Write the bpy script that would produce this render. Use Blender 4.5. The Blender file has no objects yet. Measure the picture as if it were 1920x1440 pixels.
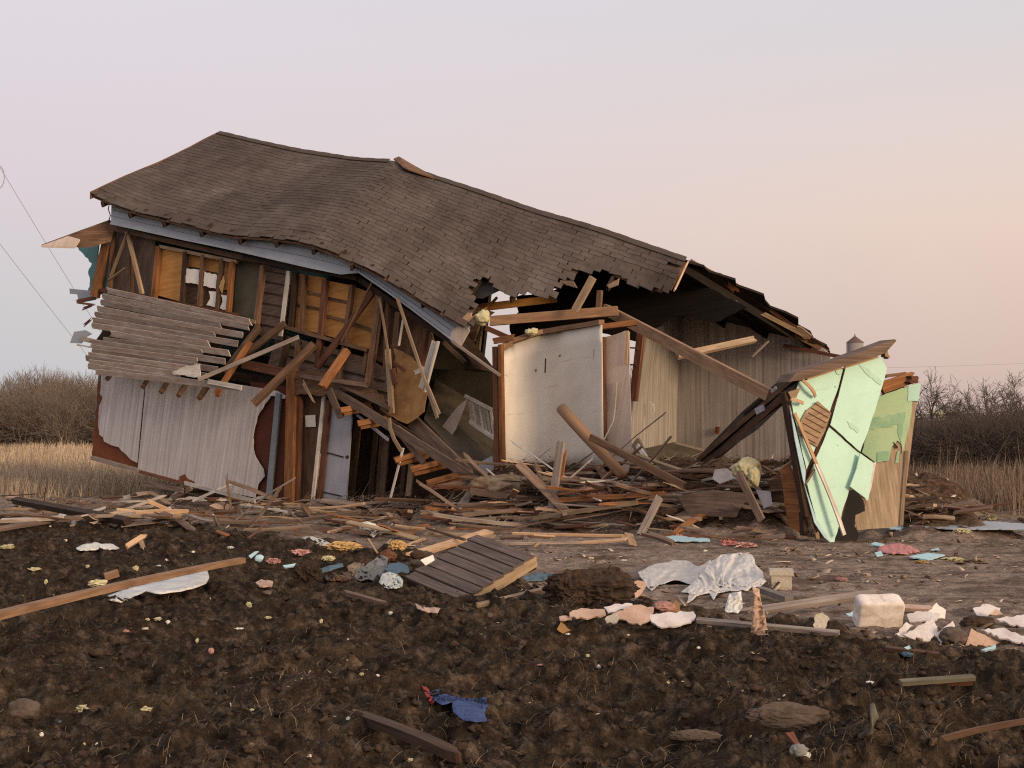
import bpy, bmesh, math, random
import numpy as np
from mathutils import Vector, Matrix, noise as mnoise
from mathutils.geometry import tessellate_polygon

sc = bpy.context.scene
COL = sc.collection
rnd = random.Random(7)

# ------------------------------------------------------------------ camera
FPX = 2800.0
EYE = 1.6
PITCH = math.atan(80.0 / FPX)
cam_data = bpy.data.cameras.new("camera")
cam_data.sensor_width = 36.0
cam_data.lens = 36.0 * FPX / 1920.0
cam_data.clip_start = 0.1
cam_data.clip_end = 6000.0
cam = bpy.data.objects.new("camera", cam_data)
COL.objects.link(cam)
cam.location = (0, 0, EYE)
cam.rotation_euler = (math.radians(90) + PITCH, 0, 0)
sc.camera = cam

# ------------------------------------------------------------------ light
SUN_AZ = math.atan2(0.66, -0.75)      # from +Y towards +X: low, to the right and slightly behind the camera
SUN_EL = math.radians(13)
world = bpy.data.worlds.new("World")
sc.world = world
world.use_nodes = True


def srgb(r, g, b, a=1.0):
    def f(c):
        c /= 255.0
        return c / 12.92 if c <= 0.04045 else ((c + 0.055) / 1.055) ** 2.4
    return (f(r), f(g), f(b), a)


def build_sky():
    nt = world.node_tree
    nt.nodes.clear()
    N = nt.nodes.new
    L = nt.links.new
    out = N('ShaderNodeOutputWorld')
    tc = N('ShaderNodeTexCoord')
    sep = N('ShaderNodeSeparateXYZ')
    L(tc.outputs['Generated'], sep.inputs[0])

    def ramp(stops):
        r = N('ShaderNodeValToRGB')
        r.color_ramp.interpolation = 'B_SPLINE' if False else 'LINEAR'
        els = r.color_ramp.elements
        while len(els) > 1:
            els.remove(els[-1])
        els[0].position = stops[0][0]
        els[0].color = srgb(*stops[0][1])
        for p, c in stops[1:]:
            e = els.new(p)
            e.color = srgb(*c)
        L(sep.outputs['Z'], r.inputs[0])
        return r
    left = ramp([(0.0, (190, 190, 199)), (0.03, (198, 197, 202)), (0.07, (203, 200, 203)), (0.15, (219, 207, 212)),
                 (0.23, (224, 215, 221)), (0.285, (226, 218, 225)), (0.5, (230, 227, 233)), (1.0, (208, 214, 228))])
    right = ramp([(0.0, (202, 175, 168)), (0.04, (214, 188, 177)), (0.09, (226, 200, 187)), (0.13, (234, 209, 194)),
                  (0.19, (230, 213, 207)), (0.25, (221, 214, 215)), (0.30, (215, 216, 219)), (0.5, (230, 226, 228)), (1.0, (208, 214, 226))])
    mr = N('ShaderNodeMapRange')
    mr.interpolation_type = 'SMOOTHSTEP'
    mr.inputs['From Min'].default_value = -0.38
    mr.inputs['From Max'].default_value = 0.40
    L(sep.outputs['X'], mr.inputs['Value'])
    mix = N('ShaderNodeMix')
    mix.data_type = 'RGBA'
    L(mr.outputs[0], mix.inputs[0])
    L(left.outputs[0], mix.inputs[6])
    L(right.outputs[0], mix.inputs[7])
    # the after-glow round the place where the sun went down, behind the camera's right shoulder
    dt = N('ShaderNodeVectorMath')
    dt.operation = 'DOT_PRODUCT'
    dt.inputs[1].default_value = (math.sin(SUN_AZ) * 0.97, math.cos(SUN_AZ) * 0.97, 0.24)
    L(tc.outputs['Generated'], dt.inputs[0])
    gl = N('ShaderNodeMapRange')
    gl.interpolation_type = 'SMOOTHSTEP'
    gl.inputs['From Min'].default_value = -0.15
    gl.inputs['From Max'].default_value = 1.0
    gl.inputs['To Max'].default_value = 1.0
    L(dt.outputs['Value'], gl.inputs['Value'])
    glow = N('ShaderNodeMix')
    glow.data_type = 'RGBA'
    glow.blend_type = 'ADD'
    L(gl.outputs[0], glow.inputs[0])
    L(mix.outputs[2], glow.inputs[6])
    glow.inputs[7].default_value = (0.55, 0.38, 0.27, 1)
    bg = N('ShaderNodeBackground')
    bg.inputs[1].default_value = 0.97
    L(glow.outputs[2], bg.inputs[0])
    sky = N('ShaderNodeTexSky')
    sky.sky_type = 'NISHITA'
    sky.sun_disc = False
    sky.sun_elevation = SUN_EL
    sky.sun_rotation = SUN_AZ
    bg2 = N('ShaderNodeBackground')
    bg2.inputs[1].default_value = 0.006
    L(sky.outputs[0], bg2.inputs[0])
    add = N('ShaderNodeAddShader')
    L(bg.outputs[0], add.inputs[0])
    L(bg2.outputs[0], add.inputs[1])
    L(add.outputs[0], out.inputs[0])


build_sky()
sun_data = bpy.data.lights.new("sun", 'SUN')
sun_data.energy = 3.2
sun_data.angle = math.radians(15)
sun_data.color = (1.0, 0.73, 0.46)
sun = bpy.data.objects.new("sun", sun_data)
COL.objects.link(sun)
_sd = Vector((math.sin(SUN_AZ) * math.cos(SUN_EL), math.cos(SUN_AZ) * math.cos(SUN_EL), math.sin(SUN_EL)))
sun.rotation_euler = _sd.to_track_quat('Z', 'Y').to_euler()
sun.location = (20, -15, 20)
sc.view_settings.view_transform = 'Standard'
sc.view_settings.look = 'None'
sc.view_settings.exposure = 0.0
sc.view_settings.gamma = 1.0
sc.cycles.max_bounces = 6
sc.cycles.use_denoising = False
sc.cycles.filter_width = 1.15

# ------------------------------------------------------------------ pixel <-> world helpers
_cp, _sp = math.cos(PITCH), math.sin(PITCH)
ORG = Vector((0, 0, EYE))


def ray(px, py):
    x = (px - 960.0) / FPX
    y = -(py - 720.0) / FPX
    return Vector((x, _cp - y * _sp, _sp + y * _cp))


def V(px, py, Y):
    d = ray(px, py)
    return ORG + d * (Y / d.y)


def H(px, py, off=0.0):
    """point on a plane parallel to the house front, off metres (in Y) behind it"""
    d = ray(px, py)
    return ORG + d * ((25.25 + off) / (d.y + 0.75 * d.x))


def PL(px, py, p0, n):
    d = ray(px, py)
    return ORG + d * ((p0 - ORG).dot(n) / d.dot(n))


def G0(px, py, z=0.0):
    d = ray(px, py)
    return ORG + d * ((z - EYE) / d.z)


def proj(p):
    q = p - ORG
    f = q.y * _cp + q.z * _sp
    u = -q.y * _sp + q.z * _cp
    return 960 + FPX * q.x / f, 720 - FPX * u / f


def inpoly(x, y, poly):
    c = False
    j = len(poly) - 1
    for i in range(len(poly)):
        xi, yi = poly[i]
        xj, yj = poly[j]
        if (yi > y) != (yj > y) and x < (xj - xi) * (y - yi) / (yj - yi) + xi:
            c = not c
        j = i
    return c


# ------------------------------------------------------------------ noise (numpy)
def _hash(ix, iy, iz):
    h = (ix.astype(np.int64) * 374761393 + iy.astype(np.int64) * 668265263 + iz.astype(np.int64) * 2147483647) & 0xffffffff
    h = ((h ^ (h >> 13)) * 1274126177) & 0xffffffff
    h = ((h ^ (h >> 16)) * 2246822519) & 0xffffffff
    h = h ^ (h >> 15)
    return (h & 0xffffff).astype(np.float64) / float(0xffffff)


def vnoise(x, y, z=None):
    x = np.asarray(x, float)
    y = np.asarray(y, float)
    z = np.zeros_like(x) if z is None else np.asarray(z, float)
    ix, iy, iz = np.floor(x), np.floor(y), np.floor(z)
    fx, fy, fz = x - ix, y - iy, z - iz
    fx = fx * fx * (3 - 2 * fx)
    fy = fy * fy * (3 - 2 * fy)
    fz = fz * fz * (3 - 2 * fz)
    r = 0
    for a in (0, 1):
        for b in (0, 1):
            for c in (0, 1):
                w = (fx if a else 1 - fx) * (fy if b else 1 - fy) * (fz if c else 1 - fz)
                r = r + w * _hash(ix + a, iy + b, iz + c)
    return r * 2 - 1


def fbm(x, y, z=None, o=4, lac=2.03, g=0.5):
    r, a, s = 0, 1.0, 1.0
    for i in range(o):
        r = r + a * vnoise(x * s + 17.3 * i, y * s - 9.1 * i, None if z is None else z * s + 4.7 * i)
        s *= lac
        a *= g
    return r


def sstep(x, a, b):
    t = np.clip((np.asarray(x, float) - a) / (b - a), 0, 1)
    return t * t * (3 - 2 * t)


# ------------------------------------------------------------------ ground shape
_SX = np.array([-40, -9, -6, -3.2, -1.4, 0.2, 1.85, 3.8, 8, 40.])
_SY = np.array([26, 26, 24.4, 22.5, 19.0, 14.2, 12.2, 11.4, 11.0, 11.])


def soil_mask(x, y):
    yb = np.interp(x, _SX, _SY) + 0.9 * fbm(x * 0.7, y * 0.7, o=3)
    return 1 - sstep(y, yb - 0.9, yb + 0.8)


def grass_mask(x, y):
    yb = 29.1 - 0.39 * x + 0.9 * fbm(x * 0.5 + 40, y * 0.5, o=3)
    return sstep(y, yb - 0.6, yb + 0.6)


def heap_h(x, y):
    x = np.asarray(x, float)
    y = np.asarray(y, float)
    o = y - 25.25 + 0.75 * x
    al = 0.8 * x - 0.6 * y
    big = sstep(al, -17.2, -15.2) * (1 - sstep(al, -10.4, -9.3))
    h = 0.92 * sstep(o, -2.6, 0.7) * big * (1 - 0.3 * sstep(o, 3, 8))
    h = h + 0.22 * sstep(o, -1.8, 0.3) * sstep(al, -28, -26) * (1 - sstep(al, -17.2, -15.2)) * (1 - 0.7 * sstep(al, -19, -21.5))
    h = h * (1 - sstep(o, 8.5, 10.5))
    # low rubble line at the tall grass on the far side of the mint wall
    h = h + 0.45 * np.exp(-(((x - 6.35) / 0.75) ** 2 + ((y - 22.6) / 0.9) ** 2))
    return h


def gz(x, y):
    x = np.asarray(x, float)
    y = np.asarray(y, float)
    m = soil_mask(x, y)
    g = grass_mask(x, y)
    near = 1 - sstep(y, 30, 60)
    lump = 0.085 * fbm(x * 0.55, y * 0.75 + 3, o=2) + 0.075 * fbm(x * 1.6 + 7, y * 2.3, o=2)
    rdg = 1 - np.abs(fbm(x * 3.1 - 5, y * 3.6 + 2, o=3))
    r2 = 1 - np.abs(fbm(x * 9 + 2, y * 9 - 6, o=2))
    fine = 0.070 * (rdg - 0.5) + 0.050 * (r2 - 0.5) + 0.030 * fbm(x * 14, y * 14, o=2) + 0.016 * fbm(x * 33, y * 33, o=2)
    fur = 1 - np.abs(fbm(x * 0.55 + 0.9 * y + 1.1, y * 2.6 - 4, o=3))
    z = m * (lump + fine + 0.13 * (fur - 0.72) + 0.05)
    ruts = 0.02 * np.sin((y + 0.25 * x) * 3.0 + 1.5 * fbm(x * 0.3, y * 0.3, o=2))
    z = z + (1 - m) * (0.025 * fbm(x * 0.8, y * 1.2, o=3) + ruts * (1 - g) + 0.016 * fbm(x * 7, y * 7, o=4)) * near
    hh = heap_h(x, y)
    z = z + hh * (1 + 0.18 * fbm(x * 1.7, y * 1.7, o=3)) + (hh > 0.02) * 0.05 * fbm(x * 4, y * 4, o=3)
    return z


_HX = np.arange(-19, 19.01, 0.04)
_HY = np.arange(3.0, 38.01, 0.04)
_HZ = gz(*np.meshgrid(_HX, _HY, indexing='ij'))


def gz1(x, y):
    u, v = (x + 19) / 0.04, (y - 3.0) / 0.04
    if not (0 <= u < len(_HX) - 1 and 0 <= v < len(_HY) - 1):
        return 0.0
    i, j = int(u), int(v)
    u, v = u - i, v - j
    return float((_HZ[i, j] * (1 - u) + _HZ[i + 1, j] * u) * (1 - v) + (_HZ[i, j + 1] * (1 - u) + _HZ[i + 1, j + 1] * u) * v)


def hit(px, py, lift=0.0):
    """where the view ray through a photo pixel meets the modelled ground"""
    d = ray(px, py)
    t = max(0.0, (1.25 - EYE) / d.z)
    last = t
    while t < 60:
        p = ORG + d * t
        if p.z < gz1(p.x, p.y) + lift:
            lo, hi = last, t
            for _ in range(12):
                m = (lo + hi) / 2
                p = ORG + d * m
                if p.z < gz1(p.x, p.y) + lift:
                    hi = m
                else:
                    lo = m
            return ORG + d * hi
        last = t
        t += 0.06
    return G0(px, py, 0)


# ------------------------------------------------------------------ materials
_M = {}


def principled(name):
    m = bpy.data.materials.new(name)
    m.use_nodes = True
    nt = m.node_tree
    b = nt.nodes['Principled BSDF']
    b.inputs['Roughness'].default_value = 0.85
    b.inputs['Specular IOR Level'].default_value = 0.25
    return m, nt, b


def node(nt, kind, **kw):
    n = nt.nodes.new(kind)
    for k, v in kw.items():
        setattr(n, k, v)
    return n


def mixc(nt, fac, a, b, blend='MIX'):
    m = node(nt, 'ShaderNodeMix', data_type='RGBA', blend_type=blend)
    for sock, val in ((m.inputs[0], fac), (m.inputs[6], a), (m.inputs[7], b)):
        if hasattr(val, 'is_output'):
            nt.links.new(val, sock)
        else:
            sock.default_value = val
    return m.outputs[2]


def ramp(nt, fac, stops):
    r = node(nt, 'ShaderNodeValToRGB')
    els = r.color_ramp.elements
    while len(els) > 1:
        els.remove(els[-1])
    els[0].position, els[0].color = stops[0]
    for p, c in stops[1:]:
        els.new(p).color = c
    nt.links.new(fac, r.inputs[0])
    return r.outputs[0]


def noise_node(nt, vec, scale, detail=4, rough=0.55, mapping=None):
    if mapping:
        mp = node(nt, 'ShaderNodeMapping')
        mp.inputs['Scale'].default_value = mapping
        nt.links.new(vec, mp.inputs[0])
        vec = mp.outputs[0]
    n = node(nt, 'ShaderNodeTexNoise')
    n.inputs['Scale'].default_value = scale
    n.inputs['Detail'].default_value = detail
    n.inputs['Roughness'].default_value = rough
    nt.links.new(vec, n.inputs['Vector'])
    return n.outputs['Fac']


def g(v):
    return (v, v, v, 1)


def variation(nt, col, lo, hi):
    """brightness differing from board to board (per-face attribute + per-object random)"""
    at = node(nt, 'ShaderNodeAttribute', attribute_name='rnd')
    oi = node(nt, 'ShaderNodeObjectInfo')
    ad = node(nt, 'ShaderNodeMath', operation='ADD')
    nt.links.new(at.outputs['Fac'], ad.inputs[0])
    nt.links.new(oi.outputs['Random'], ad.inputs[1])
    fr = node(nt, 'ShaderNodeMath', operation='FRACT')
    nt.links.new(ad.outputs[0], fr.inputs[0])
    mr = node(nt, 'ShaderNodeMapRange')
    mr.inputs['To Min'].default_value = lo
    mr.inputs['To Max'].default_value = hi
    nt.links.new(fr.outputs[0], mr.inputs[0])
    return mixc(nt, 1.0, col, mr.outputs[0], 'MULTIPLY')


def bump(nt, b, h, strength=0.3, dist=0.01):
    bp = node(nt, 'ShaderNodeBump')
    bp.inputs['Strength'].default_value = strength
    bp.inputs['Distance'].default_value = dist
    nt.links.new(h, bp.inputs['Height'])
    nt.links.new(bp.outputs[0], b.inputs['Normal'])


def wood(name, dark, light, stain=None, stain_amt=0.5, lo=0.72, hi=1.2, grain=1.0):
    m, nt, b = principled(name)
    tc = node(nt, 'ShaderNodeTexCoord')
    uv = tc.outputs['UV']
    n1 = noise_node(nt, uv, 1.0, 6, 0.62, (1.6, 34 * grain, 1))
    n2 = noise_node(nt, uv, 2.3, 4, 0.6, (1, 3.2, 1))
    col = ramp(nt, n1, [(0.28, dark), (0.68, light)])
    st = stain if stain else tuple(c * 0.45 for c in dark[:3]) + (1,)
    f = ramp(nt, n2, [(0.42, g(0)), (0.72, g(stain_amt))])
    col = mixc(nt, f, col, st)
    col = variation(nt, col, lo, hi)
    nt.links.new(col, b.inputs['Base Color'])
    bump(nt, b, n1, 0.5, 0.004)
    _M[name] = m
    return m


def painted(name, col, dirt, amt=0.4, scale=1.5, streak=None, rough=0.7, fine=0.1, specks=0):
    """painted or plastered surface; dirt blotches, optional vertical streaks along V"""
    m, nt, b = principled(name)
    tc = node(nt, 'ShaderNodeTexCoord')
    uv = tc.outputs['UV']
    n = noise_node(nt, uv, scale, 6, 0.62)
    f = ramp(nt, n, [(0.44, g(0)), (0.75, g(amt))])
    c = mixc(nt, f, col, dirt)
    if streak:
        s1 = noise_node(nt, uv, 1.0, 4, 0.65, (streak[0], streak[1], 1))
        f2 = ramp(nt, s1, [(0.38, g(0)), (0.66, g(streak[2]))])
        c = mixc(nt, f2, c, streak[3])
    if specks:
        vo = node(nt, 'ShaderNodeTexVoronoi')
        vo.inputs['Scale'].default_value = specks
        nt.links.new(uv, vo.inputs['Vector'])
        c = mixc(nt, ramp(nt, vo.outputs['Distance'], [(0.035, g(0.85)), (0.075, g(0))]), c, (0.06, 0.045, 0.035, 1))
        sc2 = noise_node(nt, uv, 1.0, 5, 0.7, (0.9, 7, 1))
        c = mixc(nt, ramp(nt, sc2, [(0.60, g(0)), (0.66, g(0.5))]), c, dirt)
    n3 = noise_node(nt, uv, 60, 3, 0.6)
    f3 = ramp(nt, n3, [(0.35, g(1 - fine)), (0.65, g(1 + fine * 0.5))])
    c = mixc(nt, 1.0, c, f3, 'MULTIPLY')
    nt.links.new(c, b.inputs['Base Color'])
    b.inputs['Roughness'].default_value = rough
    bump(nt, b, n, 0.25, 0.01)
    _M[name] = m
    return m


def fuzzy(name, c1, c2, scale=14, rough=0.9, trans=0.0):
    m, nt, b = principled(name)
    tc = node(nt, 'ShaderNodeTexCoord')
    n = noise_node(nt, tc.outputs['Object'], scale, 5, 0.6)
    c = ramp(nt, n, [(0.3, c1), (0.68, c2)])
    c = variation(nt, c, 0.8, 1.15)
    nt.links.new(c, b.inputs['Base Color'])
    b.inputs['Roughness'].default_value = rough
    bump(nt, b, n, 0.5, 0.02)
    _M[name] = m
    return m


wood('w_orange', (0.13, 0.050, 0.018, 1), (0.33, 0.145, 0.055, 1), (0.05, 0.018, 0.007, 1), 0.7)
wood('w_ply', (0.34, 0.155, 0.042, 1), (0.50, 0.25, 0.078, 1), (0.22, 0.09, 0.026, 1), 0.5, 0.85, 1.12, 0.5)
wood('w_brown', (0.070, 0.037, 0.021, 1), (0.19, 0.108, 0.063, 1), (0.025, 0.012, 0.007, 1), 0.6)
wood('w_red', (0.065, 0.025, 0.014, 1), (0.18, 0.075, 0.042, 1), (0.03, 0.010, 0.006, 1), 0.5)
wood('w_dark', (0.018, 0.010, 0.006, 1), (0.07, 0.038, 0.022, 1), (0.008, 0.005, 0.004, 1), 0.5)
wood('w_attic_shade', (0.006, 0.004, 0.003, 1), (0.022, 0.014, 0.010, 1), (0.004, 0.003, 0.003, 1), 0.5)  # near-black wood: the shade under the open roof is in its colour
wood('w_grey', (0.14, 0.105, 0.088, 1), (0.33, 0.275, 0.235, 1), (0.06, 0.04, 0.03, 1), 0.5)
wood('w_fresh', (0.34, 0.20, 0.11, 1), (0.58, 0.40, 0.25, 1), (0.20, 0.09, 0.035, 1), 0.5)
wood('w_white', (0.40, 0.36, 0.31, 1), (0.66, 0.62, 0.56, 1), (0.16, 0.11, 0.07, 1), 0.6)
wood('w_siding', (0.15, 0.105, 0.085, 1), (0.33, 0.25, 0.205, 1), (0.38, 0.35, 0.31, 1), 0.8, 0.7, 1.4)
wood('w_lath', (0.085, 0.054, 0.039, 1), (0.21, 0.145, 0.11, 1), (0.035, 0.02, 0.012, 1), 0.5, 0.75, 1.2)
wood('w_pallet', (0.045, 0.033, 0.029, 1), (0.145, 0.108, 0.095, 1), (0.03, 0.02, 0.016, 1), 0.6, 0.8, 1.15)
wood('w_tan', (0.18, 0.12, 0.075, 1), (0.35, 0.255, 0.165, 1), (0.10, 0.06, 0.03, 1), 0.5)
wood('w_panel', (0.22, 0.155, 0.10, 1), (0.50, 0.39, 0.275, 1), (0.16, 0.10, 0.05, 1), 0.35, 0.95, 1.05, 0.7)
wood('w_log', (0.15, 0.082, 0.045, 1), (0.30, 0.18, 0.105, 1), (0.08, 0.035, 0.018, 1), 0.5)
wood('w_moss', (0.055, 0.05, 0.036, 1), (0.145, 0.13, 0.095, 1), (0.03, 0.022, 0.015, 1), 0.6)
wood('w_bark', (0.028, 0.016, 0.010, 1), (0.12, 0.075, 0.05, 1), (0.19, 0.08, 0.04, 1), 0.5)
painted('p_partition', (0.62, 0.57, 0.50, 1), (0.36, 0.31, 0.26, 1), 0.5, 1.4, (2.2, 0.5, 0.25, (0.40, 0.35, 0.30, 1)), 0.6, 0.08, 2.2)
painted('p_beige', (0.50, 0.42, 0.36, 1), (0.33, 0.26, 0.21, 1), 0.6, 2.2, (18, 0.6, 0.4, (0.30, 0.22, 0.19, 1)))
painted('p_panelling', (0.51, 0.485, 0.48, 1), (0.34, 0.31, 0.30, 1), 0.55, 1.3, (13, 0.3, 0.8, (0.27, 0.235, 0.235, 1)), 0.7, 0.22)
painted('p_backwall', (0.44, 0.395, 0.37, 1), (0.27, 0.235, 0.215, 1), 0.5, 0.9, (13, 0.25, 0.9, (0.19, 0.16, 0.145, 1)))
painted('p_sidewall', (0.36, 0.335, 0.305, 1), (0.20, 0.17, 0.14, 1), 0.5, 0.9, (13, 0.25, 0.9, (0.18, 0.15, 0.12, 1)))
painted('p_mintstain', (0.37, 0.57, 0.46, 1), (0.45, 0.66, 0.55, 1), 0.8, 6, None, 0.55, 0.1)
painted('p_mint', (0.45, 0.69, 0.58, 1), (0.35, 0.54, 0.44, 1), 0.5, 2.6, (2.5, 0.9, 0.22, (0.34, 0.50, 0.38, 1)), 0.55, 0.09, 4.5)
painted('p_mint2', (0.42, 0.56, 0.33, 1), (0.27, 0.45, 0.28, 1), 0.75, 2.4, (3.5, 0.8, 0.3, (0.30, 0.44, 0.25, 1)), 0.6, 0.12, 3.5)
painted('p_green', (0.25, 0.43, 0.27, 1), (0.40, 0.54, 0.33, 1), 0.9, 5, None, 0.6, 0.12)
painted('p_ltblue', (0.36, 0.53, 0.58, 1), (0.22, 0.30, 0.33, 1), 0.6, 3, None, 0.6, 0.05)
painted('p_teal', (0.10, 0.25, 0.255, 1), (0.05, 0.12, 0.12, 1), 0.7, 3, (1.5, 14, 0.5, (0.15, 0.22, 0.22, 1)))
painted('p_frieze', (0.32, 0.345, 0.38, 1), (0.22, 0.235, 0.26, 1), 0.5, 1.5, (0.6, 14, 0.3, (0.21, 0.22, 0.25, 1)), 0.6)
painted('p_greydoor', (0.345, 0.345, 0.385, 1), (0.22, 0.21, 0.22, 1), 0.5, 2.5, (16, 1.2, 0.4, (0.25, 0.24, 0.26, 1)))
painted('p_bluegrey', (0.17, 0.19, 0.22, 1), (0.09, 0.10, 0.11, 1), 0.6, 3, (20, 1, 0.5, (0.1, 0.11, 0.12, 1)))
painted('p_rust', (0.155, 0.048, 0.020, 1), (0.085, 0.027, 0.012, 1), 0.7, 4, None, 0.9, 0.15)
painted('p_maroon', (0.095, 0.030, 0.018, 1), (0.055, 0.018, 0.012, 1), 0.6, 4, None, 0.9, 0.15)
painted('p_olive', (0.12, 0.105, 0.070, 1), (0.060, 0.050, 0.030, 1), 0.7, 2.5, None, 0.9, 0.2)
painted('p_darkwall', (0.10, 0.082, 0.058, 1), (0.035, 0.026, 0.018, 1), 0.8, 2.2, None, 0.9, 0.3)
painted('p_paper', (0.70, 0.67, 0.62, 1), (0.42, 0.38, 0.31, 1), 0.5, 9, None, 0.8, 0.08)
painted('p_drywall', (0.58, 0.53, 0.51, 1), (0.30, 0.22, 0.175, 1), 0.7, 4.5, None, 0.85, 0.12)
painted('p_gypsum', (0.46, 0.32, 0.245, 1), (0.24, 0.15, 0.105, 1), 0.7, 5, None, 0.9, 0.14)
painted('p_tar', (0.024, 0.021, 0.021, 1), (0.05, 0.042, 0.036, 1), 0.4, 3, None, 0.9, 0.2)
painted('p_cardboard', (0.27, 0.15, 0.062, 1), (0.085, 0.042, 0.018, 1), 0.9, 2.3, None, 0.9, 0.1)
painted('p_foam', (0.66, 0.60, 0.55, 1), (0.26, 0.18, 0.12, 1), 0.8, 5, None, 0.8, 0.1)
painted('p_cinder', (0.42, 0.37, 0.30, 1), (0.25, 0.20, 0.16, 1), 0.6, 6, None, 0.95, 0.2)
painted('p_silo', (0.26, 0.235, 0.235, 1), (0.17, 0.15, 0.15, 1), 0.5, 0.4, (0.6, 0.05, 0.4, (0.19, 0.17, 0.17, 1)))
painted('p_silocap', (0.115, 0.07, 0.055, 1), (0.08, 0.05, 0.04, 1), 0.6, 0.5)
fuzzy('f_plastic', (0.50, 0.47, 0.44, 1), (0.72, 0.67, 0.62, 1), 6, 0.38)
fuzzy('f_tarp', (0.40, 0.40, 0.39, 1), (0.70, 0.68, 0.64, 1), 4, 0.5)
fuzzy('f_blue', (0.012, 0.028, 0.10, 1), (0.045, 0.075, 0.20, 1), 9, 0.7)
fuzzy('f_teal', (0.04, 0.075, 0.10, 1), (0.10, 0.155, 0.19, 1), 9, 0.8)
fuzzy('f_red', (0.16, 0.02, 0.015, 1), (0.26, 0.04, 0.03, 1), 9, 0.8)
fuzzy('f_greycloth', (0.10, 0.095, 0.085, 1), (0.23, 0.225, 0.21, 1), 8, 0.9)
fuzzy('f_ltcloth', (0.30, 0.33, 0.33, 1), (0.48, 0.50, 0.48, 1), 8, 0.9)
fuzzy('f_yellow', (0.36, 0.32, 0.17, 1), (0.56, 0.52, 0.33, 1), 20, 0.95)
fuzzy('f_ochre', (0.30, 0.185, 0.07, 1), (0.46, 0.31, 0.14, 1), 12, 0.95)
fuzzy('f_pink', (0.28, 0.135, 0.115, 1), (0.46, 0.26, 0.225, 1), 22, 0.95)
fuzzy('f_rosy', (0.33, 0.13, 0.13, 1), (0.48, 0.21, 0.20, 1), 22, 0.95)
fuzzy('f_white', (0.50, 0.47, 0.42, 1), (0.72, 0.69, 0.62, 1), 16, 0.85)
fuzzy('f_rock', (0.05, 0.038, 0.03, 1), (0.14, 0.105, 0.085, 1), 7, 0.95)
fuzzy('f_soil', (0.017, 0.010, 0.0065, 1), (0.062, 0.039, 0.026, 1), 16, 1.0)
fuzzy('f_insul', (0.10, 0.07, 0.045, 1), (0.24, 0.175, 0.12, 1), 10, 1.0)


def mat_shingle(name):
    m, nt, b = principled(name)
    tc = node(nt, 'ShaderNodeTexCoord')
    n = noise_node(nt, tc.outputs['UV'], 0.5, 6, 0.68, (1, 0.55, 1))
    n2 = noise_node(nt, tc.outputs['UV'], 90, 2, 0.6)
    c = ramp(nt, n, [(0.3, (0.042, 0.031, 0.027, 1)), (0.5, (0.083, 0.064, 0.054, 1)), (0.70, (0.132, 0.106, 0.092, 1))])
    c = variation(nt, c, 0.87, 1.10)
    f = ramp(nt, n2, [(0.3, g(0.66)), (0.7, g(1.28))])
    c = mixc(nt, 1.0, c, f, 'MULTIPLY')
    nt.links.new(c, b.inputs['Base Color'])
    b.inputs['Roughness'].default_value = 0.95
    b.inputs['Specular IOR Level'].default_value = 0.12
    _M[name] = m


mat_shingle('shingle')


def mat_ground():
    m, nt, b = principled('ground')
    tc = node(nt, 'ShaderNodeTexCoord')
    ob = tc.outputs['Object']
    n1 = noise_node(nt, ob, 1.3, 6, 0.6)
    n2 = noise_node(nt, ob, 9, 6, 0.65)
    n3 = noise_node(nt, ob, 45, 4, 0.65)
    soil = ramp(nt, n2, [(0.34, (0.009, 0.006, 0.004, 1)), (0.52, (0.037, 0.025, 0.017, 1)), (0.72, (0.13, 0.092, 0.065, 1))])
    soil = mixc(nt, ramp(nt, n1, [(0.48, g(0)), (0.70, g(0.5))]), soil, (0.080, 0.058, 0.036, 1))
    pk = ramp(nt, n2, [(0.28, (0.085, 0.058, 0.044, 1)), (0.5, (0.225, 0.168, 0.134, 1)), (0.74, (0.36, 0.285, 0.235, 1))])
    pk = mixc(nt, ramp(nt, noise_node(nt, ob, 1.0, 5, 0.65, (0.7, 1.7, 1)), [(0.47, g(0)), (0.62, g(0.8))]), pk, (0.075, 0.048, 0.034, 1))
    gr = ramp(nt, n1, [(0.3, (0.15, 0.105, 0.07, 1)), (0.7, (0.25, 0.18, 0.12, 1))])
    hp = ramp(nt, n2, [(0.3, (0.020, 0.012, 0.008, 1)), (0.5, (0.065, 0.039, 0.025, 1)), (0.72, (0.16, 0.10, 0.065, 1))])
    z1 = node(nt, 'ShaderNodeAttribute', attribute_name='soil')
    z2 = node(nt, 'ShaderNodeAttribute', attribute_name='grassy')
    z3 = node(nt, 'ShaderNodeAttribute', attribute_name='heap')
    c = mixc(nt, z1.outputs['Fac'], pk, soil)
    c = mixc(nt, z2.outputs['Fac'], c, gr)
    c = mixc(nt, z3.outputs['Fac'], c, hp)
    c = mixc(nt, 1.0, c, ramp(nt, n3, [(0.3, g(0.6)), (0.7, g(1.3))]), 'MULTIPLY')
    nt.links.new(c, b.inputs['Base Color'])
    b.inputs['Roughness'].default_value = 1.0
    b.inputs['Specular IOR Level'].default_value = 0.08
    bump(nt, b, n3, 0.8, 0.03)
    _M['ground'] = m


mat_ground()


def mat_strand(name, c1, c2, scale=0.6):
    m, nt, b = principled(name)
    at = node(nt, 'ShaderNodeAttribute', attribute_name='rnd')
    c = ramp(nt, at.outputs['Fac'], [(0.0, c1), (1.0, c2)])
    nt.links.new(c, b.inputs['Base Color'])
    b.inputs['Roughness'].default_value = 1.0
    b.inputs['Specular IOR Level'].default_value = 0.05
    _M[name] = m


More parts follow.
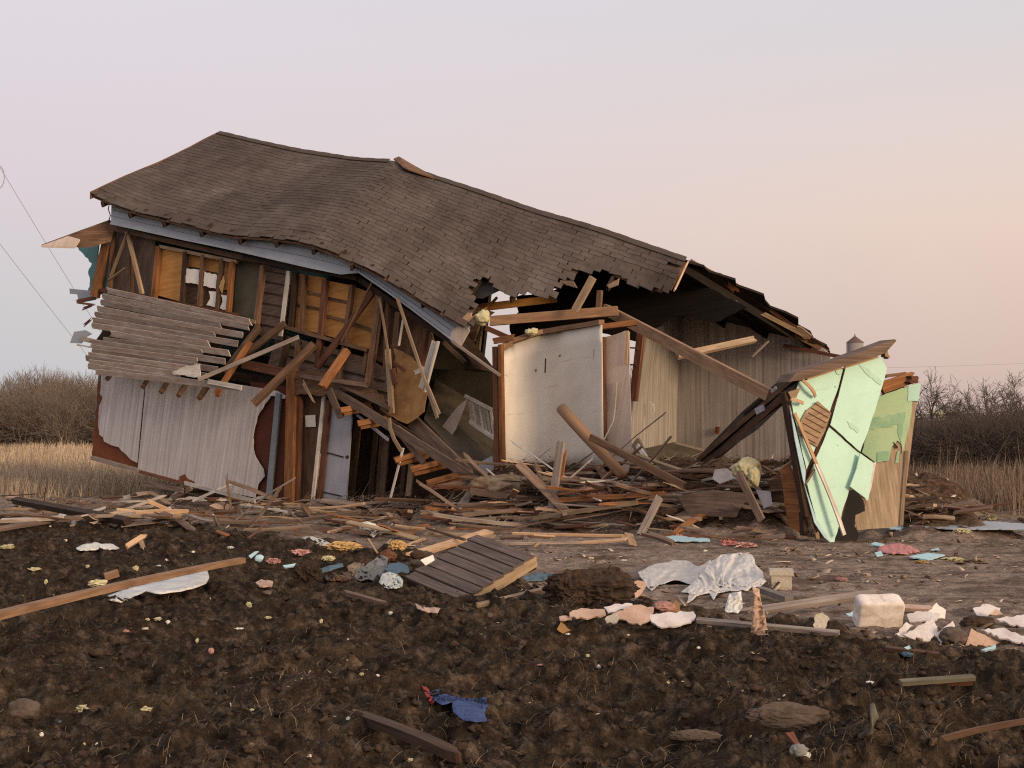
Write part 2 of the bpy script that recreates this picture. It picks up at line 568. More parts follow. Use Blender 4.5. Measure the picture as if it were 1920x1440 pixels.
mat_strand('drygrass', (0.21, 0.155, 0.11, 1), (0.46, 0.36, 0.26, 1))
mat_strand('tallgrass', (0.085, 0.058, 0.043, 1), (0.21, 0.155, 0.115, 1))
mat_strand('straw', (0.035, 0.023, 0.014, 1), (0.24, 0.17, 0.10, 1))
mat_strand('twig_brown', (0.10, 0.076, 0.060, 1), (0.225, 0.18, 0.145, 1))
mat_strand('twig_dark', (0.045, 0.036, 0.032, 1), (0.110, 0.089, 0.080, 1))  # lightened slightly, haze put into the twig colour
mat_strand('sliver', (0.045, 0.026, 0.016, 1), (0.46, 0.33, 0.22, 1))
mat_strand('chip', (0.10, 0.06, 0.035, 1), (0.55, 0.44, 0.34, 1))
mat_strand('wire', (0.24, 0.23, 0.235, 1), (0.26, 0.25, 0.255, 1))


# ------------------------------------------------------------------ mesh builder
class MB:
    def __init__(self):
        self.v, self.f, self.uv, self.r = [], [], [], []

    def face(self, idx, uvs, r):
        self.f.append(idx)
        self.uv.append(uvs)
        self.r.append(r)

    def beam(self, p0, p1, w, t, face=(0, -1, 0.0), nl=3, nw=3, jag=0.0, bend=0.0, twist=0.0, taper=1.0, r=None):
        p0, p1 = Vector(p0), Vector(p1)
        ax = p1 - p0
        Lg = ax.length
        ax /= Lg
        fc = Vector(face)
        n = fc - ax * ax.dot(fc)
        if n.length < 1e-4:
            n = ax.orthogonal()
        n.normalize()
        s = ax.cross(n)
        r = rnd.random() if r is None else r
        u0, v0 = rnd.uniform(0, 30), rnd.uniform(0, 30)
        k = len(self.v)
        m = nw + 1
        j0 = [rnd.uniform(0, jag) for _ in range(m)]
        j1 = [rnd.uniform(0, jag) for _ in range(m)]
        for a in range(nl + 1):
            q = a / nl
            th = twist * (q - 0.5)
            nn = n * math.cos(th) + s * math.sin(th)
            ss = s * math.cos(th) - n * math.sin(th)
            c0 = p0 + ax * (Lg * q) + n * (bend * 4 * q * (1 - q))
            ww = w * (1 + (taper - 1) * q)
            for side in (1, -1):
                rg = range(m) if side == 1 else range(m - 1, -1, -1)
                for i in rg:
                    c = c0 + ss * (ww * (i / nw - 0.5)) + nn * (t * 0.5 * side)
                    if a == 0:
                        c = c + ax * j0[i]
                    if a == nl:
                        c = c - ax * j1[i]
                    self.v.append(c)
        R = 2 * m
        per = [w * i / nw for i in range(m)]
        lat = per + [w + t + x for x in per]
        lat.append(2 * w + 2 * t)
        for a in range(nl):
            for i in range(R):
                j = (i + 1) % R
                A, B = k + a * R + i, k + a * R + j
                C, D = k + (a + 1) * R + j, k + (a + 1) * R + i
                ua, ub = u0 + Lg * a / nl, u0 + Lg * (a + 1) / nl
                va, vb = v0 + lat[i], v0 + (lat[i + 1] if i < R - 1 else lat[R])
                self.face((A, D, C, B), ((ua, va), (ub, va), (ub, vb), (ua, vb)), r)
        for a, flip in ((0, False), (nl, True)):
            for i in range(nw):
                f0, f1 = k + a * R + i, k + a * R + i + 1
                b1, b0 = k + a * R + (R - 1 - i - 1), k + a * R + (R - 1 - i)
                q = (f0, f1, b1, b0)
                self.face(q if not flip else q[::-1], ((u0, v0), (u0, v0 + .03), (u0 + .03, v0 + .03), (u0 + .03, v0)), r)
        return self

    def box(self, c, sx, sy, sz, rot=0.0):
        c = Vector(c)
        d = Vector((math.cos(rot), math.sin(rot), 0)) * (sx / 2)
        return self.beam(c - d, c + d, sy, sz, face=(0, 0, 1), nl=1, nw=1)

    def slab(self, pts, thick, d=None, au=(0.8, -0.6, 0), av=(0, 0, 1), r=None):
        """polygon (list of points) given thickness along d (away from the viewer by default)"""
        pts = [Vector(p) for p in pts]
        nrm = Vector((0, 0, 0))
        for i in range(len(pts)):
            a, b = pts[i], pts[(i + 1) % len(pts)]
            nrm += a.cross(b)
        nrm.normalize()
        cen = sum(pts, Vector()) / len(pts)
        if d is None:
            d = nrm if nrm.dot(cen - ORG) > 0 else -nrm
        d = Vector(d).normalized()
        if nrm.dot(d) > 0:
            pts = pts[::-1]
        au, av = Vector(au), Vector(av)
        r = rnd.random() if r is None else r
        k = len(self.v)
        n = len(pts)
        self.v += pts + [p + d * thick for p in pts]
        U = lambda p: (p.dot(au) + 50, p.dot(av) + 50)
        for tri in tessellate_polygon([pts]):
            a, b, c = tri
            nn = (pts[b] - pts[a]).cross(pts[c] - pts[a])
            if nn.dot(d) > 0:
                a, b, c = c, b, a
            self.face((k + a, k + b, k + c), (U(pts[a]), U(pts[b]), U(pts[c])), r)
            self.face((k + n + c, k + n + b, k + n + a), (U(pts[c]), U(pts[b]), U(pts[a])), r)
        for i in range(n):
            j = (i + 1) % n
            ua, ub = U(pts[i]), U(pts[j])
            self.face((k + j, k + i, k + n + i, k + n + j), (ub, ua, (ua[0] + thick, ua[1]), (ub[0] + thick, ub[1])), r)
        return self

    def grid(self, P, thick, d, closed=True):
        """P[i][j] of points -> sheet with thickness along vector d"""
        ni, nj = len(P), len(P[0])
        k = len(self.v)
        d = Vector(d)
        for lay in (0, 1):
            for i in range(ni):
                for j in range(nj):
                    self.v.append(P[i][j] + d * (thick * lay))
        r = rnd.random()
        L0 = (P[-1][0] - P[0][0]).length / max(1, ni - 1)
        L1 = (P[0][-1] - P[0][0]).length / max(1, nj - 1)
        ix = lambda lay, i, j: k + lay * ni * nj + i * nj + j
        for i in range(ni - 1):
            for j in range(nj - 1):
                uv = ((i * L0, j * L1), ((i + 1) * L0, j * L1), ((i + 1) * L0, (j + 1) * L1), (i * L0, (j + 1) * L1))
                self.face((ix(0, i, j), ix(0, i + 1, j), ix(0, i + 1, j + 1), ix(0, i, j + 1)), uv, r)
                self.face((ix(1, i, j + 1), ix(1, i + 1, j + 1), ix(1, i + 1, j), ix(1, i, j)), uv[::-1], r)
        ring = [(i, 0) for i in range(ni)] + [(ni - 1, j) for j in range(1, nj)] + [(i, nj - 1) for i in range(ni - 2, -1, -1)] + [(0, j) for j in range(nj - 2, 0, -1)]
        for a in range(len(ring)):
            p, q = ring[a], ring[(a + 1) % len(ring)]
            self.face((ix(0, *q), ix(0, *p), ix(1, *p), ix(1, *q)), ((0, 0), (.1, 0), (.1, .02), (0, .02)), r)
        return self

    def blob(self, c, rad, sub=3, amp=0.25, freq=2.0, ridged=0.0, seed=0, rot=0.0, flat=None):
        """lumpy closed body: an icosphere pushed about by noise"""
        bm = bmesh.new()
        bmesh.ops.create_icosphere(bm, subdivisions=sub, radius=1.0)
        co = np.array([v.co[:] for v in bm.verts])
        fs = [[v.index for v in f.verts] for f in bm.faces]
        bm.free()
        s = co * freq + seed * 13.7
        nz = fbm(s[:, 0], s[:, 1], s[:, 2], o=3)
        if ridged:
            q = s * 1.7
            nz = nz * (1 - ridged) + ridged * (1 - 2.2 * np.abs(fbm(q[:, 0] + 3, q[:, 1], q[:, 2], o=3)))
        co = co * (1 + amp * nz)[:, None]
        if flat is not None:
            co[:, 2] = np.maximum(co[:, 2], flat)
        co = co * np.array(rad)
        cr, sr = math.cos(rot), math.sin(rot)
        x = co[:, 0] * cr - co[:, 1] * sr
        y = co[:, 0] * sr + co[:, 1] * cr
        k = len(self.v)
        r = rnd.random()
        c = Vector(c)
        self.v += [c + Vector((a, b, d)) for a, b, d in zip(x, y, co[:, 2])]
        for f in fs:
            self.face(tuple(k + i for i in f), tuple((co[i][0], co[i][2]) for i in f), r)
        return self

    def tube(self, pts, rad, n=6):
        pts = [Vector(p) for p in pts]
        k = len(self.v)
        r = rnd.random()
        for i, p in enumerate(pts):
            t = (pts[min(i + 1, len(pts) - 1)] - pts[max(i - 1, 0)]).normalized()
            a = t.orthogonal().normalized()
            b = t.cross(a)
            rr = rad[i] if isinstance(rad, (list, tuple)) else rad
            for j in range(n):
                th = 2 * math.pi * j / n
                self.v.append(p + a * (rr * math.cos(th)) + b * (rr * math.sin(th)))
        for i in range(len(pts) - 1):
            for j in range(n):
                q = (j + 1) % n
                self.face((k + i * n + j, k + i * n + q, k + (i + 1) * n + q, k + (i + 1) * n + j),
                          ((i * .1, j * .05), (i * .1, j * .05 + .05), (i * .1 + .1, j * .05 + .05), (i * .1 + .1, j * .05)), r)
        self.face(tuple(k + j for j in range(n))[::-1], tuple((0, 0) for _ in range(n)), r)
        e = k + (len(pts) - 1) * n
        self.face(tuple(e + j for j in range(n)), tuple((0, 0) for _ in range(n)), r)
        return self

    def build(self, name, mat, parent=None, smooth=False):
        xs = [p.x for p in self.v]
        ys = [p.y for p in self.v]
        zs = [p.z for p in self.v]
        org = Vector(((min(xs) + max(xs)) / 2, (min(ys) + max(ys)) / 2, min(zs)))
        me = bpy.data.meshes.new(name)
        me.from_pydata([tuple(p - org) for p in self.v], [], self.f)
        uvl = me.uv_layers.new(name='UVMap')
        flat = [c for fu in self.uv for u in fu for c in u]
        uvl.data.foreach_set('uv', flat)
        at = me.attributes.new('rnd', 'FLOAT', 'FACE')
        at.data.foreach_set('value', self.r)
        me.materials.append(_M[mat])
        if smooth:
            me.polygons.foreach_set('use_smooth', [True] * len(me.polygons))
        o = bpy.data.objects.new(name, me)
        COL.objects.link(o)
        place(o, org, parent)
        return o


_W = {}


def place(o, w, parent=None):
    _W[o.name] = Vector(w)
    if parent is not None:
        o.parent = parent
        o.location = Vector(w) - _W[parent.name]
    else:
        o.location = w


def tag(o, label, cat, group=None, kind=None):
    o['label'] = label
    o['category'] = cat
    if group:
        o['group'] = group
    if kind:
        o['kind'] = kind
    return o


def root(name, loc, label, cat, group=None):
    o = bpy.data.objects.new(name, None)
    o.empty_display_size = 0.3
    COL.objects.link(o)
    place(o, Vector(loc))
    return tag(o, label, cat, group)


def torn(poly, amp, step=9, closed=True, skip=()):
    """subdivide a pixel outline and jitter it so that it reads as a torn edge; edges listed in skip stay straight"""
    out = []
    n = len(poly)
    for i in range(n):
        a, b = poly[i], poly[(i + 1) % n]
        out.append(a)
        if i in skip:
            continue
        d = math.hypot(b[0] - a[0], b[1] - a[1])
        k = int(d / step)
        for j in range(1, k):
            q = j / k
            nx, ny = -(b[1] - a[1]) / d, (b[0] - a[0]) / d
            e = rnd.uniform(-amp, amp)
            out.append((a[0] + (b[0] - a[0]) * q + nx * e, a[1] + (b[1] - a[1]) * q + ny * e))
    return out


def np_mesh(name, verts, faces, rv, mat, kind=None):
    """big meshes: verts (N,3), faces (M,k) arrays, per-face random value"""
    me = bpy.data.meshes.new(name)
    n, k = faces.shape
    me.vertices.add(len(verts))
    me.vertices.foreach_set('co', verts.astype(np.float32).ravel())
    me.loops.add(n * k)
    me.loops.foreach_set('vertex_index', faces.astype(np.int32).ravel())
    me.polygons.add(n)
    me.polygons.foreach_set('loop_start', np.arange(0, n * k, k, dtype=np.int32))
    me.update(calc_edges=True)
    at = me.attributes.new('rnd', 'FLOAT', 'FACE')
    at.data.foreach_set('value', np.asarray(rv, np.float32))
    me.materials.append(_M[mat])
    o = bpy.data.objects.new(name, me)
    COL.objects.link(o)
    _W[o.name] = Vector((0, 0, 0))
    if kind:
        o['kind'] = kind
    return o


# ------------------------------------------------------------------ ground sheet
def build_ground():
    ys = [-80, -30, -12, -5, 0, 2, 3.2, 4.2]
    y = 4.6
    while y < 36:
        ys.append(y)
        y *= 1.0052
    while y < 3500:
        ys.append(y)
        y *= 1.10
    ss = [-30, -12, -5, -2.5, -1.4, -0.9, -0.65]
    ss += list(np.arange(-0.50, 0.5001, 0.0019)) + [0.65, 0.9, 1.4, 2.5, 5, 12, 30]
    ys, ss = np.array(ys), np.array(ss)
    w = np.maximum(ys, 4.6)
    X = w[:, None] * ss[None, :]
    Yy = np.repeat(ys[:, None], len(ss), 1)
    Z = gz(X, Yy)
    far = sstep(np.hypot(X, Yy), 200, 1200)
    Z = Z - 0.0 * far
    verts = np.stack([X, Yy, Z], -1).reshape(-1, 3)
    ni, nj = X.shape
    idx = np.arange(ni * nj).reshape(ni, nj)
    faces = np.stack([idx[:-1, :-1], idx[:-1, 1:], idx[1:, 1:], idx[1:, :-1]], -1).reshape(-1, 4)
    o = np_mesh('ground', verts, faces, np.zeros(len(faces)), 'ground', 'structure')
    me = o.data
    for nm, arr in (('soil', soil_mask(X, Yy)), ('grassy', grass_mask(X, Yy) * (1 - sstep(heap_h(X, Yy), 0.02, 0.2))), ('heap', sstep(heap_h(X, Yy), 0.05, 0.3))):
        a = me.attributes.new(nm, 'FLOAT', 'POINT')
        a.data.foreach_set('value', arr.astype(np.float32).ravel())
    me.polygons.foreach_set('use_smooth', [True] * len(me.polygons))


build_ground()


def in_house(x, y):
    o = y - 25.25 + 0.75 * x
    al = 0.8 * x - 0.6 * y
    return (o > -1.5) & (o < 8.8) & (al > -26.6) & (al < -9.0)
# ==================================================================== HOUSE
house = root('collapsed_house', (-3.0, 28.5, 0.0),
             'collapsed two-storey house with a sagging brown shingled roof and its front wall torn off', 'house')
BACK = Vector((0.6, 0.8, 0.0))          # from the front wall towards the back of the house
FRONT = -BACK
ALONG = Vector((0.8, -0.6, 0.0))


def part(name, mb, mat, parent=None, label=None, smooth=False):
    o = mb.build(name, mat, parent if parent is not None else house, smooth)
    if label:
        o['label'] = label
    return o


def HP(poly, off=0.0):
    return [H(x, y, off) for x, y in poly]


def hslab(name, poly, off, thick, mat, parent=None, label=None, amp=0, step=9, skip=(), av=(-0.08, 0.06, 1), au=(0.8, -0.6, -0.2)):
    p = torn(poly, amp, step, skip=skip) if amp else poly
    return part(name, MB().slab(HP(p, off), thick, BACK, au=au, av=av), mat, parent, label)


def hbeam(mb, x0, y0, x1, y1, wpx, t=0.09, off=0.0, off1=None, jag=0.0, bend=0.0, nl=3, nw=3, face=FRONT, twist=0.0, taper=1.0):
    """timber seen wpx photo pixels wide between two photo points"""
    off1 = off if off1 is None else off1
    p0, p1 = H(x0, y0, off), H(x1, y1, off1)
    w = wpx * 0.5 * (p0.y + p1.y) / FPX
    return mb.beam(p0, p1, w, t, face=face, nl=nl, nw=nw, jag=jag, bend=bend, twist=twist, taper=taper)


# ---------------------------------------------------------------- roof
R_PX = [(413, 248), (480, 264), (560, 281), (620, 290), (660, 297), (705, 300), (745, 301), (800, 326), (850, 342), (900, 358), (950, 375), (1000, 393),
        (1050, 407), (1100, 421), (1150, 437), (1200, 455), (1245, 470), (1288, 485)]
E_PX = [(170, 362), (240, 392), (345, 418), (430, 440), (480, 441), (535, 447), (585, 456), (660, 488), (710, 512), (775, 552), (815, 578), (862, 604),
        (910, 630), (965, 656), (1015, 680), (1060, 697), (1105, 712), (1145, 726)]
S_KEY = np.linspace(0, 1, len(R_PX))
R3 = np.array([H(x, y, 4.0 - 0.3 * i / 17) for i, (x, y) in enumerate(R_PX)])
E3 = np.array([H(x, y, -0.45) for x, y in E_PX])
S_ARC = np.concatenate([[0], np.cumsum(np.linalg.norm(np.diff(R3, axis=0), axis=1))])
LROOF = S_ARC[-1]
S_ARC = S_ARC / LROOF
_sg = np.linspace(0, 1, 241)
_ker = np.hanning(19)
_ker /= _ker.sum()


def _smooth(P):
    Q = np.stack([np.interp(_sg, S_ARC, P[:, k]) for k in range(3)], 1)
    E0, E1 = 2 * Q[0] - Q[9:0:-1], 2 * Q[-1] - Q[-2:-11:-1]
    Q = np.concatenate([E0, Q, E1])
    return np.stack([np.convolve(Q[:, k], _ker, 'valid') for k in range(3)], 1)


R3, E3 = _smooth(R3), _smooth(E3)
S_ARC = _sg


def curve(P, s):
    return Vector([float(np.interp(s, S_ARC, P[:, k])) for k in range(3)])


def roof_pt(s, t, lift=0.0):
    """s along the ridge 0..1, t down the slope in 0..1"""
    a, b = curve(R3, s), curve(E3, s)
    p = a.lerp(b, t)
    dn = (b - a).normalized()
    al = (curve(R3, min(1, s + 0.02)) - curve(R3, max(0, s - 0.02))).normalized()
    n = al.cross(dn)
    if n.z < 0:
        n = -n
    n.normalize()
    sag = 0.05 * float(vnoise(np.array([s * 9.0]), np.array([t * 4.0 + 3]))[0]) * math.sin(math.pi * min(1, t * 1.0)) \
        - 0.03 * math.exp(-((s - 0.23) / 0.07) ** 2) * math.sin(math.pi * t) + 0.03 * math.exp(-((s - 0.33) / 0.05) ** 2) * math.sin(math.pi * t)
    return p + n * (sag + lift), n


OUT = [(405, 238), (560, 270), (660, 286), (745, 290), (800, 314), (900, 345), (1000, 380), (1100, 408), (1200, 443), (1294, 475), (1303, 507), (1268, 547),
       (1228, 541), (1205, 533), (1165, 518), (1140, 505), (1118, 502), (1105, 508), (1090, 500), (1078, 509), (1062, 520), (1046, 528), (1040, 545),
       (1030, 560), (985, 540), (975, 553), (955, 549), (940, 540), (912, 520), (904, 512), (893, 520), (884, 545), (888, 572), (880, 604), (862, 612), (800, 578), (740, 545), (690, 514),
       (640, 486), (580, 464), (520, 453), (450, 447), (400, 438), (300, 414), (213, 391), (160, 368)]


def build_roof():
    deck = MB()
    NS, NT = 84, 26
    keep = {}
    pts = {}
    for i in range(NS + 1):
        for j in range(NT + 1):
            p, n = roof_pt(i / NS, j / NT, -0.06)
            pts[i, j] = (p, n)
    for i in range(NS):
        for j in range(NT):
            c = (pts[i, j][0] + pts[i + 1, j + 1][0]) * 0.5
            x, y = proj(c)
            keep[i, j] = inpoly(x, y, OUT)
    idx = {}

    def vid(i, j, lay):
        if (i, j, lay) not in idx:
            p, n = pts[i, j]
            idx[i, j, lay] = len(deck.v)
            deck.v.append(p - n * (0.03 * lay))
        return idx[i, j, lay]
    for (i, j), k in keep.items():
        if not k:
            continue
        r = rnd.random()
        q = [(i, j), (i, j + 1), (i + 1, j + 1), (i + 1, j)]
        uv = [(a * 0.16, b * 0.16) for a, b in q]
        deck.face(tuple(vid(a, b, 0) for a, b in q), uv, r)
        deck.face(tuple(vid(a, b, 1) for a, b in q[::-1]), uv[::-1], r)
        for (a, b), nb in (((0, 1), (i - 1, j)), ((1, 2), (i, j + 1)), ((2, 3), (i + 1, j)), ((3, 0), (i, j - 1))):
            if not keep.get(nb, False):
                A, B = q[a], q[b]
                deck.face((vid(*B, 0), vid(*A, 0), vid(*A, 1), vid(*B, 1)), ((0, 0), (.16, 0), (.16, .03), (0, .03)), r)
    roof = part('roof', deck, 'w_brown')
    # shingle tabs, course by course
    sh = MB()
    NC = 30
    TAB = 0.30
    for c in range(NC):
        t0, t1 = c / NC, (c + 1.12) / NC
        nt = int(LROOF / TAB)
        for k in range(-1, nt + 1):
            s0 = (k + (0.5 if c % 2 else 0) + rnd.uniform(-0.03, 0.03)) / nt
            s1 = s0 + 0.965 / nt
            s0, s1 = max(0, s0), min(1, s1)
            if s1 - s0 < 0.2 / nt:
                continue
            pm, nm = roof_pt((s0 + s1) / 2, min(1, (t0 + t1) / 2 - 0.004), 0.01)
            x, y = proj(pm)
            if not inpoly(x, y, OUT):
                continue
            if rnd.random() < (0.03 if y > 470 and x > 850 else 0):
                continue
            edge = not inpoly(x - 12, y + 26, OUT)
            droop = rnd.uniform(0.0, 0.05) if edge else rnd.uniform(0, 0.004)
            sk = rnd.uniform(-0.006, 0.006)
            r = rnd.random()
            q = []
            for (s, t, l) in ((s0, t0, 0.003), (s1, t0, 0.003), (s1, min(1.0, t1 + sk), 0.012), (s0, min(1.0, t1 - sk), 0.012)):
                p, n = roof_pt(s, t, l - (droop if t > t0 else 0))
                q.append((p, n, (s * LROOF, t * 4.2)))
            kk = len(sh.v)
            sh.v += [a for a, n, u in q] + [a - n * 0.012 for a, n, u in q]
            us = [u for a, n, u in q]
            sh.face((kk, kk + 3, kk + 2, kk + 1), (us[0], us[3], us[2], us[1]), r)
            sh.face((kk + 4, kk + 5, kk + 6, kk + 7), us, r)
            for a in range(4):
                b = (a + 1) % 4
                sh.face((kk + a, kk + b, kk + 4 + b, kk + 4 + a), (us[a], us[b], us[b], us[a]), r)
    part('shingles', sh, 'shingle', roof)
    # rafters under the near slope, tails showing below the eave
    for s in np.linspace(0.03, 0.97, 15):
        tend = 1.0
        for t in np.linspace(0.2, 1.0, 17):
            x, y = proj(roof_pt(s, t)[0])
            if not inpoly(x, y, OUT):
                tend = t
                break
        tend = min(1.0, tend + (0.0 if s < 0.5 else rnd.uniform(-0.05, 0.2)))
        a, n = roof_pt(s, 0.01, -0.14)
        b, n2 = roof_pt(s, tend, -0.13)
        if s < 0.55:
            b = b + (b - a).normalized() * 0.05
        part('rafter', MB().beam(a, b, 0.05, 0.12, face=n, jag=0.1 if s > 0.5 else 0), 'w_dark', roof)
    # ridge cap, with the lifted flap
    cap = MB()
    for i in range(58):
        s = i / 58
        if 0.40 < s < 0.47:
            continue
        if s >= 0.47 and cap.v and i == 28:
            part('ridge_cap', cap, 'shingle', roof)
            cap = MB()
        a, n = roof_pt(s, 0.0, 0.035 + 0.006 * (i % 2))
        b, n = roof_pt(min(1, s + 1.15 / 58), 0.0, 0.035 + 0.006 * (i % 2))
        c, _ = roof_pt(s, 0.035, 0.03)
        d, _ = roof_pt(min(1, s + 1.15 / 58), 0.035, 0.03)
        cap.grid([[a, c], [b, d]], 0.012, -n)
    part('ridge_cap', cap, 'shingle', roof)
    fl = MB()
    fl.grid([[H(738, 297, 3.9), H(756, 312, 3.5)], [H(748, 293, 3.95), H(766, 317, 3.5)], [H(775, 309, 3.95), H(790, 325, 3.6)], [H(806, 326, 3.9), H(815, 333, 3.7)]], 0.03, Vector((0, 0, -1)))
    part('lifted_flap', fl, 'w_brown', roof, 'curled strip of ridge board standing up from the roof')
    # dark felt where shingles are missing
    tp = MB()
    q = [(893, 516), (906, 514), (925, 530), (936, 545), (905, 560), (886, 558), (888, 540)]
    tp.slab([H(x, y, 0.35 + (600 - y) * 0.013) for x, y in q], 0.01, BACK)
    part('felt_patch', tp, 'p_tar', roof)
    # left barge edge
    bg = MB()
    P = []
    for j in range(9):
        p, n = roof_pt(0.0, j / 8, 0.0)
        P.append([p + Vector((-0.02, 0.015, 0.03)), p + Vector((-0.02, 0.015, -0.13))])
    bg.grid(P, 0.03, ALONG)
    part('barge_board', bg, 'w_brown', roof)
    # far slope: seen from below at the broken end
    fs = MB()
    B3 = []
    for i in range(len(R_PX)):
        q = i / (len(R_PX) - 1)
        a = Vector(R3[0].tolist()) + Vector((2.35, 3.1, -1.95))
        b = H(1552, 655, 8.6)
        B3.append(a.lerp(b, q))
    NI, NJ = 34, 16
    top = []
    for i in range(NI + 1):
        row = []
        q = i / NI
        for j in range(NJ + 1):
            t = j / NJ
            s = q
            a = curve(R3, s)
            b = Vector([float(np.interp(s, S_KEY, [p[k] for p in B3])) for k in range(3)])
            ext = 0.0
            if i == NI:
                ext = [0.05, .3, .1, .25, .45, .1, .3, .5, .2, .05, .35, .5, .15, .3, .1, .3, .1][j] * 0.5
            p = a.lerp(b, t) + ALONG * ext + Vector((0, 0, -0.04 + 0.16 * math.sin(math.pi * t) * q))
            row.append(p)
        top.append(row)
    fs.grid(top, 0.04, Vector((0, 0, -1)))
    far = part('far_roof', fs, 'w_attic_shade', house, 'dark far slope of the roof seen from underneath at its torn end')  # underside shade carried by the near-black colour
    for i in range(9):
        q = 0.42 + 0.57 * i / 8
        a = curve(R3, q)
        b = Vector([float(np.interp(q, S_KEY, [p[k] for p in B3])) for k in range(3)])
        part('rafter', MB().beam(a + Vector((0, 0, -0.17)), b + Vector((0, 0, -0.1)), 0.05, 0.13, face=Vector((0, -0.4, 1))), 'w_attic_shade', far)
    # torn strips on the broken edge
    for (x0, y0, x1, y1, w, o0, o1, mt) in ((1290, 487, 1345, 517, 9, 3.9, 4.9, 'w_tan'), (1340, 512, 1398, 548, 12, 4.8, 5.8, 'w_red'), (1362, 528, 1384, 549, 13, 5.1, 5.5, 'w_orange'),
                                          (1392, 545, 1472, 598, 9, 5.8, 7.0, 'w_dark'), (1427, 586, 1515, 632, 8, 6.3, 7.7, 'w_tan'), (1440, 578, 1530, 640, 7, 6.5, 8.0, 'w_red'),
                                          (1490, 612, 1520, 636, 16, 7.2, 7.8, 'w_tan'), (1520, 635, 1552, 657, 12, 7.8, 8.5, 'w_dark'), (1478, 622, 1552, 660, 8, 7.4, 8.4, 'w_brown'),
                                          (1340, 578, 1386, 565, 7, 5.0, 5.2, 'w_tan'), (1290, 490, 1264, 546, 7, 3.0, 0.8, 'w_fresh')):
        part('torn_strip', hbeam(MB(), x0, y0, x1, y1, w, 0.025, o0, o1, jag=0.12, nw=4), mt, far)
    # two top plates of the back side, dropped
    part('top_plate', hbeam(MB(), 1470, 648, 1590, 672, 7, 0.05, 8.0, 8.0), 'w_red', house)


build_roof()

# ---------------------------------------------------------------- grey-blue frieze under the eave
FT = [(209, 380), (250, 391), (300, 403), (350, 417), (400, 428), (450, 437), (520, 441), (580, 451), (640, 472), (690, 497), (740, 532), (800, 566), (845, 597), (880, 618)]
FB = [(208, 418), (250, 427), (300, 438), (350, 449), (400, 459), (450, 470), (520, 486), (580, 500), (640, 512), (674, 509), (715, 537), (770, 576), (815, 610), (862, 646)]
fz = MB()
P = []
for (a, b) in zip(FT, FB):
    P.append([H(a[0], a[1] - 6, -0.12), H((a[0] + b[0]) / 2, (a[1] + b[1]) / 2, -0.16), H(b[0], b[1], -0.21)])
fz.grid(P, 0.04, BACK)
frieze = part('frieze', fz, 'p_frieze', house, 'grey-blue clapboard strip below the eave')
lip = MB()
for i in range(len(FB) - 1):
    lip.beam(H(FB[i][0], FB[i][1] + 1, -0.23), H(FB[i + 1][0], FB[i + 1][1] + 1, -0.23), 0.035, 0.05, face=FRONT, nl=1, nw=1, r=0.5)
part('edge_trim', lip, 'p_frieze', frieze)
gr = MB()
for k in (0.33, 0.64):
    for i in range(len(FB) - 1):
        a, b = FT[i], FB[i]
        c, d = FT[i + 1], FB[i + 1]
        gr.beam(H(a[0] + (b[0] - a[0]) * k, a[1] + (b[1] - a[1]) * k, -0.178), H(c[0] + (d[0] - c[0]) * k, c[1] + (d[1] - c[1]) * k, -0.178), 0.008, 0.012, face=FRONT, nl=1, nw=1, r=0.1)
part('clapboard_joint', gr, 'p_bluegrey', frieze)
# rafter tails sticking out between roof edge and frieze
for (x, y) in ((236, 386), (275, 394), (312, 403), (355, 412), (396, 421), (436, 432), (497, 440), (548, 444), (604, 457), (648, 471), (699, 498), (745, 527), (800, 562)):
    part('rafter_tail', MB().beam(H(x, y + 4, -0.34), H(x + 2, y, 0.3), 0.055, 0.13, face=(0, 0, 1)), 'w_dark', house)
part('frieze_end', MB().slab(HP([(846, 620), (866, 606), (880, 619), (864, 648), (850, 646), (843, 636)], -0.25), 0.03, BACK), 'p_beige', frieze, 'torn pale end of the clapboard strip')
part('eave_splinter', hbeam(MB(), 866, 606, 888, 585, 14, 0.03, -0.3, jag=0.1, nw=5), 'w_fresh', house)
# ---------------------------------------------------------------- porch roof and teal siding at the far left corner
pr = MB()
pr.slab([H(78, 463, -1.1), H(140, 440, -0.6), H(206, 416, -0.02), H(216, 430, 0.02), H(208, 453, -0.1), H(168, 464, -0.5)], 0.05, Vector((0, 0, 1)))
porch = part('porch_roof', pr, 'w_brown', house, 'small torn porch roof jutting out at the corner')
part('porch_soffit', MB().slab([H(77, 464, -1.15), H(128, 446, -0.72), H(150, 452, -0.66), H(141, 466, -0.75)], 0.04, Vector((0, 0, 1))), 'p_beige', porch)
hslab('teal_siding', [(143, 455), (184, 455), (184, 500), (178, 555), (166, 548), (168, 520), (165, 510), (172, 494), (160, 482), (146, 464)], 0.25, 0.03, 'p_teal', amp=1.6, step=5, label='torn scrap of teal painted siding at the house corner')
hslab('corner_board', [(130, 541), (180, 546), (178, 562), (147, 568), (145, 552), (131, 551)], 0.2, 0.03, 'p_frieze')
for (x0, y0, x1, y1, w) in ((139, 566, 186, 556, 6), (153, 580, 176, 571, 5), (142, 567, 180, 572, 4), (155, 612, 172, 598, 5)):
    part('splinter', hbeam(MB(), x0, y0, x1, y1, w, 0.02, 0.1, jag=0.12, nw=4), 'w_red', house)
part('hanging_wire', MB().tube([H(206, 377, -0.1), H(203, 392, -0.1), H(207, 404, -0.1), H(203, 417, -0.05)], 0.012), 'w_dark', house)

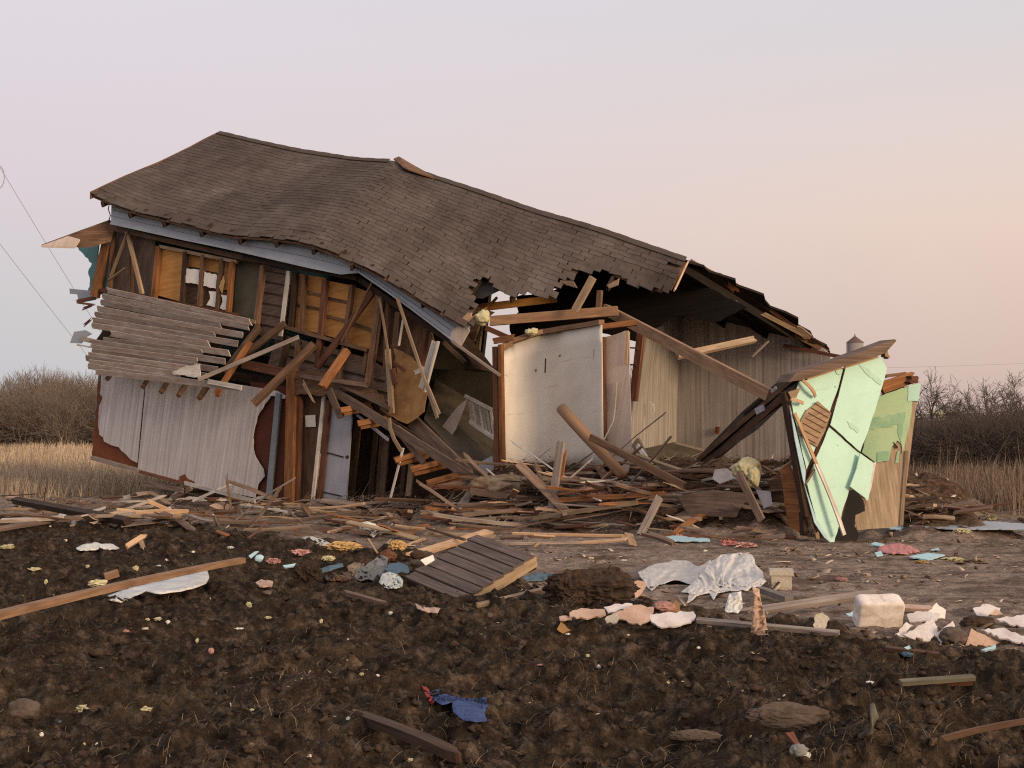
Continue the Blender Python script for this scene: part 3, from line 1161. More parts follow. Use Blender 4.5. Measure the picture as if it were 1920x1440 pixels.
# ---------------------------------------------------------------- end wall and back walls (mostly hidden)
c0, c1 = H(205, 455, 0.15), H(178, 860, 0.15)
gable = MB().slab([H(206, 425, 0.2), H(172, 856, 0.2), H(172, 856, 0.2) + BACK * 6.8 + Vector((0, 0, 0.3)), H(206, 425, 0.2) + BACK * 6.9, roof_pt(0.035, 0.02, -0.25)[0]], 0.08, ALONG)
part('end_wall', gable, 'p_teal')
bw = MB()
a = H(206, 425, 0.2) + BACK * 6.85
b = H(172, 856, 0.2) + BACK * 6.75
bw.slab([a, b, b + ALONG * 5.0 + Vector((0, 0, -0.6)), a + ALONG * 5.0 + Vector((0, 0, -1.1))], 0.1, BACK)
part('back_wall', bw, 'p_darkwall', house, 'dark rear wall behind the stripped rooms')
part('upper_floor', MB().slab([H(186, 650, 0.3), H(470, 705, 0.3), H(640, 735, 0.35), H(730, 765, 0.4), H(730, 765, 0.4) + BACK * 4.5, H(186, 650, 0.3) + BACK * 6.5], 0.16, Vector((0, 0, -1))), 'w_dark')

# ---------------------------------------------------------------- upper storey: stripped stud wall
hslab('lath_wall', [(205, 425), (290, 452), (287, 585), (178, 548)], 0.22, 0.04, 'w_lath', au=(-0.1, 0.05, 1), av=(0.8, -0.6, -0.2), label='dark brown lath behind the first studs')
hslab('lath_wall', [(344, 470), (440, 485), (432, 600), (338, 570)], 0.24, 0.04, 'w_brown', label='dark wall with scraps of paper between studs')
hslab('lath_wall', [(492, 495), (548, 510), (530, 640), (474, 625)], 0.2, 0.04, 'w_lath', au=(0.8, -0.6, -0.2), av=(-0.1, 0.08, 1), label='grey horizontal laths beside the doorway')
jl = MB()
for k in range(6):
    x, y = 495 - k * 2.5, 507 + k * 20
    hbeam(jl, x, y, x + 50, y + 9, 2.4, 0.02, 0.19, nl=1, nw=1)
part('lath_gap', jl, 'w_dark')
hslab('lath_wall', [(520, 625), (690, 672), (735, 700), (738, 762), (640, 722), (545, 708), (500, 690)], 0.3, 0.04, 'w_lath', au=(0.8, -0.6, -0.2), av=(-0.1, 0.08, 1), label='brown laths above the broken floor edge')
hslab('lath_wall', [(712, 552), (760, 578), (806, 612), (815, 650), (800, 715), (770, 670), (742, 690), (690, 670)], 0.5, 0.04, 'w_brown', au=(-0.1, 0.08, 1), av=(0.8, -0.6, -0.2), label='brown boarding under the sagging end of the frieze')
for k, (x0, y0, x1, y1) in enumerate(((530, 648, 640, 668), (540, 668, 720, 715), (545, 690, 730, 738))):
    part('lath_strip', hbeam(MB(), x0, y0, x1, y1, 3, 0.02, 0.27, nl=2, nw=1), 'w_dark')
hslab('plywood_panel', [(293, 461), (346, 473), (339, 566), (283, 550)], 0.12, 0.02, 'w_ply', label='bright orange plywood sheet between studs')
hslab('plywood_panel', [(552, 512), (610, 521), (598, 625), (543, 614)], 0.2, 0.02, 'w_ply')
hslab('plywood_panel', [(614, 526), (662, 536), (645, 638), (600, 626)], 0.2, 0.02, 'w_ply')
hslab('plywood_panel', [(664, 538), (716, 556), (695, 660), (646, 640)], 0.2, 0.02, 'w_ply')
pl = MB()
hbeam(pl, 548, 570, 605, 580, 5, 0.03, 0.18, nl=1, nw=1)
hbeam(pl, 576, 548, 605, 554, 5, 0.03, 0.18, nl=1, nw=1)
hbeam(pl, 610, 558, 658, 568, 5, 0.03, 0.18, nl=1, nw=1)
hbeam(pl, 606, 590, 655, 604, 5, 0.03, 0.18, nl=1, nw=1)
hbeam(pl, 658, 605, 700, 620, 6, 0.03, 0.18, nl=1, nw=1)
part('nogging', pl, 'w_brown')
for poly in ([(352, 476), (379, 480), (376, 503), (350, 499)], [(386, 482), (415, 486), (412, 512), (383, 507)], [(420, 488), (433, 490), (427, 545), (414, 541)]):
    hslab('plywood_panel', poly, 0.2, 0.02, 'w_ply')
# dark doorway
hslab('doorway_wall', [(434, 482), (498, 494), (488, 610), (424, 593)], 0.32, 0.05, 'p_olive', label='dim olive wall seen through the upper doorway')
# plates and studs
part('top_plate', hbeam(MB(), 212, 428, 460, 484, 9, 0.09, 0.02, nl=5), 'w_brown')
part('top_plate', hbeam(MB(), 300, 462, 445, 491, 6, 0.06, 0.05, nl=4), 'w_tan')
part('top_plate', hbeam(MB(), 458, 484, 670, 522, 8, 0.09, 0.02, nl=5), 'w_dark')
part('top_plate', hbeam(MB(), 668, 518, 860, 648, 10, 0.10, 0.1, nl=5, bend=0.05), 'w_dark')
part('bottom_plate', hbeam(MB(), 192, 543, 445, 592, 8, 0.10, 0.0, nl=4), 'w_red')
part('bottom_plate', hbeam(MB(), 415, 590, 482, 604, 7, 0.10, -0.02, nl=2), 'w_tan')
part('bottom_plate', hbeam(MB(), 535, 613, 690, 657, 6, 0.10, 0.0, nl=3), 'w_brown')
STUDS = [  # x0,y0,x1,y1,width,material,off
    (200, 456, 178, 556, 21, 'w_orange', 0.02), (214, 432, 206, 540, 6, 'w_brown', 0.05), (243, 440, 246, 552, 6, 'w_brown', 0.05),
    (298, 462, 289, 560, 11, 'w_orange', 0.05), (349, 472, 342, 575, 9, 'w_dark', 0.04), (382, 478, 374, 580, 8, 'w_brown', 0.04),
    (417, 485, 408, 585, 8, 'w_brown', 0.04), (437, 490, 428, 592, 8, 'w_orange', 0.0), (494, 498, 481, 610, 9, 'w_brown', 0.0),
    (555, 512, 546, 618, 10, 'w_dark', 0.03), (573, 516, 565, 622, 7, 'w_brown', 0.05), (611, 524, 596, 690, 11, 'w_red', 0.03), (661, 534, 645, 660, 8, 'w_brown', 0.05),
    (714, 556, 690, 724, 13, 'w_brown', 0.0), (690, 660, 683, 700, 9, 'w_brown', 0.1), (560, 640, 556, 690, 9, 'w_brown', 0.1), (640, 655, 634, 715, 8, 'w_brown', 0.1),
    (540, 640, 528, 690, 10, 'w_dark', 0.05), (728, 560, 724, 690, 9, 'w_brown', 0.1), (748, 585, 742, 650, 12, 'w_brown', 0.1),
    (800, 620, 785, 720, 9, 'w_red', 0.1),
]
for (x0, y0, x1, y1, w, mt, of) in STUDS:
    part('stud', hbeam(MB(), x0, y0, x1, y1, w, 0.09, of), mt)
BR = [(238, 432, 267, 552, 7, 'w_tan', 0.0, -0.15), (240, 433, 207, 520, 3, 'w_tan', -0.05, -0.05), (700, 547, 595, 690, 12, 'w_red', -0.03, -0.1),
      (535, 606, 455, 668, 12, 'w_brown', -0.08, -0.3), (488, 610, 420, 700, 14, 'w_brown', -0.1, -0.5), (236, 502, 204, 525, 2, 'w_tan', -0.05, -0.05)]
for (x0, y0, x1, y1, w, mt, o0, o1) in BR:
    part('brace', hbeam(MB(), x0, y0, x1, y1, w, 0.06, o0, o1, jag=0.04), mt)
part('jamb_strip', hbeam(MB(), 541, 508, 526, 630, 9, 0.03, -0.06), 'w_white', house, 'pale painted strip standing between studs')
# paper scraps pinned in the stud bays
for poly in ([(350, 503), (374, 506), (373, 534), (348, 530)], [(383, 509), (407, 516), (405, 541), (381, 536)], [(391, 546), (408, 547), (405, 576), (387, 572), (394, 560)],
             [(414, 552), (427, 554), (424, 581), (412, 578), (417, 566)]):
    hslab('paper_sheet', poly, 0.02, 0.006, 'p_paper', amp=1.2, step=5, label='white paper scrap on the stud wall')
hslab('cloth_scrap', [(419, 517), (421, 530), (416, 550), (411, 540), (413, 528)], -0.02, 0.02, 'f_ochre', amp=1, step=4, label='yellow rag hanging on a stud')

# ---------------------------------------------------------------- hanging clapboard section
NB = 17
sd = MB()
gap = MB()
LE = [(198, 541), (190, 552), (186, 563), (181, 575), (176, 586), (172, 597), (170, 607), (205, 622), (192, 634), (168, 638), (170, 648), (172, 656), (164, 662), (160, 668), (166, 676), (163, 683), (178, 694)]
RE = [(474, 607), (470, 616), (464, 622), (458, 631), (452, 640), (448, 647), (440, 656), (434, 665), (428, 672), (424, 680), (417, 688), (412, 696), (402, 702), (393, 708), (384, 713), (376, 721), (454, 726)]
board_off = lambda i: -0.12 - 0.045 * i
for i in range(NB):
    a, b = LE[i], RE[i]
    oa = board_off(i)
    cut = 46 if (i >= 2 and i % 2 == 0 and i < 16) else 0
    p0, p1 = H(a[0], a[1] + 3, oa), H(b[0] - cut, b[1] - 2 - cut * 0.2 + (4 if i == 16 else 0), oa - 0.05)
    w = 11.2 * p0.y / FPX
    sd.beam(p0, p1, w, 0.022, face=FRONT + Vector((0, 0, -0.32)), nl=7, nw=2, jag=0.09, bend=rnd.uniform(-0.03, 0.03))
siding = part('clapboard_siding', sd, 'w_siding', house, 'torn-off section of weathered clapboard siding hanging from the upper wall')
part('bright_patch', MB().slab([H(x, y, -0.93) for x, y in torn([(322, 698), (340, 689), (375, 682), (376, 706), (365, 708), (345, 703), (326, 703)], 1.2, 6)], 0.012, BACK), 'w_white', siding)
part('siding_end_scrap', MB().slab([H(x, y, -0.45) for x, y in [(139, 622), (160, 619), (172, 626), (160, 632), (152, 644), (131, 643)]], 0.02, BACK), 'p_frieze', siding)
part('siding_end_scrap', hbeam(MB(), 150, 634, 218, 650, 9, 0.02, -0.5, jag=0.1, nw=3), 'w_siding', siding)
part('siding_end_scrap', hbeam(MB(), 142, 646, 176, 652, 3, 0.02, -0.5, jag=0.1, nw=3), 'w_white', siding)
hslab('siding_backing', [(200, 550), (455, 600), (370, 706), (178, 690), (178, 640), (200, 610)], -0.02, 0.02, 'w_dark', siding)
for (x0, y0, x1, y1) in ((216, 690, 201, 711), (280, 706, 268, 726), (316, 712, 302, 736), (350, 718, 334, 743), (394, 716, 373, 748), (418, 716, 408, 742), (470, 640, 404, 740)):
    part('stud_end', hbeam(MB(), x0, y0, x1, y1, 8, 0.09, -0.35, -0.75, jag=0.02), 'w_brown' if x0 < 400 else 'w_orange', siding)

# ---------------------------------------------------------------- lower storey front
hslab('backing_sheet', [(186, 700), (181, 745), (172, 850), (178, 862), (260, 884), (262, 740)], 0.12, 0.03, 'p_rust', amp=1.5, label='rust-brown backing board exposed at the wall corner')
hslab('backing_sheet', [(470, 715), (536, 725), (530, 940), (465, 935)], 0.14, 0.03, 'p_maroon', label='dark maroon backing board behind the torn panelling')
hslab('wall_panel', torn([(191, 690), (271, 706), (270, 735), (263, 800), (257, 868), (245, 862), (236, 852), (222, 838), (207, 834), (195, 828), (193, 820), (186, 815), (184, 790), (186, 760), (192, 745), (187, 738)],
                         1.3, 7, skip=(0, 1, 2, 3)), 0.05, 0.015, 'p_panelling', label='narrow corner sheet of striped grey panelling')
hslab('wall_panel', torn([(274, 703), (455, 722), (520, 733), (536, 742), (534, 748), (508, 742), (496, 758), (482, 782), (474, 820), (476, 848), (484, 865), (494, 880), (496, 893), (484, 908), (478, 933), (340, 905), (258, 880), (266, 800), (272, 735)],
                         1.1, 8, skip=(0, 1, 12, 13, 14, 15, 16, 17, 18)), 0.04, 0.015, 'p_panelling', label='wide sheet of striped grey panelling with a torn edge')
part('wall_band', hbeam(MB(), 455, 682, 540, 700, 17, 0.05, 0.0), 'w_red')
hslab('torn_paper', [(370, 684), (376, 702), (372, 708), (350, 705)], -0.2, 0.01, 'p_beige') if False else None
part('sill_plate', hbeam(MB(), 172, 858, 265, 884, 7, 0.12, 0.0, jag=0.06), 'w_grey')
part('sill_plate', hbeam(MB(), 262, 884, 352, 908, 5, 0.1, 0.0, jag=0.06), 'w_red')
hslab('chipped_hole', torn([(335, 905), (337, 893), (346, 889), (352, 898), (366, 905), (350, 909)], 1, 5), 0.03, 0.005, 'p_rust')
part('door_jamb', hbeam(MB(), 523, 738, 504, 936, 13, 0.05, 0.0), 'p_bluegrey')
hslab('gap_shade_strip', [(529, 735), (545, 738), (536, 940), (515, 938)], 0.9, 0.02, 'w_dark')  # dark slab painted in for the shade inside the gap
part('post', hbeam(MB(), 549, 690, 543, 962, 22, 0.12, -0.05, nl=5, jag=0.03), 'w_orange', house, 'thick orange-brown door post')
part('post', hbeam(MB(), 563, 725, 556, 950, 9, 0.1, 0.03, nl=4), 'w_red')
hslab('plywood_wall', [(560, 728), (606, 735), (590, 945), (556, 942)], 0.25, 0.03, 'w_brown', av=(0.8, -0.6, 0), au=(0, 0, 1), label='brown plywood behind the door post')
hslab('paper_notice', [(572, 779), (591, 778), (592, 800), (573, 801)], 0.2, 0.006, 'p_paper', label='blank pale card fixed to the plywood')
part('door_jamb', hbeam(MB(), 608, 742, 586, 946, 7, 0.05, 0.1, nl=5, twist=0.2), 'w_white', house, 'peeling white door trim')
part('door_jamb', hbeam(MB(), 617, 750, 598, 946, 10, 0.06, 0.14), 'w_red')
door = hslab('door', [(616, 758), (660, 770), (648, 948), (597, 946)], 0.22, 0.035, 'p_greydoor', label='pale grey flush door ajar under the stairs')
part('door_knob', MB().blob(H(651, 857, 0.1), (0.035, 0.035, 0.035), 2, 0.0), 'w_dark', door)
part('door_scar', hbeam(MB(), 604, 846, 644, 857, 2.2, 0.01, 0.2, nl=2, nw=1), 'w_dark', door)
part('door_scar', hbeam(MB(), 600, 921, 640, 930, 2.0, 0.01, 0.2, nl=2, nw=1), 'w_dark', door)
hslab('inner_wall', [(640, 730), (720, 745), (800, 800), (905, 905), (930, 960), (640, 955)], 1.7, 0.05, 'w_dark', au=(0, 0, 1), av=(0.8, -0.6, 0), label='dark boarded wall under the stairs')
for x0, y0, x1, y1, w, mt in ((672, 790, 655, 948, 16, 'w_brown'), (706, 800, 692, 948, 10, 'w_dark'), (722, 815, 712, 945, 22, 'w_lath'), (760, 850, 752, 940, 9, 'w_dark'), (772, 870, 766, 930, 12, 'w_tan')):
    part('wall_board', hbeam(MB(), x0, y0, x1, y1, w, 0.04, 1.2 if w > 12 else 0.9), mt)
hslab('ceiling_edge', [(545, 694), (610, 700), (640, 716), (690, 728), (735, 764), (724, 772), (680, 742), (635, 730), (600, 742), (550, 738)], -0.1, 0.14, 'w_brown', amp=2.5, step=7, label='ragged broken floor edge above the stairs')
part('floor_edge', hbeam(MB(), 624, 716, 735, 768, 6, 0.05, -0.2, bend=-0.05, jag=0.05, nl=5), 'w_lath')
part('floor_edge', hbeam(MB(), 560, 704, 690, 722, 8, 0.05, -0.18, bend=0.06, jag=0.1, nl=5), 'w_lath')

# ---------------------------------------------------------------- stairs
stairs = part('staircase', hbeam(hbeam(MB(), 615, 726, 905, 908, 17, 0.05, -0.05, -0.7, nl=4), 668, 752, 900, 892, 12, 0.05, 0.7, 0.1, nl=4), 'w_lath', house, 'broken staircase leaning down out of the house')
for (x0, y0, x1, y1, w, o) in ((640, 772, 695, 762, 14, 0.0), (672, 797, 732, 786, 13, -0.1), (742, 866, 800, 850, 12, -0.3), (772, 884, 836, 868, 12, -0.38), (803, 910, 868, 892, 12, -0.45), (842, 918, 885, 908, 9, -0.5)):
    part('tread', MB().beam(H(x0, y0, o - 0.3), H(x1, y1, o + 0.35), 0.26, 0.045, face=(-0.15, -0.55, 0.8), jag=0.02), 'w_orange', stairs)
    part('tread_edge', hbeam(MB(), x0 - 1, y0 - 2, x1, y1 - 3, w * 0.75, 0.05, o - 0.38, o + 0.22), 'w_orange', stairs)
part('side_board', hbeam(MB(), 768, 784, 885, 898, 27, 0.05, 0.35, -0.25, jag=0.1, nl=4), 'w_lath', house, 'wide grey-brown stair side board')
part('riser_strip', hbeam(MB(), 745, 800, 850, 870, 6, 0.04, -0.1, -0.4), 'w_tan')
part('riser_strip', hbeam(MB(), 670, 778, 728, 825, 5, 0.03, 0.2, -0.1), 'p_greydoor')

# hanging tan sheet below the broken wall
hslab('hanging_sheet', torn([(738, 652), (770, 668), (798, 700), (800, 742), (795, 772), (781, 784), (764, 795), (745, 788), (728, 778), (712, 768), (716, 750), (735, 748), (745, 700)], 1.4, 8), 0.0, 0.015, 'p_cardboard',
      label='tan board sheet dangling below the stripped wall')
part('hanging_stud', hbeam(MB(), 727, 655, 735, 775, 11, 0.05, -0.1), 'w_tan')
part('hanging_stud', hbeam(MB(), 735, 690, 742, 722, 12, 0.05, -0.25, jag=0.03), 'w_red')
part('hanging_stud', hbeam(MB(), 737, 678, 760, 696, 6, 0.04, -0.2, jag=0.05), 'w_red')
part('hanging_stud', hbeam(MB(), 712, 560, 728, 660, 4, 0.03, -0.12), 'w_tan')
part('hanging_stud', hbeam(MB(), 757, 592, 748, 648, 3, 0.03, -0.1), 'w_white')
part('window_board', hbeam(hbeam(MB(), 815, 640, 790, 728, 12, 0.03, -0.3), 822, 640, 797, 735, 4, 0.05, -0.33), 'w_white', house, 'white window trim hanging askew')
part('window_board', hbeam(MB(), 776, 700, 795, 690, 9, 0.03, -0.33, jag=0.04), 'w_white')

# ---------------------------------------------------------------- middle room, dark
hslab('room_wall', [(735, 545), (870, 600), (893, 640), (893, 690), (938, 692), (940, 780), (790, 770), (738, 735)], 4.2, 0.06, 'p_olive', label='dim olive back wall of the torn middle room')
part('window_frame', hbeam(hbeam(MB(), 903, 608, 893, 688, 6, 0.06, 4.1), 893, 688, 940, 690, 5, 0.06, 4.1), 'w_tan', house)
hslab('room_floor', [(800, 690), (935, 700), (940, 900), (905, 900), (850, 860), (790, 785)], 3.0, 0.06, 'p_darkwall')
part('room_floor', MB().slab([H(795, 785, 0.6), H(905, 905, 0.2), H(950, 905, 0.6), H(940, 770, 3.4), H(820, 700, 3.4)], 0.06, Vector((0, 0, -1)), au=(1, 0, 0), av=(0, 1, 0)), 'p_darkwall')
part('fallen_ceiling', MB().slab([H(740, 560, 0.6), H(860, 640, 0.5), H(890, 690, 1.0), H(930, 700, 2.2), H(860, 610, 3.8), H(745, 540, 3.8)], 0.05, Vector((0, 0, 1))), 'w_dark')
part('tan_fragment', MB().slab(HP([(868, 610), (890, 575), (925, 585), (900, 605), (888, 640)], 1.0), 0.05, BACK), 'w_brown')

# ---------------------------------------------------------------- beams under the open roof
part('ceiling_joist', hbeam(MB(), 918, 602, 1160, 583, 18, 0.12, 0.5, 1.6, nl=4, jag=0.03), 'w_log', house, 'long orange-brown ceiling joist above the pale partition')
part('ceiling_joist', hbeam(MB(), 890, 578, 1045, 560, 14, 0.05, 2.0, 3.5, jag=0.08), 'w_ply')
part('ceiling_joist', hbeam(MB(), 900, 592, 930, 560, 9, 0.05, 0.8, 2.0, jag=0.05), 'w_ply')
part('strut', hbeam(MB(), 1112, 520, 1078, 582, 14, 0.06, 1.0, 0.9), 'w_tan')
part('strut', hbeam(MB(), 1125, 545, 1122, 590, 10, 0.06, 1.6, 1.5), 'w_brown')
part('strut', hbeam(MB(), 905, 612, 960, 636, 9, 0.05, 0.2, 0.4, jag=0.1), 'w_red')
part('strut', hbeam(MB(), 925, 640, 965, 632, 11, 0.06, 0.25, 0.25, jag=0.04), 'w_orange')
hslab('attic_shade_boards', [(968, 556), (1035, 545), (1120, 505), (1290, 520), (1400, 575), (1340, 604), (1270, 592), (1230, 614), (1190, 640), (1130, 625), (960, 640), (955, 610), (972, 585)], 4.6, 0.05, 'w_attic_shade', amp=2, label='black boards with the shade of the attic put into their colour')  # sheet added to fill the dark under the roof, shade painted in
hslab('attic_scrap', [(1050, 525), (1075, 528), (1082, 540), (1065, 535), (1050, 530)], 0.6, 0.02, 'w_tan', amp=1, step=5)
hslab('attic_scrap', [(1138, 535), (1160, 522), (1158, 535), (1142, 540)], 0.9, 0.02, 'w_tan', amp=1, step=5)
part('insulation_tuft', MB().blob(H(905, 595, -0.05), (0.13, 0.1, 0.11), 3, 0.5, 2.2, 0.4, 4), 'f_yellow', house, smooth=True)
part('insulation_tuft', MB().blob(H(997, 622, 0.6), (0.10, 0.08, 0.06), 3, 0.5, 2.2, 0.4, 5), 'f_yellow', house, smooth=True)

# ---------------------------------------------------------------- white bowed partition
def bow(u):
    """the panel sags away from the viewer, then swings back towards him past a soft crease"""
    return 0.80 * (1 - (abs(u - 0.56) / 0.56) ** 1.25) if u < 0.56 else 0.80 * (1 - ((u - 0.56) / 0.44) ** 1.35 * 1.0)


top = [(941, 657), (960, 646), (990, 635), (1020, 627), (1060, 620), (1100, 614), (1128, 609)]
bot = [(944, 884), (965, 888), (990, 890), (1015, 888), (1050, 882), (1090, 876), (1131, 880)]
P = []
NU = 24
for i in range(NU + 1):
    u = i / NU
    tx = np.interp(u, np.linspace(0, 1, 7), [p[0] for p in top])
    ty = np.interp(u, np.linspace(0, 1, 7), [p[1] for p in top])
    bx = np.interp(u, np.linspace(0, 1, 7), [p[0] for p in bot])
    by = np.interp(u, np.linspace(0, 1, 7), [p[1] for p in bot])
    row = []
    for j in range(9):
        q = j / 8
        row.append(H(tx + (bx - tx) * q, ty + (by - ty) * q, 0.15 + bow(u) + 0.04 * math.sin(3 * q + u * 4)))
    P.append(row)
pw = part('partition', MB().grid(P, 0.02, BACK), 'p_partition', house, 'cream bowed wall panel standing in the wreck', smooth=True)
part('partition_cut', hbeam(MB(), 1023, 672, 1022, 699, 2.5, 0.01, 0.15 + bow(0.43) - 0.03), 'w_red', pw)
for (x0, y0, x1, y1, w) in ((952, 700, 966, 702, 0.8), (1000, 846, 1016, 849, 0.9)):
    u = ((x0 + x1) / 2 - 941) / 187.0
    part('partition_crack', hbeam(MB(), x0, y0, x1, y1, w, 0.008, 0.15 + bow((x0 - 941) / 187.0) - 0.035, 0.15 + bow((x1 - 941) / 187.0) - 0.035, jag=0.05), 'p_beige', pw)
part('partition_cut', hbeam(MB(), 1114, 655, 1114, 672, 1.8, 0.01, 0.15 + bow(0.92) - 0.03), 'w_dark', pw)
part('stud', hbeam(MB(), 930, 650, 934, 884, 11, 0.09, 0.1, nl=4), 'w_red', house)
part('stud', hbeam(MB(), 939, 646, 943, 884, 7, 0.09, 0.05, nl=4), 'w_orange', house)
for i in range(6):
    a, b = top[i], top[i + 1]
    u0, u1 = i / 6, (i + 1) / 6
    if i == 0:
        tpb = MB()
    hbeam(tpb, a[0], a[1] - 5, b[0], b[1] - 5, 9, 0.1, 0.17 + bow(u0), 0.17 + bow(u1), nl=1)
part('top_plate', tpb, 'w_log', house)
part('top_plate', hbeam(MB(), 1126, 613, 1194, 605, 10, 0.1, 0.2, 0.6), 'w_orange')
part('stud', hbeam(MB(), 1131, 632, 1133, 884, 7, 0.09, 0.3, nl=4), 'w_red', house)
hslab('partition_sheet', torn([(1134, 632), (1160, 625), (1172, 620), (1180, 622), (1180, 700), (1184, 800), (1184, 850), (1176, 890), (1138, 886)], 1.0, 10, skip=(8, 3, 4)), 0.45, 0.015, 'p_beige', label='narrow beige sheet of partition board')
part('partition_strip', hbeam(MB(), 1176, 620, 1174, 682, 6, 0.02, 0.4), 'w_fresh')
part('stud', hbeam(MB(), 1203, 618, 1188, 752, 14, 0.09, 3.6, nl=4), 'w_red', house)
part('lath_strip', hbeam(MB(), 1182, 652, 1196, 653, 3, 0.03, 3.5), 'w_red', house)
part('lath_strip', hbeam(MB(), 1182, 684, 1194, 684, 3, 0.03, 3.5), 'w_red', house)
part('cable', MB().tube([H(1157, 715, 0.4), H(1154, 760, 0.38), H(1150, 790, 0.3), H(1135, 820, 0.2), H(1110, 860, 0.0), H(1085, 892, -0.2)], 0.012), 'w_white', house, 'thin white cable hanging down the partition')
# panelled walls of the back room
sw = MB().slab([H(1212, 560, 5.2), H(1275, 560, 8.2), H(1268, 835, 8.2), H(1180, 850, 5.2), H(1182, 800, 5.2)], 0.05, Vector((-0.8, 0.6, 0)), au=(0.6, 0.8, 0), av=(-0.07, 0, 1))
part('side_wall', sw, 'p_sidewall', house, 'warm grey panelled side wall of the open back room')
bk = MB().slab(HP([(1270, 555), (1380, 575), (1480, 605), (1540, 652), (1556, 664), (1550, 900), (1480, 905), (1330, 850), (1268, 832)], 8.2), 0.05, BACK, av=(-0.07, 0, 1))
rear = part('rear_wall', bk, 'p_backwall', house, 'grey striped panelled rear wall of the open back room')
part('wall_socket', MB().slab(HP([(1341, 800), (1348, 801), (1347, 814), (1340, 813)], 8.1), 0.05, BACK), 'w_red', rear)
hslab('torn_strip', [(1217, 752), (1225, 757), (1228, 772), (1222, 778), (1219, 765)], 6.0, 0.01, 'p_paper', label='curl of torn white paper on the panelling')
part('floor_board', MB().slab([H(1190, 845, 5.0), H(1268, 828, 8.1), H(1335, 846, 8.1), H(1480, 905, 8.1), H(1460, 930, 4.5), H(1250, 900, 3.5)], 0.06, Vector((0, 0, -1)), au=(1, 0, 0), av=(0, 1, 0)), 'p_darkwall')
hslab('skirting', [(1212, 843), (1268, 829), (1335, 846), (1335, 854), (1300, 850), (1212, 852)], 7.7, 0.03, 'p_beige')
# ==================================================================== MINT GREEN WALL SECTION
MN = Vector((0.36, -0.93, 0.0)).normalized()
M0 = V(1555, 1012, 20.6)


def MP(poly, off=0.0):
    q = M0 - MN * off
    return [PL(x, y, q, MN) for x, y in poly]


mint = root('standing_wallboard', (M0.x, M0.y + 0.3, 0.0), 'mint green painted wall section standing askew at the open end of the house', 'wall')


def mslab(name, poly, off, thick, mat, parent=None, label=None, amp=0, step=8, skip=(), au=(0.9, 0.4, 0.25), av=(-0.25, 0, 1)):
    p = torn(poly, amp, step, skip=skip) if amp else poly
    o = MB().slab(MP(p, off), thick, -MN, au=au, av=av).build(name, mat, parent or mint)
    if label:
        o['label'] = label
    return o


def mbeam(name, x0, y0, x1, y1, wpx, t, o0, o1, mat, parent=None, label=None, **kw):
    p0 = PL(x0, y0, M0 - MN * o0, MN)
    p1 = PL(x1, y1, M0 - MN * o1, MN)
    o = MB().beam(p0, p1, wpx * 0.5 * (p0.y + p1.y) / FPX, t, face=MN, **kw).build(name, mat, parent or mint)
    if label:
        o['label'] = label
    return o


mslab('backing', [(1482, 742), (1500, 714), (1640, 674), (1660, 690), (1612, 848), (1575, 985), (1556, 1010), (1528, 970), (1508, 890)], 0.06, 0.03, 'w_red')
mslab('wall_board', [(1498, 716), (1540, 701), (1582, 690), (1568, 738), (1546, 797), (1528, 842), (1512, 880), (1500, 826), (1484, 755)], 0.03, 0.015, 'p_mint', label='upper mint sheet with a broken patch showing brown lath', amp=0.7, step=9)
mslab('wall_board', [(1586, 689), (1640, 668), (1653, 672), (1663, 690), (1655, 722), (1646, 752), (1630, 802), (1613, 847), (1557, 797), (1571, 745)], 0.02, 0.015, 'p_mint', amp=0.7, step=10, skip=(8, 9, 0))
mslab('wall_board', [(1555, 801), (1612, 850), (1602, 892), (1582, 950), (1564, 1018), (1556, 1016), (1530, 972), (1513, 905), (1530, 858)], 0.025, 0.015, 'p_mint', amp=0.8, step=9)
mslab('wall_board', [(1481, 760), (1491, 800), (1511, 882), (1509, 912), (1530, 972), (1558, 1018), (1546, 1008), (1527, 980), (1506, 900), (1490, 822)], 0.0, 0.015, 'p_ltblue', label='narrow pale blue edge strip')
mslab('wall_board', [(1613, 850), (1638, 868), (1628, 938), (1594, 912), (1606, 880)], -0.06, 0.02, 'p_mint', label='loose mint flap')
mslab('paper_edge', [(1638, 868), (1643, 866), (1634, 915), (1626, 940), (1622, 936)], -0.055, 0.015, 'p_drywall')
lt = mslab('lath_patch', [(1534, 752), (1558, 774), (1548, 806), (1532, 838), (1514, 826), (1495, 806), (1503, 786), (1512, 770)], 0.0, 0.008, 'w_tan', amp=0.6, step=8, label='broken patch with brown lath showing')
for k in range(7):
    x0, y0 = 1530 - k * 5.2, 757 + k * 9.5
    mbeam('lath_gap', x0 - 4, y0 - 2, min(x0 + 30, 1556 - k * 3), y0 + 17, 1.5, 0.006, -0.004, -0.004, 'w_red', lt, nl=1, nw=1)
mbeam('seam', 1584, 690, 1571, 742, 2.0, 0.01, 0.012, 0.012, 'w_dark', nl=1, nw=1)
mbeam('seam', 1571, 742, 1511, 908, 2.2, 0.01, 0.010, 0.010, 'w_dark', nl=1, nw=1)
mbeam('seam', 1556, 798, 1612, 848, 1.6, 0.01, 0.010, 0.010, 'w_dark', nl=1, nw=1)
mslab('green_stain', [(1610, 683), (1626, 690), (1654, 714), (1652, 722), (1630, 706)], 0.012, 0.004, 'p_mintstain', amp=1.5, step=6)
mslab('green_stain', [(1588, 789), (1597, 792), (1612, 806), (1608, 812), (1594, 802)], 0.012, 0.004, 'p_mintstain', amp=1.5, step=6)
mslab('green_stain', [(1567, 695), (1580, 697), (1576, 703), (1569, 701)], 0.018, 0.004, 'p_mintstain', amp=0.5, step=6)
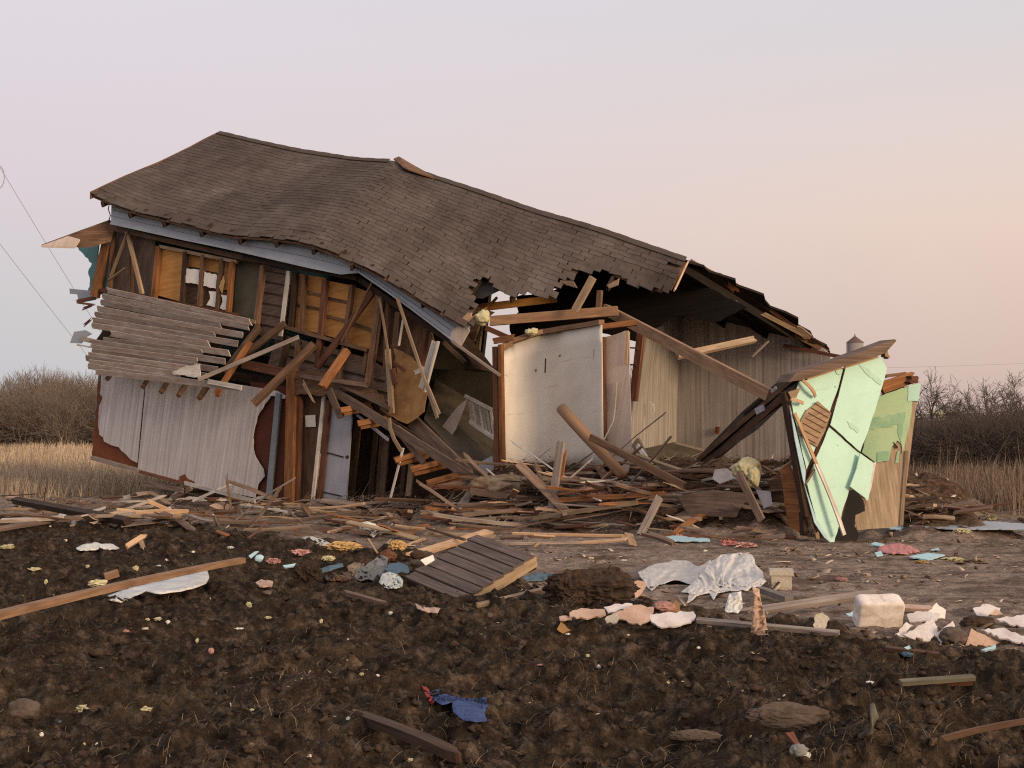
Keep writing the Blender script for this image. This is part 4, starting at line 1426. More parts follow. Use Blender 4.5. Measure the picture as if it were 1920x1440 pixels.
# battens
mbeam('batten', 1490, 775, 1533, 875, 6, 0.03, -0.03, -0.05, 'w_fresh', label='long pale batten lying across the mint boards', nl=3)
mbeam('batten', 1531, 870, 1583, 1003, 7, 0.03, -0.05, -0.16, 'w_white', nl=4, bend=0.03)
mbeam('batten', 1527, 880, 1510, 908, 4, 0.03, -0.01, 0.0, 'w_lath')
mbeam('curled_strip', 1504, 712, 1529, 744, 6, 0.02, -0.05, -0.02, 'w_fresh', nl=4, bend=0.06)
mbeam('curled_strip', 1483, 748, 1506, 756, 6, 0.02, -0.08, -0.03, 'w_fresh', nl=3, bend=0.04)
mbeam('cream_trim', 1510, 711, 1580, 688, 4, 0.03, 0.0, 0.0, 'w_fresh', jag=0.05)
mbeam('cream_trim', 1578, 689, 1648, 667, 6, 0.03, 0.0, -0.01, 'w_fresh', jag=0.06)
mslab('splintered_corner', [(1478, 735), (1500, 728), (1494, 745), (1484, 748)], 0.0, 0.02, 'w_tan', amp=1, step=5)
# roof board along its top
tb = MB().slab([PL(x, y, M0 + MN * 0.12, MN) for x, y in [(1478, 716), (1492, 700), (1520, 690), (1580, 672), (1640, 650), (1678, 636), (1681, 639), (1660, 662), (1650, 666), (1580, 688), (1500, 713)]], 0.35, -MN)
o = tb.build('roof_board', 'w_lath', mint)
o['label'] = 'grey-brown roof boards capping the mint wall'
mbeam('roof_end', 1656, 672, 1664, 662, 12, 0.1, 0.1, 0.1, 'w_tan', jag=0.05)
# studs at its shaded edge
mbeam('stud', 1472, 735, 1512, 968, 13, 0.12, 0.10, 0.10, 'w_dark', nl=4)
mbeam('stud', 1484, 745, 1537, 1008, 9, 0.10, 0.12, 0.12, 'w_brown', nl=4)
mbeam('stud', 1506, 960, 1508, 1004, 10, 0.1, 0.2, 0.2, 'w_dark')
mbeam('splinter', 1533, 1012, 1530, 994, 8, 0.03, -0.02, 0.05, 'w_tan', jag=0.08)
mbeam('splinter', 1522, 1008, 1527, 990, 6, 0.03, 0.0, 0.05, 'w_dark', jag=0.08)
# second wall behind, turned a little
SNv = Vector((-0.10, -0.99, 0)).normalized()
S0 = V(1650, 988, 21.6)


def sslab(name, poly, off, thick, mat, label=None, amp=0, step=8, skip=(), parent=None):
    p = torn(poly, amp, step, skip=skip) if amp else poly
    o = MB().slab([PL(x, y, S0 - SNv * off, SNv) for x, y in p], thick, -SNv, au=(0.99, -0.1, 0.12), av=(-0.12, 0, 1)).build(name, mat, parent or mint)
    if label:
        o['label'] = label
    return o


sw2 = MB().slab([PL(x, y, S0, SNv) for x, y in torn([(1722, 728), (1713, 800), (1702, 890), (1690, 985), (1665, 990), (1607, 994), (1600, 962), (1621, 954), (1630, 900), (1640, 780), (1655, 742), (1690, 732)], 0.8, 10, skip=(0, 1, 2))],
                0.05, -SNv, au=(-0.12, 0, 1), av=(0.99, -0.1, 0.12)).build('wood_panel', 'w_panel', mint)
sw2['label'] = 'tan grooved wood panelling exposed below the peeled paint'
sslab('peeled_sheet', [(1645, 745), (1690, 728), (1727, 719), (1722, 752), (1711, 751), (1707, 790), (1701, 815), (1692, 850), (1690, 832), (1683, 826), (1672, 838), (1667, 862), (1643, 868), (1616, 848), (1636, 780)], -0.02, 0.015, 'p_mint2', 'yellowish green painted sheet torn off along its lower edge', 0.8, 9)
sslab('green_corner', [(1704, 722), (1727, 719), (1722, 752), (1702, 752)], -0.028, 0.006, 'p_mint', None, 0.8, 7)
sslab('green_stain', [(1630, 786), (1698, 772), (1694, 800), (1690, 830), (1684, 815), (1684, 796), (1640, 806), (1630, 804)], -0.026, 0.005, 'p_green', None, 2, 6)
sslab('green_patch', [(1645, 848), (1668, 845), (1666, 864), (1644, 867)], -0.03, 0.006, 'p_green', None, 0.6, 6)
sslab('green_patch', [(1683, 846), (1687, 845), (1685, 868), (1678, 868)], -0.012, 0.006, 'p_green', None, 0.6, 6)
sslab('dark_notch', [(1675, 828), (1684, 838), (1682, 842), (1677, 836)], -0.028, 0.006, 'w_dark')
sslab('felt_sheet', [(1592, 920), (1604, 918), (1619, 938), (1622, 958), (1604, 966), (1602, 985), (1612, 1004), (1604, 1018), (1562, 1020), (1560, 1000)], -0.35, 0.02, 'p_tar', 'black roofing felt at the foot of the mint wall', 0.4, 10)
sslab('broken_board', [(1590, 914), (1624, 940), (1616, 958), (1602, 934)], -0.30, 0.02, 'w_tan', None, 1, 6)
for (x0, y0, x1, y1, w, mt) in ((1650, 728, 1716, 706, 22, 'w_orange'), (1655, 706, 1700, 700, 6, 'w_brown'), (1652, 742, 1700, 724, 9, 'w_red'), (1700, 712, 1722, 712, 14, 'w_red')):
    p0, p1 = PL(x0, y0, S0 - SNv * 0.1, SNv), PL(x1, y1, S0 - SNv * 0.25, SNv)
    MB().beam(p0, p1, w * p0.y / FPX, 0.1, face=SNv, jag=0.08, nw=5).build('joist', mt, mint)
MB().beam(PL(1700, 845, S0 - SNv * -0.01, SNv), PL(1690, 985, S0 - SNv * -0.01, SNv), 0.05, 0.02, face=SNv).build('corner_trim', 'w_tan', mint)

# ==================================================================== LOOSE THINGS
COLOURS = {'w_orange': 'orange-brown', 'w_brown': 'brown', 'w_red': 'reddish', 'w_dark': 'dark brown', 'w_grey': 'weathered grey', 'w_fresh': 'pale raw', 'w_white': 'white painted',
           'w_tan': 'tan', 'w_lath': 'dull brown', 'w_siding': 'flaking grey', 'w_ply': 'yellowish plywood'}


def timber(name, p0, p1, w, t, mat, label, cat='plank', group=None, **kw):
    o = MB().beam(p0, p1, w, t, **kw).build(name, mat)
    return tag(o, label, cat, group)


def hb(x0, y0, x1, y1, wpx, o0, o1, mat, name, label, cat='timber', t=0.06, **kw):
    p0, p1 = H(x0, y0, o0), H(x1, y1, o1)
    return timber(name, p0, p1, wpx * 0.5 * (p0.y + p1.y) / FPX, t, mat, label, cat, face=kw.pop('face', FRONT), **kw)


hb(1135, 580, 1445, 742, 21, 2.2, -0.9, 'w_log', 'fallen_roof_timber', 'long brown roof timber slanting down across the open back room', nl=4, t=0.12)
hb(1268, 668, 1416, 636, 13, 1.8, 4.4, 'w_tan', 'loose_rafter', 'tan rafter crossing behind the long slanting roof timber', nl=3, jag=0.05)
hb(1408, 670, 1440, 640, 6, 4.5, 5.5, 'w_lath', 'thin_batten', 'short dull batten hanging under the dark far roof', cat='batten', jag=0.04, t=0.03)
hb(560, 632, 372, 712, 8, -0.35, -1.1, 'w_grey', 'loose_batten', 'long thin grey batten leaning across the hanging clapboard siding', cat='batten', t=0.03)
hb(590, 645, 475, 758, 14, -0.15, -0.9, 'w_brown', 'dangling_stud', 'brown stud dangling in front of the grey panelling and door post', cat='stud', t=0.09, jag=0.02)
hb(652, 655, 603, 727, 15, -0.15, -0.8, 'w_orange', 'dangling_stud', 'orange-brown stud jutting out under the plywood panels', cat='stud', t=0.09, jag=0.03)
hb(390, 715, 453, 727, 9, -0.95, -1.0, 'w_white', 'loose_batten', 'whitish strip sticking out below the hanging clapboard siding', cat='batten', t=0.02)
hb(745, 560, 820, 784, 6, -0.35, -0.7, 'w_tan', 'hanging_batten', 'long thin tan batten hanging from the grey-blue strip under the eave', cat='batten', t=0.025, nl=4)
hb(800, 718, 824, 776, 5, -0.6, -0.75, 'w_tan', 'hanging_batten', 'short tan batten hanging by the white window trim', cat='batten', t=0.025)
hb(848, 640, 938, 704, 5, -0.3, -0.1, 'w_grey', 'eave_gutter_strip', 'thin grey strip trailing from the broken eave to the reddish stud', cat='strip', t=0.03)
hb(830, 640, 872, 680, 8, 0.3, 0.7, 'w_lath', 'loose_lath', 'dull lath dropped beneath the end of the eave strip', cat='lath', t=0.03, jag=0.05)
hb(616, 730, 640, 785, 15, -0.35, -0.3, 'w_lath', 'dangling_board', 'grey-brown board end hanging at the top of the staircase', cat='board', t=0.03, jag=0.03)
hb(567, 715, 590, 757, 7, -0.3, -0.45, 'w_tan', 'dangling_splinter', 'pale splinter hanging beside the brown door post', cat='splinter', t=0.02, jag=0.08, taper=0.4)
hb(730, 785, 752, 845, 7, -0.4, -0.55, 'w_tan', 'hanging_lath', 'tan lath caught in the stair treads', cat='lath', t=0.03, bend=0.08)
hb(752, 815, 795, 868, 12, -0.2, -0.4, 'w_lath', 'broken_stringer', 'dull board wedged between the stair treads', cat='board', t=0.03)
hb(756, 840, 730, 942, 4.5, -0.5, -0.9, 'w_white', 'thin_stick', 'thin whitish stick standing under the staircase', cat='stick', t=0.02)
hb(700, 525, 640, 640, 4, -0.06, -0.12, 'w_brown', 'loose_lath', 'thin brown lath leaning over the orange plywood panels', cat='lath', t=0.02)
# white baluster panel and leaning sheet in the middle room
bal = root('baluster_panel', H(905, 800, 1.2), 'white slatted railing panel lying in the dim middle room', 'railing')
for k in range(7):
    x = 878 + k * 7
    hbeam(MB(), x, 744 + k * 4, x + 8, 794 + k * 5, 4.5, 0.03, 1.25).build('slat', 'w_white', bal)
hbeam(MB(), 872, 742, 922, 768, 6, 0.04, 1.22).build('rail', 'w_white', bal)
hbeam(MB(), 880, 790, 930, 824, 7, 0.04, 1.22).build('rail', 'w_white', bal)
tag(MB().slab(HP([(876, 748), (866, 775), (854, 806), (846, 818), (826, 822), (820, 812), (840, 785), (858, 762)], 0.9), 0.02, BACK).build('leaning_sheet', 'p_beige'), 'small grey-beige sheet leaning beside the white slatted railing panel', 'sheet')
tag(MB().slab(HP([(897, 868), (922, 855), (926, 880), (902, 895)], 0.2), 0.02, BACK).build('tile_scrap', 'p_greydoor'), 'pale grey scrap at the foot of the reddish partition studs', 'scrap')
# log and planks in front of the partition
p0, p1 = H(1052, 765, -0.6), H(1168, 892, -0.9)
lg = MB().tube([p0.lerp(p1, k / 5) for k in range(6)], [0.088, 0.095, 0.095, 0.09, 0.085, 0.085], 12)
tag(lg.build('fallen_log', 'w_log', None, True), 'round brown pole leaning against the cream bowed wall panel', 'log')
hb(1108, 820, 1285, 912, 13, -1.0, -1.35, 'w_brown', 'dark_timber', 'brown timber lying across the foot of the leaning brown pole', t=0.08, nl=4)
hb(1052, 828, 1030, 988, 15, -1.5, -1.6, 'w_grey', 'upright_plank', 'weathered grey plank standing upright in the rubble before the cream panel', cat='plank', t=0.05, nl=4)
hb(1062, 838, 1052, 905, 5, -1.42, -1.5, 'w_orange', 'split_board', 'orange splinter clinging to the upright grey plank', cat='splinter', t=0.03, jag=0.15)
hb(1238, 930, 1200, 1005, 14, -1.9, -2.3, 'w_grey', 'leaning_plank', 'short grey-brown plank leaning out of the rubble beside the dark hollow', cat='plank', t=0.05, jag=0.03)
hb(1385, 888, 1428, 975, 14, -1.9, -2.1, 'w_lath', 'leaning_plank', 'brown plank propped under the yellow insulation lump', cat='plank', t=0.05)
hb(1000, 972, 1195, 942, 9, -2.2, -2.0, 'w_tan', 'long_lath', 'long tan lath lying across the rubble under the upright grey plank', cat='lath', t=0.04, nl=4, bend=0.05)
hb(1040, 938, 1250, 925, 9, -1.6, -1.5, 'w_orange', 'long_board', 'long orange board lying level on the rubble below the cream panel', cat='board', t=0.04, nl=4, jag=0.1)
hb(1192, 828, 1216, 880, 20, 0.5, 0.1, 'w_tan', 'thick_board', 'thick tan board end leaning at the foot of the beige partition sheet', cat='board', t=0.05)
hb(1195, 835, 1222, 873, 8, 0.35, 0.0, 'w_white', 'white_board', 'white painted board edge beside the thick tan board end', cat='board', t=0.03)
hb(1060, 893, 1285, 888, 7, -0.8, 0.2, 'w_dark', 'long_timber', 'long dark timber lying flat behind the rubble crest', t=0.08, nl=4)
# collapsed dark roof slab leaning from the mint wall
cs = root('fallen_roof_decking', H(1400, 860, 0), 'dark slab of fallen roof leaning against the mint wall', 'roof slab')
q = [H(1494, 703, -1.4), H(1500, 714, -1.5), H(1478, 750, -1.8), H(1420, 806, -1.2), H(1330, 866, 0.6), H(1306, 866, 1.2), H(1390, 780, 0.4), H(1450, 730, -0.7)]
MB().slab(q, 0.12, Vector((0.2, 0.6, 0.5))).build('deck', 'w_dark', cs)
hbeam(MB(), 1312, 862, 1492, 708, 9, 0.1, 1.1, -1.5, nl=3).build('rafter', 'w_brown', cs)
hbeam(MB(), 1345, 856, 1478, 742, 8, 0.1, 0.5, -1.8, nl=3).build('rafter', 'w_red', cs)
hbeam(MB(), 1395, 776, 1455, 728, 5, 0.03, 0.1, -0.9).build('felt_edge', 'p_tar', cs)
hbeam(MB(), 1418, 772, 1432, 764, 12, 0.03, -0.9, -1.0).build('metal_flashing', 'p_greydoor', cs)
hbeam(MB(), 1448, 736, 1456, 728, 9, 0.03, -1.0, -1.1).build('metal_flashing', 'p_greydoor', cs)
# things below it
tag(MB().blob(H(1400, 877, -1.6), (0.19, 0.14, 0.14), 4, 0.35, 1.6, 0.4, 3).blob(H(1413, 893, -1.65), (0.09, 0.1, 0.15), 3, 0.4, 1.8, 0.4, 9).build('insulation_lump', 'f_yellow', None, True),
    'big pale yellow insulation lump perched on the rubble under the fallen roof slab', 'insulation')
tag(MB().slab(HP([(1340, 880), (1362, 878), (1384, 892), (1350, 905), (1336, 896)], -1.3), 0.02, Vector((0, .3, -1))).build('drywall_scrap', 'p_drywall'), 'dirty white sheet scrap beside the yellow insulation lump', 'sheet')
tag(MB().slab(HP([(1418, 918), (1445, 922), (1448, 945), (1432, 952)], -1.6), 0.02, Vector((0, .5, -1))).build('drywall_scrap', 'p_greydoor'), 'grey-blue sheet scrap in the hollow beside the mint wall', 'sheet')
tag(MB().slab(HP([(1270, 930), (1335, 918), (1405, 925), (1380, 965), (1290, 962)], -1.6), 0.04, Vector((0.0, 0.4, -1))).build('floor_sheet', 'w_lath'), 'large dull brown sheet lying over the dark hollow in the rubble', 'sheet')
# orange plywood slab on the ground in front
q = [hit(1262, 1004), hit(1470, 1006), hit(1474, 1000), hit(1440, 972), hit(1300, 968), hit(1240, 990)]
pz = [V(1240, 1006, 22.6), V(1470, 1006, 21.9), V(1440, 972, 22.3), V(1300, 967, 22.9)]
tag(MB().slab(pz, 0.08, Vector((0.1, 0.8, -0.3))).build('plywood_board', 'w_ply'), 'broad orange plywood board lying on its edge in front of the rubble', 'board')
timber('plywood_strip', V(1430, 966, 22.2), V(1475, 1000, 21.8), 0.16, 0.05, 'w_fresh', 'pale cut end board at the corner of the broad orange plywood', 'board', face=(0.2, -0.7, 0.7))
timber('edge_plank', hit(1230, 1008, 0.03), hit(1496, 1008, 0.03), 0.10, 0.05, 'w_red', 'long reddish plank lying along the foot of the broad orange plywood', 'plank', face=(0, -0.4, 1), nl=4, jag=0.1)
for (poly, of, mt, lb) in (([(1462, 880), (1478, 870), (1504, 960), (1500, 1000), (1478, 985), (1470, 930)], -1.5, 'w_orange', 'orange splintered board in the shade behind the studs of the mint wall'),
                           ([(1440, 905), (1462, 890), (1475, 940), (1460, 960)], -0.6, 'w_brown', 'brown board in the shade under the fallen roof slab')):
    tag(MB().slab(HP(torn(poly, 2, 8), of), 0.05, BACK).build('shaded_board', mt), lb, 'board')

# ---------------------------------------------------------------- rubble planks: every one an object
LAND = [('the striped panelling', 360, 915), ('the door post', 545, 945), ('the grey door', 625, 945), ('the staircase', 800, 905), ('the partition studs', 935, 900),
        ('the upright plank', 1040, 950), ('the leaning pole', 1165, 900), ('the dark hollow', 1250, 960), ('the orange plywood', 1360, 985), ('the roof slab', 1400, 850),
        ('the mint wall', 1540, 985), ('the tall grass', 1770, 960), ('the open field', 60, 930), ('the churned soil', 250, 1000), ('the pallet', 900, 1040), ('the white paper', 690, 1000),
        ('the lifted house corner', 190, 930)]
_used = {}


def relation(px, py, room=True):
    ds = sorted((math.hypot(px - x, (py - y) * 1.6), nm) for nm, x, y in LAND)
    if ds[0][0] < 34:
        return 'next to ' + ds[0][1]
    if ds[1][0] < 2.2 * ds[0][0] and room:
        return 'between %s and %s' % (ds[0][1], ds[1][1])
    return 'near ' + ds[0][1]


def rubble_plank(px, py, mat, L, w, t, ang, tilt, lift, grp, roll=0.0):
    c = hit(px, py, 0.02)
    c = c + Vector((0, 0, lift))
    d = Vector((math.cos(ang) * math.cos(tilt), math.sin(ang) * math.cos(tilt), math.sin(tilt)))
    fc = Vector((math.sin(roll), -math.cos(roll) * 0.3, 0.95))
    jag = rnd.choice((0.0, 0.02, 0.12, 0.2, 0.35)) * min(1, L)
    p0, p1 = c - d * L / 2, c + d * L / 2
    z0 = min(p0.z - gz1(p0.x, p0.y), p1.z - gz1(p1.x, p1.y))
    if abs(tilt) > 0.3:
        lo = p0 if p0.z < p1.z else p1
        sh = Vector((0, 0, gz1(lo.x, lo.y) - lo.z - 0.03))
        p0, p1 = p0 + sh, p1 + sh
    elif z0 < -0.04:
        p0, p1 = p0 + Vector((0, 0, -z0 - 0.02)), p1 + Vector((0, 0, -z0 - 0.02))
    o = MB().beam(p0, p1, w, t, face=fc, nl=3, nw=4 if jag else 2, jag=jag, bend=rnd.uniform(-0.03, 0.03) * L, twist=rnd.uniform(-0.15, 0.15), taper=rnd.uniform(0.8, 1.0))
    size = 'tiny' if L < 0.45 else 'short' if L < 0.9 else 'long' if L > 1.7 else 'middling'
    kind = 'board' if w > 0.13 else 'stud' if t > 0.04 else 'lath' if w < 0.06 else 'plank'
    end = ' splintered' if jag > 0.08 * min(1, L) else ''
    pose = 'sticking up steeply' if abs(tilt) > 0.6 else 'propped at a slant' if abs(tilt) > 0.2 else 'pointing at the house' if abs(math.sin(ang)) > 0.75 else 'lying slantwise' if abs(math.sin(ang)) > 0.35 else 'lying level'
    lb = '%s%s %s %s %s %s' % (size, end, COLOURS[mat], kind, pose, relation(px, py))
    if len(lb.split()) > 16:
        lb = '%s%s %s %s %s %s' % (size, end, COLOURS[mat], kind, pose, relation(px, py, False))
    if lb in _used:
        return None
    _used[lb] = 1
    ob = o.build('splintered_' + kind if end else 'loose_' + kind, mat)
    return tag(ob, lb, kind, grp)


def pick(tbl):
    x = rnd.random() * sum(tbl.values())
    for k, v in tbl.items():
        x -= v
        if x <= 0:
            return k
    return k


REG = [  # x0,x1,y0,y1,count,mix,group,Lrange
    (0, 560, 935, 986, 66, {'w_brown': 3, 'w_red': 1, 'w_grey': 2.5, 'w_fresh': 1.4, 'w_white': 1.4, 'w_lath': 4, 'w_siding': 2, 'w_orange': .6, 'w_tan': 1.5}, 'planks scattered at the left end of the wreck', (0.4, 2.0)),
    (300, 520, 912, 960, 26, {'w_red': 1.6, 'w_white': 2, 'w_lath': 3, 'w_dark': 1, 'w_orange': .7, 'w_grey': 1}, 'planks heaped under the striped panelling', (0.6, 2.2)),
    (480, 930, 945, 1008, 78, {'w_brown': 3, 'w_red': 1.4, 'w_orange': .6, 'w_fresh': 1.6, 'w_lath': 4, 'w_grey': 2, 'w_tan': 2.5}, 'planks scattered in front of the door and staircase', (0.35, 1.7)),
    (870, 1300, 886, 996, 150, {'w_brown': 3, 'w_red': 1.3, 'w_orange': .4, 'w_fresh': 1.0, 'w_lath': 4.5, 'w_grey': 2.6, 'w_dark': 1.6, 'w_white': .9, 'w_tan': 1.5}, 'planks heaped below the cream partition', (0.4, 2.1)),
    (1280, 1490, 880, 985, 52, {'w_brown': 3, 'w_red': 1, 'w_lath': 4, 'w_grey': 2.4, 'w_dark': 1.6, 'w_white': .9, 'w_tan': 1}, 'planks heaped under the fallen roof slab', (0.4, 1.6)),
    (1690, 1762, 925, 982, 24, {'w_brown': 2, 'w_lath': 2, 'w_tan': 1.5, 'w_dark': 1, 'w_fresh': .7, 'w_white': .5}, 'planks piled behind the mint wall', (0.25, 0.8)),
    (940, 1500, 1004, 1050, 16, {'w_brown': 2, 'w_fresh': 1, 'w_lath': 2, 'w_tan': 1}, 'planks lying on the bare dirt', (0.25, 0.8)),
    (1760, 1920, 958, 985, 8, {'w_brown': 2, 'w_lath': 2, 'w_red': 1}, 'planks lying along the tall grass', (0.4, 1.4)),
]
for (x0, x1, y0, y1, n, mix, grp, LR) in REG:
    for k in range(n):
        px, py = rnd.uniform(x0, x1), rnd.uniform(y0, y1)
        mat = pick(mix)
        L = rnd.uniform(*LR) * rnd.uniform(0.7, 1.0)
        w, t = rnd.choice(((0.09, 0.045), (0.07, 0.035), (0.045, 0.02), (0.04, 0.012), (0.035, 0.012), (0.10, 0.02), (0.16, 0.022), (0.12, 0.018)))
        ang = rnd.gauss(-0.3, 0.5) if rnd.random() < 0.66 else rnd.uniform(-1.57, 1.57)
        tilt = rnd.gauss(0, 0.12) if rnd.random() < (0.88 if x0 > 800 else 0.94) else rnd.uniform(-0.9, 0.9)
        rubble_plank(px, py, mat, L, w, t, ang, tilt, rnd.uniform(0.0, 0.12) + (0.1 * rnd.random() if 870 < x0 < 1300 else 0), grp, rnd.uniform(-0.4, 0.4))

# ---------------------------------------------------------------- sheets and scraps among the rubble
def gslab(name, poly, mat, label, cat, z=0.03, nrm=(0, -0.12, 1), thick=0.015, amp=1.0, step=7, group=None, lift=0.0):
    cx = sum(p[0] for p in poly) / len(poly)
    cy = sum(p[1] for p in poly) / len(poly)
    c = hit(cx, cy, z)
    n = Vector(nrm).normalized()
    pts = [PL(x, y, c, n) for x, y in (torn(poly, amp, step) if amp else poly)]
    return tag(MB().slab(pts, thick, -n, au=(1, 0, 0), av=(0, 1, 0.2)).build(name, mat), label, cat, group)


gslab('plaster_sheet', [(160, 966), (186, 972), (190, 985), (174, 988)], 'p_gypsum', 'pinkish grey board scrap on the edge of the dark soil', 'sheet', nrm=(0, -0.7, 1))
gslab('panel_sheet', [(270, 958), (320, 950), (328, 968), (300, 976), (280, 972)], 'p_panelling', 'grey-pink sheet scrap under the lifted house corner', 'sheet', nrm=(0.1, -0.6, 1))
gslab('panel_sheet', [(392, 948), (416, 940), (440, 952), (420, 962)], 'p_gypsum', 'salmon board scrap in front of the striped panelling', 'sheet', nrm=(0.1, -0.6, 1))
gslab('panel_sheet', [(222, 932), (244, 926), (246, 938), (226, 942)], 'p_panelling', 'lilac-grey sheet scrap in the far rubble line', 'sheet', nrm=(0.1, -0.8, 1))
gslab('panel_sheet', [(545, 1000), (580, 984), (592, 998), (575, 1006)], 'w_lath', 'dull flat board scrap on the soil edge before the door', 'sheet', nrm=(0.1, -0.4, 1))
gslab('grey_sheet', [(690, 954), (745, 950), (748, 960), (700, 964)], 'w_lath', 'dull board lying flat before the dark stair opening', 'sheet', nrm=(0.1, -0.3, 1))
gslab('siding_sheet', [(1705, 985), (1780, 978), (1860, 977), (1920, 982), (1990, 990), (1985, 995), (1900, 992), (1780, 991)], 'p_frieze', 'long pale blue-grey siding sheet lying flat beside the tall grass', 'sheet', nrm=(0, -0.06, 1), amp=0.5)
gslab('siding_sheet', [(1655, 988), (1690, 980), (1720, 990), (1690, 996)], 'p_ltblue', 'small pale blue sheet at the foot of the tan panelling', 'sheet', nrm=(0, -0.2, 1))
gslab('plaster_sheet', [(1250, 930), (1270, 922), (1300, 945), (1275, 950)], 'p_panelling', 'lilac sheet scrap on the heap beside the leaning brown pole', 'sheet', nrm=(0.2, -0.6, 1))
gslab('plaster_sheet', [(1002, 950), (1030, 948), (1035, 965), (1008, 968)], 'p_gypsum', 'pinkish board scrap under the upright grey plank', 'sheet', nrm=(0.1, -0.9, 1))
timber('thick_timber', hit(28, 938, 0.25), hit(240, 978, 0.12), 0.12, 0.1, 'w_dark', 'long dark timber slanting over the rubble beside the open grass field', 'timber', face=(0, -0.6, 0.8), nl=4)
timber('standing_stick', hit(80, 965), hit(80, 965) + Vector((0.02, 0.1, 0.48)), 0.025, 0.02, 'w_dark', 'thin dark stick standing upright beside the long dark timber', 'stick', taper=0.5)
timber('short_stake', hit(36, 956), hit(37, 956) + Vector((0.03, 0, 0.2)), 0.05, 0.03, 'w_tan', 'short tan stake standing under the end of the long dark timber', 'stake')
timber('propped_board', hit(134, 986), hit(150, 966) + Vector((0.06, 0.0, 0.1)), 0.09, 0.03, 'w_grey', 'short grey board propped against the long dark timber', 'board', face=(0, -0.8, 0.5))
timber('fence_wire', hit(0, 930, 0.2), hit(70, 926, 0.25), 0.02, 0.02, 'w_dark', 'thin dark bent rod lying in the open grass field', 'rod', bend=0.15, nl=6, nw=1)
for (x0, y0, x1, y1, w, mt, lb) in ((345, 905, 480, 940, 7, 'w_white', 'upper white edged board of the flattened stack under the panelling'), (400, 918, 490, 944, 6, 'w_red', 'red-brown board of the flattened stack under the panelling'),
                                   (268, 906, 345, 920, 9, 'w_lath', 'dull board poking out under the lifted house corner'), (440, 905, 360, 940, 5, 'w_white', 'white stick crossing the flattened stack under the panelling'),
                                   (322, 935, 360, 915, 9, 'w_tan', 'tan board propping the flattened stack under the panelling'), (380, 980, 535, 945, 14, 'w_brown', 'wide brown board slanting up to the door post')):
    hb(x0, y0, x1, y1, w, -0.9, -1.2, mt, 'stacked_board', lb, cat='board', t=0.03, jag=0.05)
for (x0, y0, x1, y1, w, mt, lb) in ((852, 965, 898, 905, 16, 'w_grey', 'weathered grey board leaning up to the staircase foot'), (835, 955, 850, 925, 9, 'w_lath', 'short dull board leaning at the staircase foot'),
                                   (895, 985, 965, 945, 11, 'w_grey', 'grey board pointing up the rubble beside the partition studs'), (895, 980, 945, 950, 9, 'w_orange', 'orange board parallel to the grey board beside the partition studs'),
                                   (925, 935, 960, 1000, 10, 'w_brown', 'brown stick standing across the grey and orange boards'), (880, 920, 1040, 945, 13, 'w_lath', 'long dull plank on the crest under the partition studs'),
                                   (955, 935, 1000, 960, 9, 'p_greydoor', 'grey-white strip sliding off the rubble crest'), (745, 955, 770, 985, 9, 'w_brown', 'brown stub standing before the dark stair opening')):
    hb(x0, y0, x1, y1, w, -1.6, -1.1, mt, 'leaning_board', lb, cat='board', t=0.03, jag=0.04)
tag(MB().blob(hit(945, 915, 0.05), (0.55, 0.35, 0.20), 4, 0.35, 1.9, 0.2, 2).build('earth_clump', 'f_insul', None, True), 'grey-brown clump of matted insulation on the rubble crest', 'clump')
tag(MB().blob(hit(1060, 905, 0.05), (0.7, 0.4, 0.16), 4, 0.35, 1.9, 0.2, 6).build('earth_clump', 'f_insul', None, True), 'flat clump of matted insulation under the cream bowed panel', 'clump')
tag(MB().blob(hit(1115, 925, 0.05), (0.30, 0.2, 0.15), 4, 0.45, 2.2, 0.3, 8).build('pink_insulation', 'f_pink', None, True), 'pink insulation wad in the rubble below the leaning brown pole', 'insulation')
# ==================================================================== FOREGROUND THINGS
# pallet
C1, CL, CR = V(863, 1131, 13.6), V(757, 1085, 14.3), V(1003, 1044, 14.4)
pa, pb = CL - C1, CR - C1
pn = pa.cross(pb).normalized()
if pn.z < 0:
    pn = -pn
dz = gz1(C1.x, C1.y)
pal = root('wooden_pallet', C1, 'dark weathered wooden pallet lying tilted on the churned soil', 'pallet')
for k in range(7):
    c = (k + 0.5) / 7
    o = MB().beam(C1 + pb * c + pn * 0.01 + pa * rnd.uniform(-.01, .01), C1 + pb * c + pa * (1.0 + rnd.uniform(-.01, .02)) + pn * 0.01, pb.length / 7 * rnd.uniform(0.80, 0.86), 0.02, face=pn, nl=3, nw=3, jag=0.012, bend=rnd.uniform(-0.008, 0.008)).build('slat', 'w_pallet', pal)
for k, q in enumerate((0.02, 0.5, 0.97)):
    MB().beam(C1 + pa * q - pn * 0.055 - pb * 0.01, C1 + pa * q - pn * 0.055 + pb * 1.01, 0.045, 0.10, face=pn, nl=3).build('stringer', 'w_tan' if k == 0 else 'w_dark', pal)
MB().beam(C1 - pn * 0.055 + pb * 0.02 + pa * 0.03, C1 - pn * 0.055 + pb * 0.02 + pa * 0.97, 0.03, 0.09, face=pn).build('bottom_board', 'w_dark', pal)
for k in (0.3, 0.7, 0.95):
    MB().beam(C1 - pn * 0.115 + pb * k, C1 - pn * 0.115 + pb * k + pa, 0.09, 0.02, face=pn).build('bottom_board', 'w_dark', pal)


def gb(x0, y0, x1, y1, wpx, mat, name, label, cat='board', t=0.03, l0=0.03, l1=0.03, group=None, face=(0, -0.35, 1), **kw):
    p0, p1 = hit(x0, y0, l0), hit(x1, y1, l1)
    Y = 0.5 * (p0.y + p1.y)
    return timber(name, p0, p1, wpx * Y / FPX, t, mat, label, cat, group, face=face, **kw)


